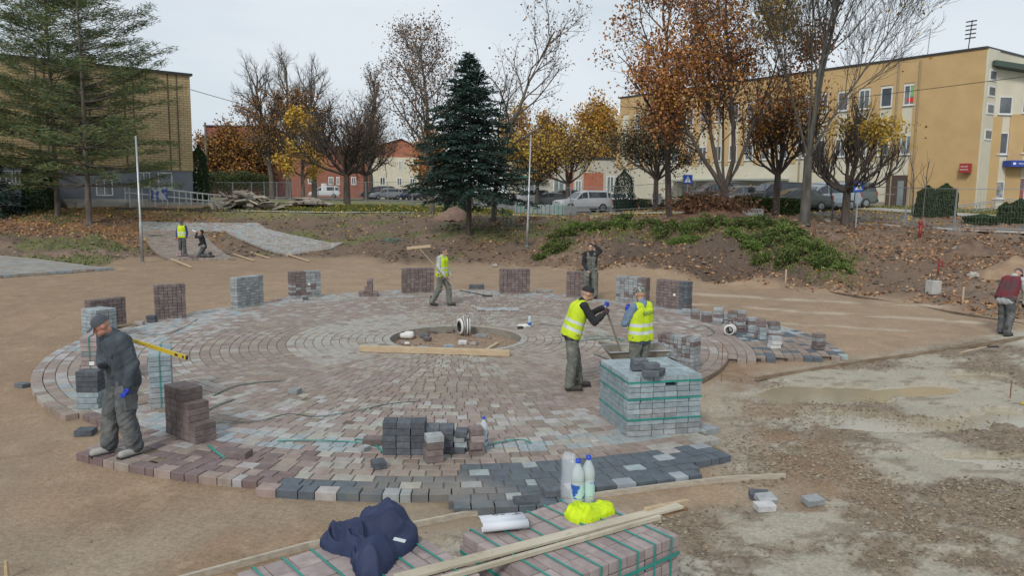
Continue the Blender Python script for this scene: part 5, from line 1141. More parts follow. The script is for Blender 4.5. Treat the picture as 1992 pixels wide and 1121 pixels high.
def car(px, D, ty, colr, yaw, label, group=None, pos=None):
    T = TYPES[ty]; x, y = pos if pos else atD(px, D); o = empty('parked_car', (x, y, float(hbase(x, y)) + .05), yaw, label, 'car', group or 'cars parked along the street')
    W2 = T['W'] / 2; V = []; st = T['st']
    for (sx, z0, zb_, zt_) in st:
        nose = .88 if abs(sx) > T['L'] * .47 else (.96 if abs(sx) > T['L'] * .42 else 1.0); cab = zt_ - zb_ > .1; wr_ = W2 * nose * (.76 if cab else .93)
        half = [(0, z0), (W2 * nose * .9, z0), (W2 * nose, z0 + .18), (W2 * nose * 1.0, (z0 + zb_) / 2 + .1), (W2 * nose * .96, zb_), (wr_, zt_ - .03), (wr_ * .8, zt_), (0, zt_ + .03)]
        V += [(sx, -h[0], h[1]) for h in half] + [(sx, h[0], h[1]) for h in half[::-1][1:-1]]
    n_ = 14; Q = [(i * n_ + j, i * n_ + (j + 1) % n_, (i + 1) * n_ + (j + 1) % n_, (i + 1) * n_ + j) for i in range(len(st) - 1) for j in range(n_)]
    Q = [q[::-1] for q in Q]
    m_ = _cp.get(colr) or mat('car_paint', colr, rough=.28, spec=.6); _cp[colr] = m_
    mb = MB().add(V, Q); e_ = len(st) - 1
    mb.add([V[j] for j in range(n_)], [(0, 1, 2, 13), (13, 2, 3, 12), (12, 3, 4, 11), (11, 4, 5, 10), (10, 5, 6, 9)], [(9, 6, 7), (7, 8, 9)][:1]); mb.add([V[e_ * n_ + j] for j in range(n_)], [(13, 2, 1, 0), (12, 3, 2, 13), (11, 4, 3, 12), (10, 5, 4, 11), (9, 6, 5, 10)])
    mb.build('body', m_, o, False)
    # glass: side bands + screens
    cabs = [i for i, s in enumerate(st) if s[3] - s[2] > .2]; i0, i1 = cabs[0], cabs[-1]
    def lerp(i, j, t): a = np.array(V[i]); b = np.array(V[j]); return a + (b - a) * t
    for sd in (0, 1):
        b_, t_ = (4, 5) if sd == 0 else (10, 9); g = MB(); sg_ = -1 if sd == 0 else 1; off = np.array([0, .012 * sg_, .0])
        for i in range(i0, i1):
            a1 = lerp(i * n_ + b_, i * n_ + t_, .12); a2 = lerp(i * n_ + b_, i * n_ + t_, .86); c1_ = lerp((i + 1) * n_ + b_, (i + 1) * n_ + t_, .12); c2_ = lerp((i + 1) * n_ + b_, (i + 1) * n_ + t_, .86)
            k1 = .06 if i > i0 else .12
            g.quad(tuple(a1 + (c1_ - a1) * k1 + off), tuple(c1_ + off - (c1_ - a1) * .05), tuple(c2_ + off - (c2_ - a2) * .05), tuple(a2 + (c2_ - a2) * k1 + off))
        # front quarter
        a1 = lerp(i1 * n_ + b_, i1 * n_ + t_, .12); a2 = lerp(i1 * n_ + b_, i1 * n_ + t_, .86); nx_ = lerp((i1 + 1) * n_ + b_, (i1 + 1) * n_ + t_, .3); p_ = a1 + (nx_ - a1) * .75
        g.add([tuple(a1 + off), tuple(p_ + off), tuple(a2 + off)], None, [(0, 1, 2)]); g.build('side_window', m_carglass, o)
    def screen(ia, ib, nm, t0, t1):
        q = []
        for (ii, tt) in ((ia, t0), (ib, t1)):
            pass
        A1 = np.array(V[ia * n_ + 6]); A2 = np.array(V[ia * n_ + 8]); B1 = np.array(V[ib * n_ + 6]); B2_ = np.array(V[ib * n_ + 8])
        up_ = np.array([.02 if ib > ia else -.02, 0, .025]); P1 = A1 + (B1 - A1) * t0; P2 = A2 + (B2_ - A2) * t0; P3 = A2 + (B2_ - A2) * t1; P4 = A1 + (B1 - A1) * t1
        P1[1] *= 1.05; P2[1] *= 1.05; P3[1] *= 1.08; P4[1] *= 1.08
        MB().quad(tuple(P1 + up_), tuple(P4 + up_), tuple(P3 + up_), tuple(P2 + up_)).build(nm, m_carglass, o)
    screen(i1, i1 + 1, 'windscreen', .08, .92); screen(i0, i0 - 1, 'rear_window', .1, .85)
    if 'wheel' not in _cp:
        w_ = MB().lathe([(0, -.1), (.85, -.1), (1, -.07), (1, .07), (.85, .1), (0, .1)], n=20, m=Matrix.Rotation(R(90), 3, 'X')).mesh('wheel', m_tyre, True); r_ = MB().lathe([(0, -.115), (.62, -.105), (.62, .105), (0, .115)], n=14, m=Matrix.Rotation(R(90), 3, 'X')).mesh('rim', m_rim); _cp['wheel'] = (w_, r_)
    for sx in (-.30 * T['L'], .31 * T['L']):
        for sy in (-1, 1): w_ = link('wheel', _cp['wheel'][0], o, (sx, sy * (W2 - .08), T['r'])); w_.scale = (T['r'], 1, T['r']); link('rim', _cp['wheel'][1], w_)
    for sy in (-1, 1):
        MB().box((T['L'] / 2 - .1, sy * W2 * .66, st[-1][2] - .02), (.14, .34, .14)).build('headlight', m_hl, o); MB().box((-T['L'] / 2 + .08, sy * W2 * .78, st[0][2] + .02), (.12, .2, .26)).build('tail_light', m_tl, o)
    MB().box((-T['L'] / 2 + .02, 0, .5), (.14, T['W'] * .9, .22)).build('bumper', m_dark if ty != 'suv' else m_, o); MB().box((T['L'] / 2 - .04, 0, .45), (.14, T['W'] * .86, .22)).build('bumper', m_, o)
    MB().box((-T['L'] / 2 - .02, 0, .72), (.02, .5, .12)).build('number_plate', m_white, o)
    return o
SIL = (.42, .43, .45); WHT = (.6, .61, .63); BLK = (.025, .027, .032); DBL = (.03, .05, .11); GRY = (.12, .13, .14); RED = (.12, .025, .03)
car(1133, 63, 'suv', SIL, R(200), 'silver off-road car with roof rails, back turned, behind the packs of pavers')
car(1193, 70, 'hatch', WHT, R(155), 'white car right behind the silver off-road car')
car(1025, 83, 'suv', SIL, R(188), 'silver car leftmost of the three by the yellow trees')
car(1063, 82, 'hatch', GRY, R(200), 'grey car in the middle of the three by the yellow trees'); car(1090, 86, 'van', GRY, R(205), 'dark grey car directly left of the silver off-road car')
car(1602, 51, 'van', (.34, .40, .44), R(196), 'pale blue silver van between the tall bare tree and the pollarded tree')
car(1632, 53, 'van', (.10, .12, .11), R(190), 'dark green people carrier behind the pale blue van')
car(1545, 50, 'sedan', (.08, .085, .07), R(190), 'olive dark saloon parked left of the pale van')
car(1500, 53, 'suv', BLK, R(196), 'black car under the right end of the canopy'); car(1437, 57, 'hatch', GRY, R(192), 'grey green car seen beside the narrow white notice'); car(1392, 60, 'van', BLK, R(196), 'black car behind the big maple trunk')
for q_, (px_, D_, t_, c_, lb) in enumerate(((735, 104, 'suv', BLK, 'black car partly hidden at the left end of the row by the house'), (752, 100, 'hatch', SIL, 'silver hatchback in the row before the gabled house'), (783, 104, 'sedan', RED, 'dark red car right of the silver hatchback'), (808, 101, 'hatch', DBL, 'dark blue car in the middle of the house row'), (830, 98, 'hatch', BLK, 'black car next to the leafy tree trunk'), (868, 96, 'suv', SIL, 'light car behind the spruce, left half visible'))): car(px_, D_, t_, c_, R(200 + 5 * q_), lb)
car(632, 118, 'van', WHT, R(190), 'white van far behind the distant fence')
# ============================================================ PACKS OF PAVERS ALONG THE STREET, RUBBLE, POLES
m_wrapg = mat('far_pack_blocks', (.27, .30, .30), (.36, .39, .38), 6, .8)
for q_, px_ in enumerate((1012, 1036, 1060, 1085, 1109)):
    x_, y_ = atD(px_, 56.5 - q_ * .3); o = empty('paver_pack', (x_, y_, float(hbase(x_, y_)) + .02), .1 - .02 * q_, 'green strapped pack of pavers standing in the roadside row' if q_ < 4 else 'plain grey pack of pavers at the right end of the roadside row', 'paver pack', 'packs of pavers in the roadside row' if q_ < 4 else None)
    mb = MB()
    for k in range(8):
        for j in range(5): mb.box((-.36 + .18 * j, 0, .05 + .085 * k), (.172, .9, .08))
    mb.build('pavers', m_wrapg if q_ < 4 else PV['grey'], o)
    if q_ < 4:
        s_ = MB()
        for xx in (-.3, 0, .3): s_.box((xx, -.455, .37), (.05, .01, .74)); s_.box((xx, 0, .725), (.05, .9, .01))
        s_.build('strap', m_strap, o)
for q_, (px_, D_) in enumerate(((1452, 40.5), (1466, 41), (1479, 40.6), (1470, 39.6))):
    x_, y_ = atD(px_, D_); mb = MB()
    for k in range(6 - q_ % 3):
        for j in range(3): mb.box((-.2 + .2 * j + random.uniform(-.01, .01), 0, .05 + .085 * k), (.18, .6, .08))
    tag(mb.build('paver_stack', PV['grey'], None, loc=(x_, y_, gz(x_, y_)), rot=(0, 0, .2 * q_)), ['left grey stack of pavers behind the mound', 'back middle grey stack of pavers behind the mound', 'right grey stack of pavers behind the mound', 'front grey stack of pavers nearest the mound'][q_], 'paver stack')
m_slab = mat('old_slab', (.26, .22, .18), (.40, .35, .29), 3, .95, .004, 20, rand=.3)
sm = MB().box((0, 0, 0), (.9, .5, .08)).mesh('concrete_slab', m_slab)
r_ = np.random.default_rng(401)
for grp, cx_, wd_, n_, hh, D_ in (('slabs of the big rubble heap', 480, 66, 62, 1.0, 49.5), ('slabs of the low flat heap', 602, 46, 34, .45, 54)):
    for k in range(n_):
        q = r_.normal() * .45; q = max(-1, min(1, q)); px_ = cx_ + q * wd_; x_, y_ = atD(px_, D_ + r_.uniform(-1.2, 1.2)); top = hh * (1 - abs(q)) ** .7
        o = link('concrete_slab', sm, None, (x_, y_, float(hbase(x_, y_)) + .08 + r_.uniform(0, 1) * top * 1.1), (r_.normal() * .3, r_.normal() * (.3 if hh > .6 else .08), r_.uniform(-.9, .9))); o.scale = (r_.uniform(.4, 1.1), r_.uniform(.7, 1.5), r_.uniform(.8, 1.5))
        tag(o, 'old concrete slab lying in the ' + ('big jumbled heap right of the brick hall' if hh > .6 else 'low heap right of the big one'), 'concrete slab', grp)
def pole(px, D, ytop, label, r=.045, base_r=.075, hb=1.7, m=None, name='lamp_pole', lean=0):
    x_, y_ = atD(px, D); z_ = gz(x_, y_); zt_ = zD(px, ytop, D); h = zt_ - z_; o = empty(name, (x_, y_, z_), 0, label, 'pole')
    mb = MB(); mb.tube([(0, 0, -.1), (lean * hb / h, 0, hb), (lean * (hb + .12) / h, 0, hb + .12), (lean, 0, h)], [base_r, base_r, r, r * .8], 10); mb.build('mast', m or m_metal, o, True)
    MB().cyl((0, 0, -.02), base_r * 1.8, .05, 10).build('base_plate', m_metal, o); return o
pole(272, 33.5, 264, 'grey steel pole at the left, standing at the sand edge', lean=-.03); pole(1026, 36.2, 262, 'grey steel pole on the bank right of the spruce', base_r=.06, hb=1.0, lean=.12)
pole(405, 98, 238, 'old wooden utility pole at the corner of the brick hall', r=.15, base_r=.19, hb=3, m=m_bark, name='utility_pole')
m_blue = mat('sign_blue', (.02, .09, .42), rough=.35)
def crossing(px, py, D, label, size=.66):
    x_, y_ = atD(px, D); z_ = float(hbase(x_, y_)); zc = zD(px, py, D); o = empty('crossing_sign', (x_, y_, z_), 0, label, 'road sign'); h = zc - z_; s = size
    MB().tube([(0, .04, 0), (0, .04, h + s / 2)], .035, 8).build('post', m_metal, o); pl = MB().box((0, 0, h), (s, .03, s)).build('sign_plate', m_blue, o)
    t = s * .36; MB().add([(-t, -.02, h - t * .85), (t, -.02, h - t * .85), (0, -.02, h + t)], None, [(0, 1, 2)]).build('triangle', m_wtxt, pl)
    f = MB(); k = s * .3; 
    f.lathe([(0, -.055 * k / .2), (.05 * k / .2, 0), (0, .055 * k / .2)], (0, -.03, h + k * .42), 8); f.bar((0, -.03, h + k * .25), (0, -.03, h - k * .3), k * .2, .01); f.bar((0, -.03, h - k * .25), (-k * .45, -.03, h - k * .85), k * .14, .01); f.bar((0, -.03, h - k * .25), (k * .4, -.03, h - k * .85), k * .14, .01); f.bar((0, -.03, h + k * .1), (k * .4, -.03, h - k * .1), k * .12, .01)
    f.build('walking_figure', m_dark, pl); return o
crossing(1336, 349, 55, 'blue crossing sign left of the big maple'); crossing(1668, 363, 37.6, 'blue crossing sign right of the pollarded tree trunk', .5)
# red hydrant standpipe, rods, concrete well
m_redp = mat('red_paint', (.30, .04, .035), (.22, .03, .03), 5, .5)
x_, y_ = atD(1794, 33.6); o = empty('hydrant', (x_, y_, gz(x_, y_)), 0, 'red hydrant standpipe at the pavement edge on the right', 'hydrant'); MB().tube([(0, 0, -.1), (0, 0, .62)], .07, 10).build('barrel', m_redp, o, True); mb = MB(); mb.lathe([(0, .76), (.08, .74), (.1, .66), (.1, .6), (.07, .58)]); mb.tube([(-.16, 0, .5), (.16, 0, .5)], .045, 8); mb.build('cap', m_redp, o)
for q_, (px_, D_, h_) in enumerate(((1585, 30.5, .75), (1588, 30.5, .6))):
    x_, y_ = atD(px_, D_); tag(MB().tube([(0, 0, -.1), (.03, 0, h_)], .02, 5).build('rusty_rod', mat('rust', (.16, .06, .035)), None, loc=(x_, y_, gz(x_, y_))), ['taller rusty rod at the right end of the mound', 'shorter rusty rod at the right end of the mound'][q_], 'rod')
x_, y_ = atD(1835, 26.3); tag(MB().tube([(0, 0, -.1), (0, 0, .55)], .03, 6).tube([(.12, 0, .3), (.12, 0, .52)], .02, 5).tube([(0, 0, .35), (.2, 0, .33)], .02, 5).build('pipe_end', m_redp, None, loc=(x_, y_, gz(x_, y_))), 'red pipe end sticking out of the earth above the concrete block', 'pipe')
x_, y_ = atD(1828, 23.5); o = empty('concrete_footing', (x_, y_, gz(x_, y_) - .05), .2, 'square concrete footing with a loop of black cable on top', 'footing'); MB().box((0, 0, .2), (.32, .32, .42)).build('block', m_kerb, o, bevel=.015); MB().tube([(-.06, 0, .4), (-.1, 0, .62), (.02, .02, .72), (.15, 0, .66), (.1, 0, .48), (.0, 0, .42)], .014, 6).build('cable', m_dark, o)
for q_, (px_, D_) in enumerate(((1888, 22.5), (1536, 26.8))):
    x_, y_ = atD(px_, D_); tag(MB().box((0, 0, .2), (.05, .03, .5)).build('wooden_stake', m_wood, None, loc=(x_, y_, gz(x_, y_))), ['short wooden stake in the bank right of the concrete footing', 'short wooden stake at the mound foot'][q_], 'stake')
x_, y_ = P(1403, 742, -.09); tag(MB().tube([(0, 0, -.1), (0, 0, .66)], .007, 5).build('survey_rod', mat('rust_thin', (.22, .1, .06)), None, loc=(x_, y_, -.09)), 'thin upright survey rod at the near right rim of the circle', 'rod')
x_, y_ = P(1965, 775, -.09); tag(MB().tube([(0, 0, -.1), (0, 0, .3)], .01, 5).build('survey_rod', mat('rust_thin', (.22, .1, .06)), None, loc=(x_, y_, -.09)), 'short thin rod in the mud near the right edge', 'rod')
# earth heaps
def heap(name, px, D, w_, h_, label, seed, cols, m=None, n=26):
    x0, y0 = atD(px, D); g = np.linspace(-1, 1, n); XX, YY = np.meshgrid(g, g); r2_ = np.hypot(XX, YY); zz = h_ * np.clip(1 - r2_ ** 1.3, -.25, 1) * (.7 + .6 * fbm(XX * 2 + seed, YY * 2, 3, seed)) + (fbm(XX * 7 + seed, YY * 7, 3, seed) - .5) * h_ * .3
    V = np.stack([x0 + XX * w_, y0 + YY * w_ * .8, gz(x0, y0) + zz - .03], -1).reshape(-1, 3); ii = np.arange(n * n).reshape(n, n); Q = np.stack([ii[:-1, :-1], ii[:-1, 1:], ii[1:, 1:], ii[1:, :-1]], -1).reshape(-1, 4)
    k = r2_.reshape(-1)[Q].max(1) < 1.15; return tag(link(name, new_mesh(name, V, Q[k], mats=[m or mat('heap_soil', cols[0], cols[1], 2.5, .95, .03, 9)], smoothf=True)), label, 'earth heap')
heap('earth_heap', 883, 44, 1.3, .75, 'heap of reddish earth between the spruce and the leafy tree', 411, [(.17, .11, .085), (.26, .17, .13)])
heap('earth_heap', 1385, 36, 2.5, .6, 'dark earth and roots piled round the big maple trunk', 413, [(.07, .045, .035), (.20, .10, .06)])
heap('earth_heap', 1895, 29.5, 1.1, .55, 'heap of brown roots and earth on the right of the bank', 415, [(.10, .06, .045), (.19, .13, .09)])
heap('earth_heap', 1985, 25.5, 1.4, .7, 'pale earth heap at the right edge behind the bending man', 417, [(.26, .17, .11), (.34, .24, .16)])
r_ = np.random.default_rng(421); x0, y0 = atD(1380, 36); pts = np.stack([r_.normal(size=2600) * 1.05, r_.normal(size=2600) * .4, np.abs(r_.normal(size=2600)) * .42 + .1], 1); V, Q, C_ = leaves(pts, .22, np.array([(.10, .05, .03), (.16, .08, .045), (.22, .11, .06), (.07, .045, .03)]), r_, aspect=.25)
tag(link('brush_heap', new_mesh('brush_heap', V, Q, col=C_, mats=[m_leaf]), None, (x0, y0, gz(x0, y0) + .3)), 'heap of brown twigs and dead leaves at the foot of the big maple', 'brush heap')
# overhead wires
def wire(a, b, sag, label, r=.012):
    a = np.array(a, float); b = np.array(b, float); pts = [a + (b - a) * t - np.array([0, 0, sag * 4 * t * (1 - t)]) for t in np.linspace(0, 1, 14)]
    tag(MB().tube([tuple(p) for p in pts], r, 4).build('overhead_wire', m_dark), label, 'wire')
wire((*atD(2010, 46), zD(2010, 143, 46)), (*atD(1180, 74), zD(1180, 236, 74)), .25, 'dark overhead wire crossing in front of the ochre block', .02)
wire((*atD(380, 60), zD(380, 174, 60)), (*atD(700, 120), zD(700, 250, 120)), .4, 'thin wire running from the brick hall towards the bare trees', .025)

# ============================================================ PEOPLE
def sphere_pts(n=12, m=16):
    V = [(0, 0, 1)]; 
    for i in range(1, n):
        for j in range(m): a = math.pi * i / n; b = 2 * math.pi * j / m; V.append((math.sin(a) * math.cos(b), math.sin(a) * math.sin(b), math.cos(a)))
    V.append((0, 0, -1)); T = []; Q = []
    for j in range(m): T.append((0, 1 + j, 1 + (j + 1) % m)); T.append((len(V) - 1, 1 + (n - 2) * m + (j + 1) % m, 1 + (n - 2) * m + j))
    for i in range(n - 2):
        for j in range(m): Q.append((1 + i * m + j, 1 + (i + 1) * m + j, 1 + (i + 1) * m + (j + 1) % m, 1 + i * m + (j + 1) % m))
    return np.array(V), Q, T
_SP = sphere_pts()
def add_cap(mb, a, b, ra, rb):
    a, b = np.array(a, float), np.array(b, float); d = b - a; L = np.linalg.norm(d); q = np.array(Vector(d if L > 1e-6 else (0, 0, 1)).to_track_quat('Z', 'Y').to_matrix())
    V = _SP[0].copy(); top = V[:, 2] >= -1e-6; W_ = np.where(top[:, None], V * rb + (0, 0, L), V * ra); mb.add(W_ @ q.T + a, _SP[1], _SP[2])
def add_ell(mb, c, r, m=None):
    V = _SP[0] * np.array(r); V = V @ (np.array(m).T if m is not None else np.eye(3)); mb.add(V + np.array(c), _SP[1], _SP[2])
def remesh(mb, voxel, it, amp=0.0, freq=9, seed=1):
    me = mb.mesh('tmp', None); o = bpy.data.objects.new('tmp', me); COL.objects.link(o)
    m = o.modifiers.new('r', 'REMESH'); m.mode = 'VOXEL'; m.voxel_size = voxel
    s = o.modifiers.new('s', 'SMOOTH'); s.iterations = it; s.factor = .5
    dg = bpy.context.evaluated_depsgraph_get(); dg.update(); e = bpy.data.meshes.new_from_object(o.evaluated_get(dg)); bpy.data.objects.remove(o); bpy.data.meshes.remove(me)
    n = len(e.vertices); V = np.empty(n * 3, np.float32); e.vertices.foreach_get('co', V); V = V.reshape(-1, 3)
    if amp:
        freq *= .62
        N = np.empty(n * 3, np.float32); e.vertex_normals.foreach_get('vector', N); N = N.reshape(-1, 3)
        f = fbm(V[:, 0] * freq * 1.3 + V[:, 2] * freq * .9 + 50, V[:, 2] * freq * .9 - V[:, 0] * freq * .8 + V[:, 1] * freq * 1.4 + 50, 3, seed); f = 1 - np.abs(f - .5) * 4
        V += N * (f[:, None] * amp)
        e.vertices.foreach_set('co', V.ravel())
    e.polygons.foreach_set('use_smooth', np.ones(len(e.polygons), bool)); e.update(); return e
def part_from(mb, name, m, parent, voxel, it=6, amp=0.0, freq=9, seed=1, band=None, cut=None):
    e = remesh(mb, voxel, it, amp, freq, seed)
    if cut:
        b_ = bmesh.new(); b_.from_mesh(e); p0, ax_, t0 = Vector(cut[0]), Vector(cut[1]), cut[2]; bmesh.ops.delete(b_, geom=[f for f in b_.faces if (f.calc_center_median() - p0).dot(ax_) < t0 + .008 * math.sin(f.calc_center_median().x * 40)], context='FACES'); b_.to_mesh(e); b_.free()
    e.name = name; e.materials.clear()
    e.materials.append(m)
    if band:
        e.materials.append(band[0]); cs = np.empty(len(e.polygons) * 3, np.float32); e.polygons.foreach_get('center', cs); cs = cs.reshape(-1, 3); t = (cs - band[1]) @ band[2]
        mi = np.zeros(len(cs), np.int32)
        for lo, hi in band[3]: mi[(t > lo) & (t < hi)] = 1
        e.polygons.foreach_set('material_index', mi)
    return link(name, e, parent)
m_skin = mat('skin', (.42, .24, .17), (.48, .28, .2), 8, .55); m_skinred = mat('skin_flushed', (.42, .20, .14), (.5, .26, .19), 8, .55)
m_hivis = mat('hi_vis_yellow', (.55, .69, .02), (.46, .60, .015), 6, .75, .003, 50, dirt=(.34, .38, .06), damt=.42, dscale=6); m_refl = mat('reflective_band', (.55, .60, .58), rough=.35)
m_greycl = mat('dark_grey_workwear', (.06, .065, .07), (.11, .118, .12), 5, .9, .003, 60, dirt=(.24, .235, .22), damt=.5, dscale=4)
m_jacket = mat('slate_jacket', (.04, .052, .065), (.07, .085, .10), 5, .85, .003, 60)
m_black = mat('black_cloth', (.018, .018, .02), (.03, .03, .032), 5, .9, .003, 60); m_denim = mat('denim', (.11, .16, .23), (.17, .23, .31), 8, .9, .003, 60)
m_olive = mat('grey_green_trousers', (.11, .12, .10), (.17, .175, .15), 6, .9, .003, 60, dirt=(.3, .28, .24), damt=.47, dscale=5)
m_boot = mat('work_boot', (.03, .028, .026), (.07, .06, .05), 6, .8); m_bootdusty = mat('dusty_boot', (.42, .41, .38), (.3, .29, .27), 6, .85); m_bglove = mat('blue_glove', (.02, .05, .42), (.02, .04, .3), 6, .6)
m_dglove = mat('dark_glove', (.07, .03, .035), rough=.7); m_hair = mat('dark_hair', (.03, .022, .018), rough=.9); m_hairg = mat('cropped_hair', (.12, .10, .09), rough=.9)
m_camo = mat('camouflage', (.30, .32, .28), (.10, .115, .09), 22, .9, c_lo=.48, c_hi=.52); m_cap = mat('charcoal_cap', (.07, .075, .09), rough=.85); m_eye = mat('eye', (.02, .015, .012), rough=.2); m_lip = mat('lip', (.28, .10, .08), rough=.5)
m_lgrey = mat('light_grey_knit', (.36, .38, .38), (.45, .46, .46), 8, .9, .003, 60); m_red = mat('dark_red_cloth', (.17, .02, .028), (.07, .05, .055), 3, rough=.85); m_bluej = mat('navy_blue_jacket', (.03, .05, .15), rough=.85)
BASE = dict(pelvis=(0, 0, .95), chest=(0, 0, 1.28), neck=(0, 0, 1.48), head=(0, .02, 1.635), sL=(-.185, 0, 1.42), sR=(.185, 0, 1.42), eL=(-.25, -.02, 1.13), eR=(.25, -.02, 1.13), wL=(-.26, .06, .88), wR=(.26, .06, .88),
            hL=(-.09, 0, .92), hR=(.09, 0, .92), kL=(-.11, .03, .5), kR=(.11, .03, .5), aL=(-.12, 0, .09), aR=(.12, 0, .09), tL=(-.14, .17, .04), tR=(.14, .17, .04), look=(0, 1, 0))
def hand(mb, w, elbow, curl=.5, fat=1.0, palm=None, side=1):
    w = np.array(w, float); d = w - np.array(elbow); d /= np.linalg.norm(d); ref = np.array(palm if palm is not None else (0, 0, 1.)) ; n_ = np.cross(d, np.cross(ref, d)); n_ /= np.linalg.norm(n_) + 1e-9; s = np.cross(d, n_) * side
    add_cap(mb, w, w + d * .03, .026 * fat, .03 * fat)
    for k, L in enumerate((.9, 1.0, .93, .75)):
        o = (k - 1.5) * .0245; a = w + d * .075 + s * o; add_cap(mb, w + d * .015 + s * o * .7, a, .016 * fat, .013 * fat)
        b = a + (d * math.cos(curl) + n_ * math.sin(curl)) * .042 * L; c_ = b + (d * math.cos(curl * 2.1) + n_ * math.sin(curl * 2.1)) * .036 * L
        add_cap(mb, a, b, .0105 * fat, .0095 * fat); add_cap(mb, b, c_, .0095 * fat, .008 * fat)
    t0 = w + d * .025 - s * .03; t1 = t0 - s * .022 + d * .03 + n_ * .012; t2 = t1 + d * .028 + n_ * .014; add_cap(mb, t0, t1, .014 * fat, .011 * fat); add_cap(mb, t1, t2, .011 * fat, .009 * fat)
def person(px, py, yaw, scale, label, pose, top=m_black, trous=m_greycl, boots=m_boot, vest=None, vestmat=None, cap=None, hair=None, skin=m_skin, gloves=(None, None), near=True, z=0.0, seed=1, curl=(.5, .5), bib=None, pos=None, coat=False, capm=None, letter=False, palm=(None, None), group=None, bulk=1.0):
    J = {k: np.array(v, float) for k, v in {**BASE, **pose}.items()}
    x, y = pos if pos else P(px, py, z); o = empty('person', (x, y, z), yaw, label, 'person', group); o.scale = (scale,) * 3
    vx = .007 if near else .012
    look = J['look'] / np.linalg.norm(J['look']); rt = np.cross(look, (0, 0, 1)); rt /= np.linalg.norm(rt); upv = np.cross(rt, look); Mh = np.stack([rt, look, upv], 1); hd = J['head']
    hp = lambda a, b, c_: hd + Mh @ np.array((a, b, c_))
    mb = MB()
    add_ell(mb, hp(0, -.005, .02), (.076, .095, .098), Mh); add_ell(mb, hp(0, .022, -.055), (.056, .068, .062), Mh); add_cap(mb, hp(0, .085, .0), hp(0, .106, -.03), .009, .015); add_ell(mb, hp(0, .075, -.085), (.024, .022, .02), Mh)
    add_cap(mb, hp(-.035, .078, .026), hp(.035, .078, .026), .014, .014); add_cap(mb, hp(-.022, .088, -.058), hp(.022, .088, -.058), .009, .009)
    for s in (-1, 1): add_ell(mb, hp(.078 * s, -.005, -.012), (.010, .02, .032), Mh)
    add_cap(mb, J['neck'] - (0, .01, .03), hp(0, -.02, -.07), .058, .052)
    add_cap(mb, J['sL'], J['sR'], .055, .055)
    for s in (-.07, .07): add_cap(mb, J['chest'] + (s, 0, .06), J['pelvis'] + (s * .8, 0, 0), .095, .10)
    for s in 'LR':
        add_cap(mb, J['s' + s], J['e' + s], .05, .038); add_cap(mb, J['e' + s], J['w' + s], .04, .026); add_cap(mb, J['h' + s], J['k' + s], .08, .055); add_cap(mb, J['k' + s], J['a' + s], .055, .038); add_cap(mb, J['a' + s] - (0, .0, .02), J['t' + s], .038, .03)
        i = 0 if s == 'L' else 1
        if near and gloves[i] is None: hand(mb, J['w' + s], J['e' + s], curl[i], palm=palm[i], side=1 if s == 'L' else -1)
        elif gloves[i] is None: add_cap(mb, J['w' + s], J['w' + s] + (J['w' + s] - J['e' + s]) * .32, .03, .025)
    body = part_from(mb, 'body', skin, o, vx, 3)
    if near:
        for s in (-1, 1): e_ = MB(); add_ell(e_, hp(.031 * s, .083, .006), (.011, .006, .007), Mh); e_.build('eye', m_eye, o, True)
        e_ = MB(); add_ell(e_, hp(0, .094, -.057), (.022, .006, .006), Mh); e_.build('mouth', m_lip, o, True)
    for i, s in enumerate('LR'):
        if gloves[i]: g = MB(); hand(g, J['w' + s], J['e' + s], curl[i], 1.22, palm[i], 1 if s == 'L' else -1); add_cap(g, J['w' + s] - (J['w' + s] - J['e' + s]) * .12, J['w' + s], .036, .036); part_from(g, 'glove', gloves[i], o, .006 if near else .012, 2)
    # top
    mb = MB(); add_cap(mb, J['sL'] + (.015, 0, 0), J['sR'] - (.015, 0, 0), .078, .078); dn = (J['pelvis'] - J['chest']) * .12
    for s in (-.085, .085): add_cap(mb, J['chest'] + (s, .012, .05), J['pelvis'] + (s * .9, 0, -.02) + dn, .122 * bulk, .118 * bulk)
    add_cap(mb, J['chest'], J['pelvis'] + dn, .13 * bulk, .125 * bulk); add_cap(mb, J['neck'] - (0, .01, .045), J['neck'] + (0, -.01, .02), .075, .066)
    for s in 'LR': add_cap(mb, J['s' + s], J['e' + s], .07 * bulk, .056 * bulk); add_cap(mb, J['e' + s], J['w' + s] - (J['w' + s] - J['e' + s]) * .06, .058 * bulk, .042 * bulk)
    if coat:
        for s in 'LR': add_cap(mb, J['h' + s], J['k' + s] * .5 + J['h' + s] * .5, .12, .12)
    ax0 = J['neck'] - J['pelvis']; ax0 = ax0 / np.linalg.norm(ax0); part_from(mb, 'coat' if coat else 'jacket', top, o, .011 if near else .016, 6, .011, 11, seed, cut=None if (coat or min(J['wL'][2], J['wR'][2]) < J['pelvis'][2] - .04) else (J['pelvis'], ax0, -.11))
    # trousers
    mb = MB(); add_cap(mb, J['hL'] + (-.02, 0, .02), J['hR'] + (.02, 0, .02), .118, .118); add_cap(mb, J['pelvis'] + (0, 0, .04), (J['hL'] + J['hR']) / 2, .125, .125)
    for s in 'LR':
        add_cap(mb, J['h' + s], J['k' + s], .105 * bulk, .082 * bulk); add_cap(mb, J['k' + s], J['a' + s] + (J['k' + s] - J['a' + s]) * .06, .082 * bulk, .07 * bulk); add_cap(mb, J['a' + s] + (J['k' + s] - J['a' + s]) * .2, J['a' + s] + (J['k' + s] - J['a' + s]) * .02, .075, .072)
    part_from(mb, 'trousers', trous, o, .011 if near else .016, 4, .016, 14, seed + 3)
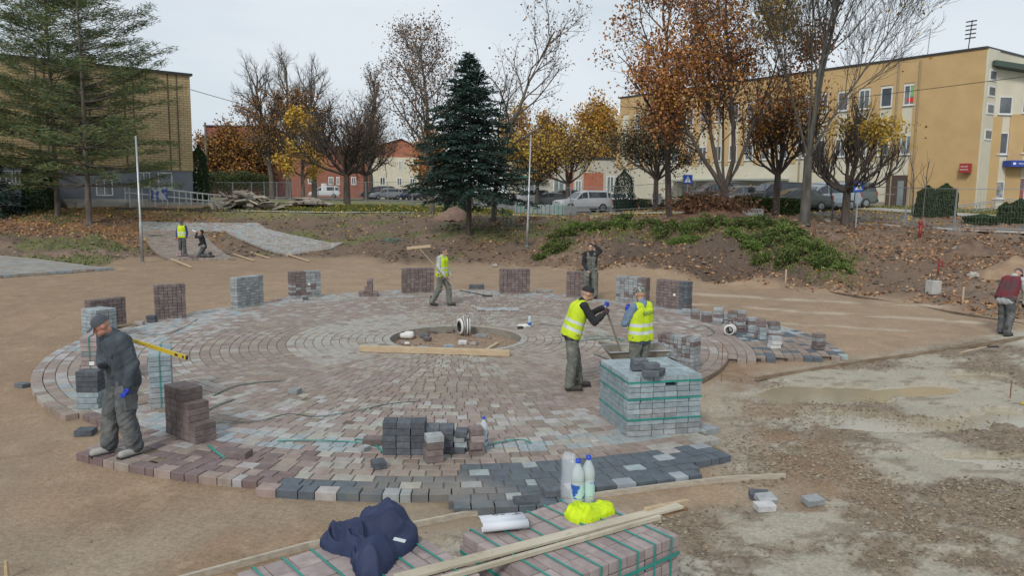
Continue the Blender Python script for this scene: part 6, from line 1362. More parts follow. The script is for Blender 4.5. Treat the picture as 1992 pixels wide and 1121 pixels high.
    for s in 'LR':
        mb = MB(); an, to = J['a' + s], J['t' + s]; add_cap(mb, an + (0, -.03, -.045), to + (0, 0, .008), .048, .046); add_cap(mb, an + (0, -.01, .13), an, .05, .05); b_ = part_from(mb, 'boot', boots, o, .012, 3)
        dd = to - an; dd[2] = 0; L_ = np.linalg.norm(dd) + .085; c_ = (an + to) / 2; MB().box((c_[0], c_[1], min(an[2] - .078, to[2] - .03)), (.088, L_, .022), rz=math.atan2(-dd[0], dd[1])).build('sole', m_dark, b_)
    ax = J['neck'] - J['pelvis']; Lx = np.linalg.norm(ax); ax = ax / Lx
    if vest:
        mb = MB(); add_cap(mb, J['sL'] + (.05, 0, .0), J['sR'] - (.05, 0, .0), .088, .088)
        for s in (-.09, .09): add_cap(mb, J['chest'] + (s, .012, .05), J['pelvis'] + (s * .95, 0, .0) - ax * .05, .14, .15)
        add_cap(mb, J['chest'] + (0, .0, 0), J['pelvis'] - ax * .04, .155, .165)
        v_ = part_from(mb, 'vest', vest, o, .011 if near else .016, 5, .007, 8, seed + 5, cut=(J['pelvis'], ax, -.06), band=(m_refl, J['pelvis'], ax, [(.05, .10), (.17, .22)]) if vest is m_hivis else None)
        if letter:
            nb = np.cross(J['sR'] - J['sL'], (0, 0, 1)); nb /= np.linalg.norm(nb); c_ = J['chest'] + nb * .158 + np.array((0, 0, .06)); text('REGVA', .085, mat('grey_print', (.08, .14, .12)), v_, tuple(c_), (R(90), 0, math.atan2(nb[0], -nb[1])), 'back_print', .002)
    if bib:
        mb = MB()
        for s in (-.06, .06): add_cap(mb, J['chest'] + (s, .02, .0), J['pelvis'] + (s, .01, .03), .128, .13)
        for s in 'LR': add_cap(mb, J['s' + s] * .55 + J['neck'] * .45 + (0, .05, -.0), J['chest'] + ((-.09 if s == 'L' else .09), .07, .03), .03, .08); add_cap(mb, J['s' + s] * .55 + J['neck'] * .45 + (0, -.02, 0), J['pelvis'] * .3 + J['chest'] * .7 + (0, -.07, 0), .035, .08)
        part_from(mb, 'dungaree_bib', bib, o, .011 if near else .016, 4, .006, 9, seed + 7)
    if cap:
        mb = MB(); m4 = Mh
        prof = [(0, .128), (.03, .126), (.06, .112), (.082, .085), (.092, .05), (.094, .03)]
        mb.lathe([(r_ * .98, z_ - .005) for r_, z_ in prof][::-1], hd + Mh @ np.array((0, -.008, 0)), 18, m=Mh @ np.diag([.93, 1.12, 1])); c_ = mb.build('cap', cap, o, True)
        vb = MB(); pts = [(-.07, .075), (-.062, .14), (-.03, .165), (.03, .165), (.062, .14), (.07, .075)]
        V = [hp(a, b, .045 - (b - .07) * .22 - abs(a) * .12) for a, b in pts] + [hp(a, b, .038 - (b - .07) * .22 - abs(a) * .12) for a, b in pts]
        if cap is not m_black: vb.add(V, [(0, 1, 4, 5), (1, 2, 3, 4), (6, 11, 10, 7), (7, 10, 9, 8), (0, 6, 7, 1), (1, 7, 8, 2), (2, 8, 9, 3), (3, 9, 10, 4), (4, 10, 11, 5)]).build('visor', cap, c_)
    if hair: mb = MB(); add_ell(mb, hp(0, -.02, .035), (.083, .098, .098), Mh); add_ell(mb, hp(0, -.045, -.01), (.078, .07, .07), Mh); part_from(mb, 'hair', hair, o, .008, 2, .003, 40)
    return o, J, x, y
def world(o, p): ca, sa, s = math.cos(o.rotation_euler[2]), math.sin(o.rotation_euler[2]), o.scale[0]; return np.array([o.location[0] + s * (ca * p[0] - sa * p[1]), o.location[1] + s * (sa * p[0] + ca * p[1]), o.location[2] + s * p[2]])
# man in dark jacket, looking down, level under his arm
o1, J1, *_ = person(244, 882, R(140), 1.0, 'man in slate jacket and charcoal cap looking down, yellow spirit level under his arm',
    dict(pelvis=(0, -.03, .95), chest=(0, .03, 1.27), neck=(0, .10, 1.44), head=(0, .19, 1.56), look=(.25, .85, -.55), sL=(-.19, .06, 1.39), sR=(.19, .09, 1.38), eL=(-.27, -.02, 1.12), wL=(-.27, .05, .87), eR=(.24, .10, 1.10), wR=(-.0, .20, 1.10),
         hL=(-.09, -.03, .92), hR=(.09, -.03, .92), kL=(-.12, .02, .50), kR=(.13, .08, .50), aL=(-.14, -.06, .09), aR=(.15, .12, .09), tL=(-.17, .11, .04), tR=(.17, .29, .03)),
    top=m_jacket, trous=m_greycl, boots=m_bootdusty, cap=m_cap, skin=m_skinred, gloves=(m_bglove, m_jacket), seed=3, bulk=1.22)
for nm_, c_, d_, rx_ in (('cargo_pocket', (-.215, .0, .66), (.03, .15, .19), 0), ('cargo_pocket', (.225, .03, .66), (.03, .15, .19), 0), ('chest_pocket', (-.10, .155, 1.25), (.13, .03, .12), .12)):
    MB().box(c_, d_, rx=rx_).build(nm_, m_greycl if 'cargo' in nm_ else m_jacket, o1, bevel=.012)
MB().lathe([(.085, 0), (.10, .03), (.095, .06), (.082, .055)], (0, .085, 1.42), 16).build('collar', m_jacket, o1, True)
xe, ye = atD(350, 8.4); e_ = np.array((xe, ye, zD(350, 696, 8.4)))
xs_, ys_ = atD(236, 9.15); a_ = np.array((xs_, ys_, zD(236, 660, 9.15)))
m_yel = mat('level_yellow', (.52, .38, .03), rough=.35); lv = MB().bar(tuple(a_), tuple(e_), .022, .045).build('spirit_level', m_yel); tag(lv, 'yellow spirit level held under the arm of the man in the slate jacket', 'spirit level')
d_ = (e_ - a_) / np.linalg.norm(e_ - a_); MB().bar(tuple(e_ - d_ * .001), tuple(e_ + d_ * .012), .026, .048).build('end_cap', m_dark, lv); c_ = e_ - d_ * .19; MB().bar(tuple(c_ - d_ * .03), tuple(c_ + d_ * .03), .028, .028).build('vial', m_dark, lv); c_ = e_ - d_ * .05; MB().bar(tuple(c_ - d_ * .012), tuple(c_ + d_ * .012), .034, .03).build('vial', m_dark, lv)
# two men at the barrow
o2, J2, *_ = person(1121, 757, R(-82), .985, 'man in yellow vest and black beanie leaning on a shovel',
    dict(pelvis=(0, -.10, .93), chest=(0, .0, 1.25), neck=(0, .09, 1.43), head=(0, .16, 1.57), look=(.0, 1, -.28), sL=(-.185, .06, 1.38), sR=(.185, .06, 1.38), eL=(-.22, .26, 1.20), wL=(-.06, .44, 1.33), eR=(.24, .22, 1.14), wR=(.05, .42, 1.24),
         hL=(-.09, -.10, .91), hR=(.09, -.10, .91), kL=(-.10, -.0, .5), kR=(.11, -.10, .5), aL=(-.12, .06, .09), aR=(.12, -.14, .09), tL=(-.13, .23, .04), tR=(.13, .03, .04)),
    top=m_black, trous=m_olive, vest=m_hivis, cap=m_black, gloves=(m_bglove, m_dglove), seed=5, curl=(1.1, 1.1))
o3, J3, *_ = person(1243, 764, R(38), .96, 'man in yellow vest and camouflage cap with his back to us beside the wheelbarrow',
    dict(look=(.45, 1, -.2), eL=(-.27, .10, 1.16), wL=(-.08, .22, 1.32), eR=(.26, .12, 1.16), wR=(.06, .24, 1.20), head=(.01, .05, 1.63)), top=m_denim, trous=m_olive, vest=m_hivis, cap=m_camo, gloves=(m_bglove, None), seed=7, letter=True)
h_ = world(o2, (-.0, .47, 1.3)); xb_, yb_ = P(1214, 700, .35)
t_ = np.array((xb_, yb_, .33)); top_ = h_ + (h_ - t_) * .06; sh = empty('shovel', tuple(t_), 0, 'long handled shovel the leaning man rests on, blade in the wheelbarrow', 'shovel')
MB().tube([tuple(top_ - t_), (0, 0, 0)], [.017, .017], 8).build('handle', m_woodgrey, sh); d_ = (t_ - top_) / np.linalg.norm(t_ - top_); MB().bar((0, 0, 0), tuple(d_ * .26), .2, .012).build('blade', m_metal, sh)
# wheelbarrow
xw, yw = P(1228, 742); wb = empty('wheelbarrow', (xw, yw, 0), R(186), 'mud caked steel wheelbarrow between the two men in yellow vests', 'wheelbarrow')
m_barrow = mat('muddy_steel', (.20, .17, .12), (.32, .30, .26), 6, .7, dirt=(.16, .11, .06), damt=.5, dscale=4)
def tray(s, zt, zb, t=.02):
    tp = [(-.55, -.33, zt), (.45, -.30, zt - .03), (.45, .30, zt - .03), (-.55, .33, zt)]; bt = [(-.22, -.2, zb), (.25, -.18, zb), (.25, .18, zb), (-.22, .2, zb)]
    inn = [(x * .95, y * .93, z) for x, y, z in tp]; ib = [(x * .93, y * .9, z + t) for x, y, z in bt]; V = tp + bt + inn + ib; Q = [(4, 7, 6, 5), (12, 13, 14, 15)]
    for i in range(4): j = (i + 1) % 4; Q += [(i, 4 + i, 4 + j, j), (8 + i, 8 + j, 12 + j, 12 + i), (i, j, 8 + j, 8 + i)]
    return s.add(V, Q)
tray(MB(), .58, .28).build('tray', m_barrow, wb); MB().tube([(-.55, -.34, .585), (.45, -.31, .555), (.45, .31, .555), (-.55, .34, .585), (-.55, -.34, .585)], .014, 6).build('rim', m_metal, wb)
fr_ = MB()
for s in (-1, 1): fr_.tube([(-.62, s * .05, .2), (.2, s * .2, .27), (.6, s * .26, .42)], .016, 6); fr_.tube([(.3, s * .2, .28), (.36, s * .22, .02), (.5, s * .24, .3)], .014, 6)
fr_.build('frame', m_metal, wb); wh = MB().lathe([(0, -.03), (.16, -.035), (.2, -.02), (.2, .02), (.16, .035), (0, .03)], (-.62, 0, .2), 20, m=Matrix.Rotation(R(90), 3, 'X')).build('wheel', m_tyre, wb, True)
MB().box((0, 0, .36), (.5, .34, .1), taper=.7).build('mortar_load', mat('wet_mortar', (.13, .11, .07), (.2, .17, .12), 8, .6, .01, 20), wb)
x_, y_ = P(1208, 638, .0); bd = MB().box((0, 0, .0), (.55, .16, .05)).build('board', m_woodgrey, None, loc=(*P(1196, 668, .55), .53), rot=(0, R(6), R(-12))); tag(bd, 'short grey board sticking out beyond the wheelbarrow beside the man with the cap', 'board')
# rake man
o4, J4, *_ = person(860, 595, R(-112), .93, 'man in yellow vest with grey sleeves walking and carrying a long rake',
    dict(look=(-.3, 1, -.12), neck=(0, .03, 1.47), head=(0, .06, 1.62), eR=(.26, .02, 1.14), wR=(.24, .20, .93), eL=(-.24, .02, 1.14), wL=(-.22, .16, .9), kL=(-.11, .16, .52), aL=(-.12, .18, .09), tL=(-.13, .34, .05), kR=(.11, -.04, .5), aR=(.12, -.28, .12), tR=(.13, -.13, .04)),
    top=m_lgrey, trous=m_olive, vest=m_hivis, hair=m_hairg, seed=9, near=True, curl=(.9, .9))
hw = world(o4, tuple(J4['wR'] + (0, .03, -.05))); A_ = np.array((*atD(815, 20.2), zD(815, 483, 20.2))); B_ = hw + (hw - A_) * .32
rk = empty('rake', tuple(A_), 0, 'long wooden rake with pale cross head carried behind the walking man', 'rake'); MB().tube([(0, 0, 0), tuple(B_ - A_)], .016, 6).build('handle', m_woodgrey, rk); MB().bar((-.32, -.05, -.0), (.30, .05, .06), .045, .07).build('rake_head', m_wood, rk)
# man leaning on the stack
o5, J5, *_ = person(1148, 580, R(180), .95, 'bareheaded man in grey dungarees leaning on a stack with one hand behind his head',
    dict(look=(.12, 1, .0), pelvis=(0, -.08, .92), chest=(0, -.02, 1.26), neck=(0, .02, 1.46), head=(.03, .05, 1.61), sL=(-.19, 0, 1.40), sR=(.19, 0, 1.40), eL=(-.30, .02, 1.50), wL=(-.10, -.02, 1.68), eR=(.24, .05, 1.12), wR=(.12, .24, .90), hR=(.09, -.06, .90), kR=(.17, .34, .74), aR=(.16, .26, .32), tR=(.17, .42, .28), hL=(-.09, -.06, .90), kL=(-.13, .0, .5), aL=(-.15, .06, .09), tL=(-.16, .22, .04)),
    top=m_black, trous=m_olive, bib=m_olive, hair=m_hair, seed=11, gloves=(None, None))
x_, y_ = P(1140, 581); [paver(*world(o5, (.17, .32, 0))[:2], k * .082, .3, 'grey', 'upper paver of the pair under the foot of the man in dungarees' if k == 2 else 'paver of the small pile under the foot of the man in dungarees', None if k == 2 else 'pavers under the foot', .22, .2, .08) for k in range(3)]
# far pair on the path
o6, *_ = person(356, 497, R(172), .95, 'man in blue jacket and yellow vest standing on the far path', dict(look=(-.3, 1, -.4), eR=(.24, .05, 1.12), wR=(.22, .14, .9)), top=m_bluej, trous=m_greycl, vest=m_hivis, cap=m_cap, near=False, seed=13, z=.03, gloves=(None, mat('orange_glove', (.4, .08, .03))), )
o7, J7, *_ = person(394, 500, R(100), .95, 'man kneeling on the far path and drinking from a bottle', dict(pelvis=(0, -.08, .52), chest=(0, -.02, .86), neck=(0, .0, 1.05), head=(0, .02, 1.21), look=(0, 1, .25), sL=(-.19, -.01, .99), sR=(.19, -.01, .99), eL=(-.24, .22, .98), wL=(-.08, .20, 1.18), eR=(.24, .06, .72), wR=(.16, .2, .55),
    hL=(-.09, -.08, .50), hR=(.09, -.08, .50), kL=(-.11, .12, .09), kR=(.12, .10, .09), aL=(-.12, -.34, .07), aR=(.12, -.36, .07), tL=(-.12, -.48, .03), tR=(.12, -.5, .03)), top=m_black, trous=m_greycl, hair=m_hair, near=False, seed=15, z=.03)
b7 = world(o7, tuple(J7['wL'] + (.05, .06, .05))); tag(MB().tube([tuple(b7), tuple(b7 + np.array((-.16, .0, .08)))], [.035, .03], 8).build('plastic_bottle', m_white), 'white bottle at the mouth of the kneeling man', 'bottle')
# bending man on the right
o8, J8, *_ = person(1958, 652, R(-62), .98, 'man in red and grey dungarees over a pale hoodie bending forward at the right edge',
    dict(pelvis=(0, -.16, .92), chest=(0, -.02, 1.24), neck=(0, .12, 1.40), head=(0, .25, 1.48), look=(0, .75, -.65), sL=(-.19, .08, 1.34), sR=(.19, .08, 1.34), eL=(-.23, .18, 1.05), wL=(-.2, .24, .80), eR=(.23, .18, 1.05), wR=(.2, .24, .78), hL=(-.09, -.16, .9), hR=(.09, -.16, .9), kL=(-.12, -.02, .5), kR=(.12, -.10, .5), aL=(-.13, -.02, .09), aR=(.13, -.24, .09), tL=(-.14, .15, .04), tR=(.14, -.07, .04)),
    top=m_lgrey, trous=m_greycl, vest=m_red, cap=m_cap, gloves=(m_black, m_black), z=-.09, seed=17)
# passers-by near the office block
person(0, 0, R(120), .97, 'passer-by in dark clothes on the pavement right of the narrow white notice', {}, top=m_black, trous=m_black, hair=m_hair, near=False, z=float(hbase(*atD(1460, 53))), pos=atD(1460, 53), coat=True, seed=19)
person(0, 0, R(200), .97, 'passer-by in brown coat standing by the crossing sign', {}, top=m_boot, trous=m_black, hair=m_hair, near=False, z=float(hbase(*atD(1364, 60))), pos=atD(1364, 60), coat=True, seed=21)

# ============================================================ SMALL THINGS
m_clear = mat('clear_plastic', (.55, .60, .64), (.66, .70, .73), 10, .12, spec=.6, alpha=.45)
m_label = mat('bottle_label', (.03, .10, .40), (.45, .62, .62), 9, .4, c_lo=.5, c_hi=.54); m_cap_b = mat('blue_cap', (.02, .06, .45), rough=.4); m_water = mat('water_bottle_plastic', (.52, .60, .62), (.62, .68, .68), 12, .1, spec=.6, alpha=.7)
def bottle(x, y, z, s, label, group=None, rz=0):
    o = empty('water_bottle', (x, y, z), rz, label, 'bottle', group); o.scale = (s,) * 3
    MB().lathe([(0, 0), (.038, 0), (.043, .012), (.043, .05), (.040, .06), (.043, .07), (.043, .15), (.039, .16), (.043, .17), (.043, .20), (.036, .235), (.018, .27), (.014, .285), (.014, .295), (0, .295)], n=18).build('bottle_body', m_water, o, True)
    MB().lathe([(.0445, .055), (.0445, .145)], n=18).build('label', m_label, o, True); MB().lathe([(.017, .285), (.017, .31), (0, .311)], n=14).build('cap', m_cap_b, o, True); return o
zt_ = -.09 + .08 + 11 * .0818 + .004
for q_, (px_, py_, s_) in enumerate(((1123, 983, 1.10), (1143, 978, 1.13))): x, y = P(px_, py_, zt_); bottle(x, y, zt_, s_, ['left water bottle standing on the front pack beside the vest', 'right, slightly taller water bottle standing on the front pack'][q_])
for px_, py_, z_, s_, lb in ((357, 617, 0, 1.05, 'small water bottle standing against the left paver stack'), (1030, 637, 0, 1.0, 'water bottle standing by the crumpled bag at the pit rim'), (941, 868, 0, 1.2, 'water bottle hidden behind the leaning brown column')):
    x, y = P(px_, py_, z_); bottle(x, y, z_, s_, lb)
# film round missing bottles, behind the pair
x, y = P(1106, 975, zt_); fm = MB(); r_ = np.random.default_rng(501); pr = [(.05, 0), (.056, .08), (.052, .2), (.055, .3), (.03, .36), (.012, .345)]; fm.lathe(pr, (0, 0, 0), 14, m=np.diag([.75, 1.7, 1]))
V = fm.V[0]; V += r_.normal(size=V.shape) * .005; tag(fm.build('plastic_wrap', mat('plastic_film', (.7, .75, .8), rough=.15, alpha=.33, spec=.7), None, True, (x, y, zt_), (0, 0, .4)), 'crumpled clear plastic wrap standing open left of the two bottles', 'plastic wrap')
def S(px, py, z): return np.array((*P(px, py, z), z))

def draped(name, outline, humps, m, label, cat, seed, base=.06, edge=.035, folds=.03, ff=7.0, dirs=(1, .35), step=.005):
    """collapsed cloth: a closed folded sheet over its plan outline, creased by folds"""
    poly = [P(*q, zt_) for q in outline]; pa = np.array(poly); lo = pa.min(0) - .02; hi = pa.max(0) + .02
    nx_, ny_ = int((hi[0] - lo[0]) / step), int((hi[1] - lo[1]) / step); xx, yy = np.meshgrid(np.linspace(lo[0], hi[0], nx_), np.linspace(lo[1], hi[1], ny_))
    wob = (fbm(xx * 14, yy * 14, 2, seed) - .5) * .02; ins = in_poly(xx + wob, yy + wob, poly); dm = np.full(xx.shape, 9.0)
    for k in range(len(pa)):
        a, b = pa[k], pa[(k + 1) % len(pa)]; ab = b - a; t = np.clip(((xx - a[0]) * ab[0] + (yy - a[1]) * ab[1]) / (ab @ ab), 0, 1); dm = np.minimum(dm, np.hypot(xx - a[0] - t * ab[0], yy - a[1] - t * ab[1]))
    h = np.full(xx.shape, base)
    for (px_, py_, hh, rr_) in humps: q = P(px_, py_, zt_); h = np.maximum(h, base + (hh - base) * np.clip(1 - np.hypot(xx - q[0], yy - q[1]) / rr_, 0, 1) ** .8 * 1.0)
    wx = fbm(xx * 3, yy * 3, 2, seed + 1) * 6; u_ = xx * dirs[0] - yy * dirs[1]; v_ = xx * dirs[1] + yy * dirs[0]
    def crease(f, s_): n_ = vnoise(u_ * f + wx, v_ * f * .42 + wx * .6, s_); return 1 - np.abs(n_ - .5) * 2
    fo = crease(ff, seed + 3) ** 2 * .6 + crease(ff * 2.1, seed + 5) ** 2 * .28 + crease(ff * .6, seed + 7) * .35
    z = (h + (fo - .55) * folds * 2) * np.clip(1 - np.exp(-dm / edge), 0, 1) ** .55; z = np.where(ins, np.maximum(z, .012), -.02)
    V = np.stack([xx, yy, zt_ + z], -1).reshape(-1, 3); ii = np.arange(nx_ * ny_).reshape(ny_, nx_); Q = np.stack([ii[:-1, :-1], ii[:-1, 1:], ii[1:, 1:], ii[1:, :-1]], -1).reshape(-1, 4)
    k = ins.reshape(-1)[Q].any(1); return tag(link(name, new_mesh(name, V, Q[k], mats=[m], smoothf=True)), label, cat)
draped('folded_vest', [(1099, 1003), (1103, 992), (1117, 984), (1138, 988), (1152, 986), (1160, 981), (1186, 979), (1194, 988), (1195, 999), (1180, 1005), (1150, 1016), (1124, 1019), (1106, 1012)], [(1118, 1003, .085, .10), (1140, 1003, .075, .1), (1175, 993, .05, .08)],
    mat('hi_vis_cloth', (.56, .72, .01), (.46, .62, .01), 8, .7), 'crumpled fluorescent yellow vest lying on the front pack', 'vest', 511, .045, .02, .022, 17, (.6, .8), .004)
jk = draped('navy_jacket', [(620, 1056), (634, 1046), (684, 1046), (694, 1040), (704, 1030), (728, 1030), (745, 1022), (766, 1022), (798, 1036), (814, 1042), (815, 1056), (800, 1070), (770, 1090), (756, 1108), (736, 1126), (702, 1128), (686, 1110), (684, 1084), (650, 1076), (628, 1068)],
    [(720, 1052, .20, .22), (760, 1045, .21, .24), (790, 1058, .15, .16), (722, 1095, .15, .20), (655, 1060, .09, .2)], mat('navy_cloth', (.018, .026, .065), (.028, .04, .095), 6, .7, .002, 60), 'crumpled navy work jacket lying on the strapped pack', 'jacket', 521, .09, .03, .06, 8, (.9, .45))
Z = zt_
p_ = S(790, 1046, Z + .17); MB().bar(tuple(p_ + (-.07, -.02, .0)), tuple(p_ + (.0, -.03, -.012)), .03, .006).build('reflective_stripe', m_refl, jk)
# rolled papers
pb = MB(); a_ = S(940, 1043, zt_); b_ = S(1031, 1034, zt_); d_ = b_ - a_; Lp = np.linalg.norm(d_); d_ /= Lp; n_ = np.array([-d_[1], d_[0], 0]); V = []; K = 22
for i in range(K):
    t = i / (K - 1); s = t * 1.0
    if t < .45: y_ = .26 - t / .45 * .22; z_ = .015 + .055 * math.sin(t / .45 * 2.2)
    else: an = (t - .45) / .55 * 4.4; rr_ = .03; y_ = .04 - rr_ * math.sin(an) * 1.0 - .01; z_ = .012 + rr_ + rr_ * math.cos(an)
    for e_ in (0, 1): q = a_ + d_ * (Lp * e_ * (1 - .06 * (1 - t))) + n_ * y_ + np.array([0, 0, z_]); V.append(q)
Q = [(2 * i, 2 * i + 1, 2 * i + 3, 2 * i + 2) for i in range(K - 1)]; ob_ = pb.add(V, Q).build('rolled_plan', mat('printed_paper', (.66, .68, .72), (.60, .62, .66), 3, .7), None, True); sd = ob_.modifiers.new('s', 'SOLIDIFY'); sd.thickness = .002
tag(ob_, 'half rolled white building plan lying on the front pack', 'plan')
pr_ = MB(); r_ = np.random.default_rng(77)
for k in range(16): q = a_ + d_ * (Lp * r_.uniform(.3, .95)) + n_ * r_.uniform(.10, .2) + np.array([0, 0, .071]); pr_.box(tuple(q), (r_.uniform(.01, .04), .004, .001), rz=r_.uniform(0, 1))
tag(pr_.build('print_lines', m_dark, ob_))
# planks on the packs
def board(name, a, b, w, h, m, label, cat='board', group=None, bev=.003): o = MB().bar(tuple(a), tuple(b), w, h).build(name, m, None, bevel=bev); return tag(o, label, cat, group)
m_plank = mat('sandy_plank', (.40, .35, .26), (.52, .47, .37), 2.5, .9, .003, 40, dirt=(.20, .17, .13), damt=.42, dscale=14)
zp = zt_ + .012
board('plank', S(770, 1127, zp), S(1322, 984, zp), .085, .02, m_plank, 'long sandy plank laid across both front packs, upper one', bev=.002)
board('plank', S(860, 1119, zp + .0) + (0.0, -.05, 0), S(1275, 1000, zp) + (0.02, -.055, 0), .028, .03, m_plank, 'narrow batten lying along the near edge of the long plank')
board('plank', S(1255, 1003, zp - .02) + (0, 0, .04), S(1337, 976, zp - .02) + (0, 0, .0), .03, .03, m_wood, 'split brown batten end projecting past the front pack on top'); board('plank', S(1290, 1002, zp - .02), S(1337, 985, zp - .02) + (0, 0, -.02), .022, .02, mat('brown_batten', (.22, .12, .06), rough=.8), 'thin dark brown batten below the split one at the pack corner')
# formwork boards, curved lower one made of butted lengths
pts = [P(*q, -.09) for q in ((330, 1140), (470, 1102), (600, 1067), (760, 1036), (905, 1006), (1010, 994), (1180, 966), (1300, 950), (1420, 936), (1527, 931))]
for q_, (i0, i1) in enumerate(((0, 4), (4, 6), (6, 8), (8, 9))):
    mb = MB()
    for a, b in zip(pts[i0:i1], pts[i0 + 1:i1 + 1]): mb.bar((*a, -.07), (*b, -.07), .035, .07)
    tag(mb.build('formwork_board', m_woodgrey, None), ['leftmost length of the grey formwork board running under the left pack', 'length of grey formwork board between the two front packs', 'length of grey formwork board behind the bottles', 'right end of the grey formwork board in the mud'][q_], 'formwork board')
p_ = [np.array((*P(px_, py_, -.09), -.065)) for px_, py_ in ((1470, 740), (1640, 712), (1800, 689), (1992, 659))]
for q_ in range(3): board('formwork_board', p_[q_], p_[q_ + 1], .05, .07, mat('brown_board', (.19, .135, .09), (.28, .21, .15), 3, .85, .002, 30), ['nearest length of the straight wooden edge right of the circle', 'middle length of the straight wooden edge right of the circle', 'furthest length of the straight wooden edge near the bending man'][q_], 'formwork board')
board('formwork_board', np.array((*P(1500, 551, -.09), -.06)), np.array((*P(1992, 634, -.09), -.06)), .04, .07, mat('dark_board', (.10, .075, .055), (.16, .12, .09), 3, .9), 'thin dark edging board at the foot of the right bank', 'formwork board')
for q_, (p1, p2, lb) in enumerate((((333, 505), (372, 521), 'pale batten at the left corner of the far path'), ((278, 467), (333, 505), 'batten along the left side of the far path'), ((404, 478), (493, 508), 'batten along the right side of the middle path'), ((478, 489), (523, 503), 'short batten in the sand between the far paths'), ((660, 489), (706, 500), 'batten right of the right far path'), ((556, 495), (601, 509), 'batten at the near left corner of the right far path'))):
    a = np.array((*P(*p1, 0.0), .03)); b = np.array((*P(*p2, -.06), -.04)); board('batten', a, b, .08, .05, m_wood, lb, 'batten')
# beam over the pit and small wood
board('beam', np.array((*P(701, 684, .0), .06)), np.array((*P(992, 693, .0), .06)), .12, .11, m_wood, 'long pale timber beam lying across the near rim of the pit', 'beam'); board('timber_block', S(944, 684, -.03), S(968, 669, -.06), .07, .07, m_wood, 'short timber offcut leaning into the pit behind the beam', 'timber')
# pit contents
def sackish(name, px, py, z, blobs, m, label, cat, seed, amp=.006): mb = MB(); p0 = S(px, py, z); [add_cap(mb, p0 + np.array(a), p0 + np.array(b), ra, rb) for a, b, ra, rb in blobs]; e = remesh(mb, .01, 3, amp, 14, seed); e.materials.append(m); e.name = name; return tag(link(name, e), label, cat)
m_bag = mat('white_bag', (.62, .61, .58), rough=.7)
sackish('white_bag', 791, 657, -.12, [((-.10, 0, .04), (.08, 0, .05), .06, .08), ((0, .05, .08), (.1, .05, .08), .06, .06)], m_bag, 'white plastic bag at the left side of the pit', 'bag', 531)
sackish('white_bag', 792, 670, -.12, [((-.03, 0, .02), (.03, 0, .02), .03, .03)], m_bag, 'small scrap of white bag in front of the big one', 'bag scrap', 533)
for q_, (px_, py_, k_, l_, lb) in enumerate(((936, 655, 'grey', .25, 'grey kerb piece lying in the pit right of the coil'), (1019, 660, 'white', .25, 'whitish paver leaning on the right wall of the pit'), (826, 655, 'dark', .2, 'dark flat paver left of the coil in the pit'), (822, 647, 'grey', .2, 'grey flat paver further back in the pit'), (873, 676, 'blue', .2, 'bluish paver near the front of the pit'), (900, 668, 'white', .18, 'pale narrow paver piece in the middle of the pit'), (922, 670, 'pink', .15, 'pinkish broken paver in the middle of the pit'), (823, 680, 'blue', .2, 'bluish paver half hidden by the beam'), (784, 668, 'pink', .14, 'pinkish chip below the white bag'), (842, 648, 'brown', .16, 'brown broken paver by the far wall of the pit'), (876, 646, 'brown', .16, 'brown chip left of the coil'), (832, 661, 'brown', .15, 'round brown chip in the left half of the pit'))):
    x, y = P(px_, py_, -.12); paver(x, y, -.135, .5 * math.sin(q_ * 5), k_, lb, None, l_, .12, .07, .15 * math.sin(q_ * 3))
def coil(px, py, z, s, label, rz=0, flat=False):
    x, y = P(px, py, z); o = empty('strapping_coil', (x, y, z), rz, label, 'coil')
    rot = Matrix.Rotation(R(78 if not flat else 40), 3, 'X')
    for k, dx in enumerate((-.09, .09)):
        m3 = np.array(Matrix.Rotation(R(25 - 20 * k), 3, 'Z') @ Matrix.Rotation(R(90), 3, 'Y')); mb = MB().lathe([(.13, -.04), (.19, -.045), (.2, 0), (.19, .045), (.13, .04), (.12, 0), (.13, -.04)], (dx, 0, .2), 20, m=m3); c_ = mb.build('ring', m_bag, o, True)
        MB().lathe([(.10, -.052), (.135, -.052), (.135, .052), (.10, .052), (.10, -.052)], (dx, 0, .2), 20, m=m3).build('inner_ring', m_dark, o, True); MB().lathe([(.203, -.012), (.208, 0), (.203, .012)], (dx, 0, .2), 20, m=m3).build('black_band', m_dark, c_)
    MB().tube([(-.02, 0, .35), (-.04, 0, .46), (.02, 0, .48)], .012, 6).build('strap_end', m_white, o); o.scale = (s,) * 3; return o
coil(904, 651, -.12, .95, 'pair of white and black hooped coils standing in the pit'); coil(1420, 652, 0, .62, 'white coil with black tool lying beside the broad brown pile', .9)
sackish('paper_bag', 1018, 637, 0, [((-.1, 0, .03), (.06, 0, .03), .04, .045), ((.05, 0, .06), (.12, 0, .03), .03, .03)], m_bag, 'crumpled white bag next to the bottle at the pit rim', 'bag', 541)
x, y = P(1012, 639); tag(MB().box((0, 0, .03), (.14, .08, .06), rz=.4).build('black_glove', m_dark, None, loc=(x, y - .06, 0), bevel=.02), 'small black glove in front of the crumpled white bag', 'glove')
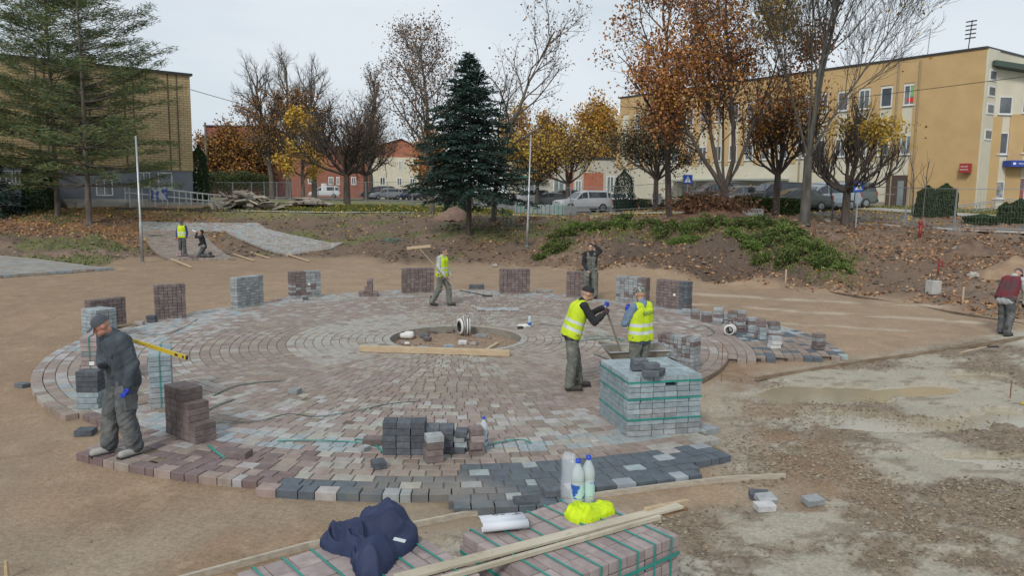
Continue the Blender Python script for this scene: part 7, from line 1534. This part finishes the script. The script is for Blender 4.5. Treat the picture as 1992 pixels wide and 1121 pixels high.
# plastic sheet, lying tools
x, y = P(965, 604); V = []; r_ = np.random.default_rng(7)
g = 14; V = [(-.5 + i / (g - 1) * 1.1, (-.22 + j / (g - 1) * .5), .012 + .04 * r_.random()) for j in range(g) for i in range(g)]; ii = np.arange(g * g).reshape(g, g); Q = np.stack([ii[:-1, :-1], ii[:-1, 1:], ii[1:, 1:], ii[1:, :-1]], -1).reshape(-1, 4)
tag(link('plastic_sheet', new_mesh('plastic_sheet', V, Q, mats=[m_clear], smoothf=True), None, (x, y, 0), (0, 0, .1)), 'flat crumpled clear plastic sheet on the paving beyond the pit', 'plastic sheet')
def tool(a, b, label, headw=.3, m=m_dark, hm=m_dark, nm='squeegee'): a = np.array(a, float); b = np.array(b, float); o = empty(nm, tuple(a), 0, label, nm); MB().tube([(0, 0, 0), tuple(b - a)], .014, 6).build('handle', m, o); MB().bar(tuple(b - a - (headw / 2, .08, 0)), tuple(b - a + (headw / 2, -.02, 0)), .05, .03).build('head', hm, o)
tool((*P(894, 567), .03), (*P(948, 577), .03), 'dark squeegee lying on the paving right of the walking man')
tool((*P(1868, 695, -.09), 0.0), (*P(1925, 682, -.09), .0), 'shovel with pale handle and black blade lying in the mud', .32, m_wood, m_dark, 'shovel'); tool((*P(1990, 610, -.09), .02), (*P(1940, 596, -.09), .0), 'long grey tool lying behind the bending man', .1, m_metal, m_metal, 'lying_tool')
# straps lying about
def ribbon(pts, label, m=m_strap, w_=.03, z=.012):
    p = [np.array((*P(*q, 0), z + .01 * math.sin(i * 2.1))) for i, q in enumerate(pts)]; fine = []
    for i in range(len(p) - 1):
        p0 = p[max(i - 1, 0)]; p1 = p[i]; p2 = p[i + 1]; p3 = p[min(i + 2, len(p) - 1)]
        for t in np.linspace(0, 1, 6, endpoint=False): fine.append(.5 * ((2 * p1) + (-p0 + p2) * t + (2 * p0 - 5 * p1 + 4 * p2 - p3) * t * t + (-p0 + 3 * p1 - 3 * p2 + p3) * t ** 3))
    fine.append(p[-1]); mb = MB(); [mb.bar(tuple(a), tuple(b), w_, .003) for a, b in zip(fine[:-1], fine[1:])]; return tag(mb.build('loose_strap', m), label, 'strap')
m_sd = mat('dark_green_strap', (.03, .09, .08), rough=.5)
ribbon([(415, 772), (450, 756), (500, 745), (555, 742)], 'dark green strap curving towards the lone grey paver', m_sd)
ribbon([(405, 800), (430, 788), (456, 778)], 'short dark strap right of the stair-shaped stack', m_sd)
ribbon([(425, 824), (500, 822), (560, 806), (620, 812), (700, 800), (760, 786), (820, 782)], 'long dark green strap winding across the near half of the circle', m_sd, .02)
ribbon([(540, 860), (620, 860), (700, 862), (735, 870)], 'bright green strap running to the front dark pile'); ribbon([(690, 856), (720, 862), (745, 880)], 'short green strap bent over left of the front dark pile')
ribbon([(405, 868), (418, 880), (438, 893)], 'green strap end below the stair-shaped stack'); ribbon([(945, 868), (990, 860), (1015, 856), (1033, 864)], 'green strap right of the leaning brown column')
ribbon([(1045, 630), (1075, 634), (1100, 638)], 'dark strap left of the man with the shovel, near the bottle', m_sd, .02); ribbon([(1135, 658), (1180, 654), (1215, 664), (1180, 660), (1130, 664)], 'green strap loop between the two men in vests'); ribbon([(1060, 672), (1090, 668), (1135, 664)], 'dark strap end behind the man with the shovel', m_sd, .02)
ribbon([(268, 650), (320, 652), (360, 636), (384, 622)], 'thin dark strap near the small water bottle', m_sd, .02); ribbon([(1345, 640), (1370, 636), (1390, 648), (1375, 655)], 'thin dark strap left of the white coil', m_sd, .02)
mb = MB(); r_ = np.random.default_rng(9); x0, y0 = P(763, 497, -.05)
for k in range(26): a = np.array((r_.normal() * .25, r_.normal() * .12, .1 + abs(r_.normal()) * .1)); b = a + r_.normal(size=3) * np.array((.35, .12, .06)); mb.bar(tuple(a), tuple(b), .025, .006)
tag(mb.build('strap_tangle', m_strap, None, loc=(x0, y0, gz(x0, y0))), 'tangled bundle of green straps at the foot of the bank', 'straps')
mb = MB(); x0, y0 = P(293, 467, .3)
for k in range(18): a = np.array((r_.normal() * .4, r_.normal() * .1, .06 + abs(r_.normal()) * .06)); b = a + r_.normal(size=3) * np.array((.5, .1, .03)); mb.bar(tuple(a), tuple(b), .025, .006)
x0, y0 = atD(297, 41.5); tag(mb.build('strap_tangle', mat('dull_green_strap', (.04, .14, .12), rough=.6), None, loc=(x0, y0, gz(x0, y0) + .08)), 'dull green straps spread on the far path near the left pole', 'straps')
# slabs at the feet of the far pair
for q_, (px_, py_, n_) in enumerate(((349, 499, 3), (360, 499, 1), (372, 502, 1), (379, 502, 1))):
    for k in range(n_): x, y = P(px_, py_, 0); paver(x, y, .03 + .08 * k, .1, 'pink' if q_ == 0 else 'brown', ['paver of the small pile by the standing man on the far path', 'single paver by the boots of the standing man', 'left paver of two between the far men', 'right paver of two between the far men'][q_], 'pavers piled by the standing man' if q_ == 0 else None, .24, .2, .078)
# stones on the bank
for q_, (px_, D_, s_, lb) in enumerate(((963, 33.2, .14, 'white stone at the bank foot below the spruce'), (1500 + 18, 31.5, .16, 'pale stone stuck in the grass of the mound'), (1905, 25.2, .2, 'pale slab of stone on the right bank'), (1868, 29.5, .2, 'grey boulder half buried in the right bank'))):
    x, y = atD(px_, D_); mb = MB(); add_ell(mb, (0, 0, s_ * .4), (s_, s_ * .6, s_ * .6)); V = mb.V[0]; V += np.random.default_rng(q_).normal(size=V.shape) * s_ * .07; tag(mb.build('stone', mat('stone', (.45, .42, .37), (.3, .27, .23), 5, .9), None, False, (x, y, gz(x, y))), lb, 'stone')

x, y = P(14, 1128, -.09); tag(MB().box((0, 0, .06), (.035, .03, .2), taper=.6).build('wooden_stake', m_wood, None, loc=(x, y, -.09)), 'pale stake tip at the bottom left corner', 'stake')
x, y = P(1985, 792, -.09); tag(MB().bar((0, 0, .03), (.3, -.05, .02), .03, .03).build('yellow_rod', m_yel, None, loc=(x, y, gz(x, y))), 'short yellow rod in the mud at the right edge', 'rod')
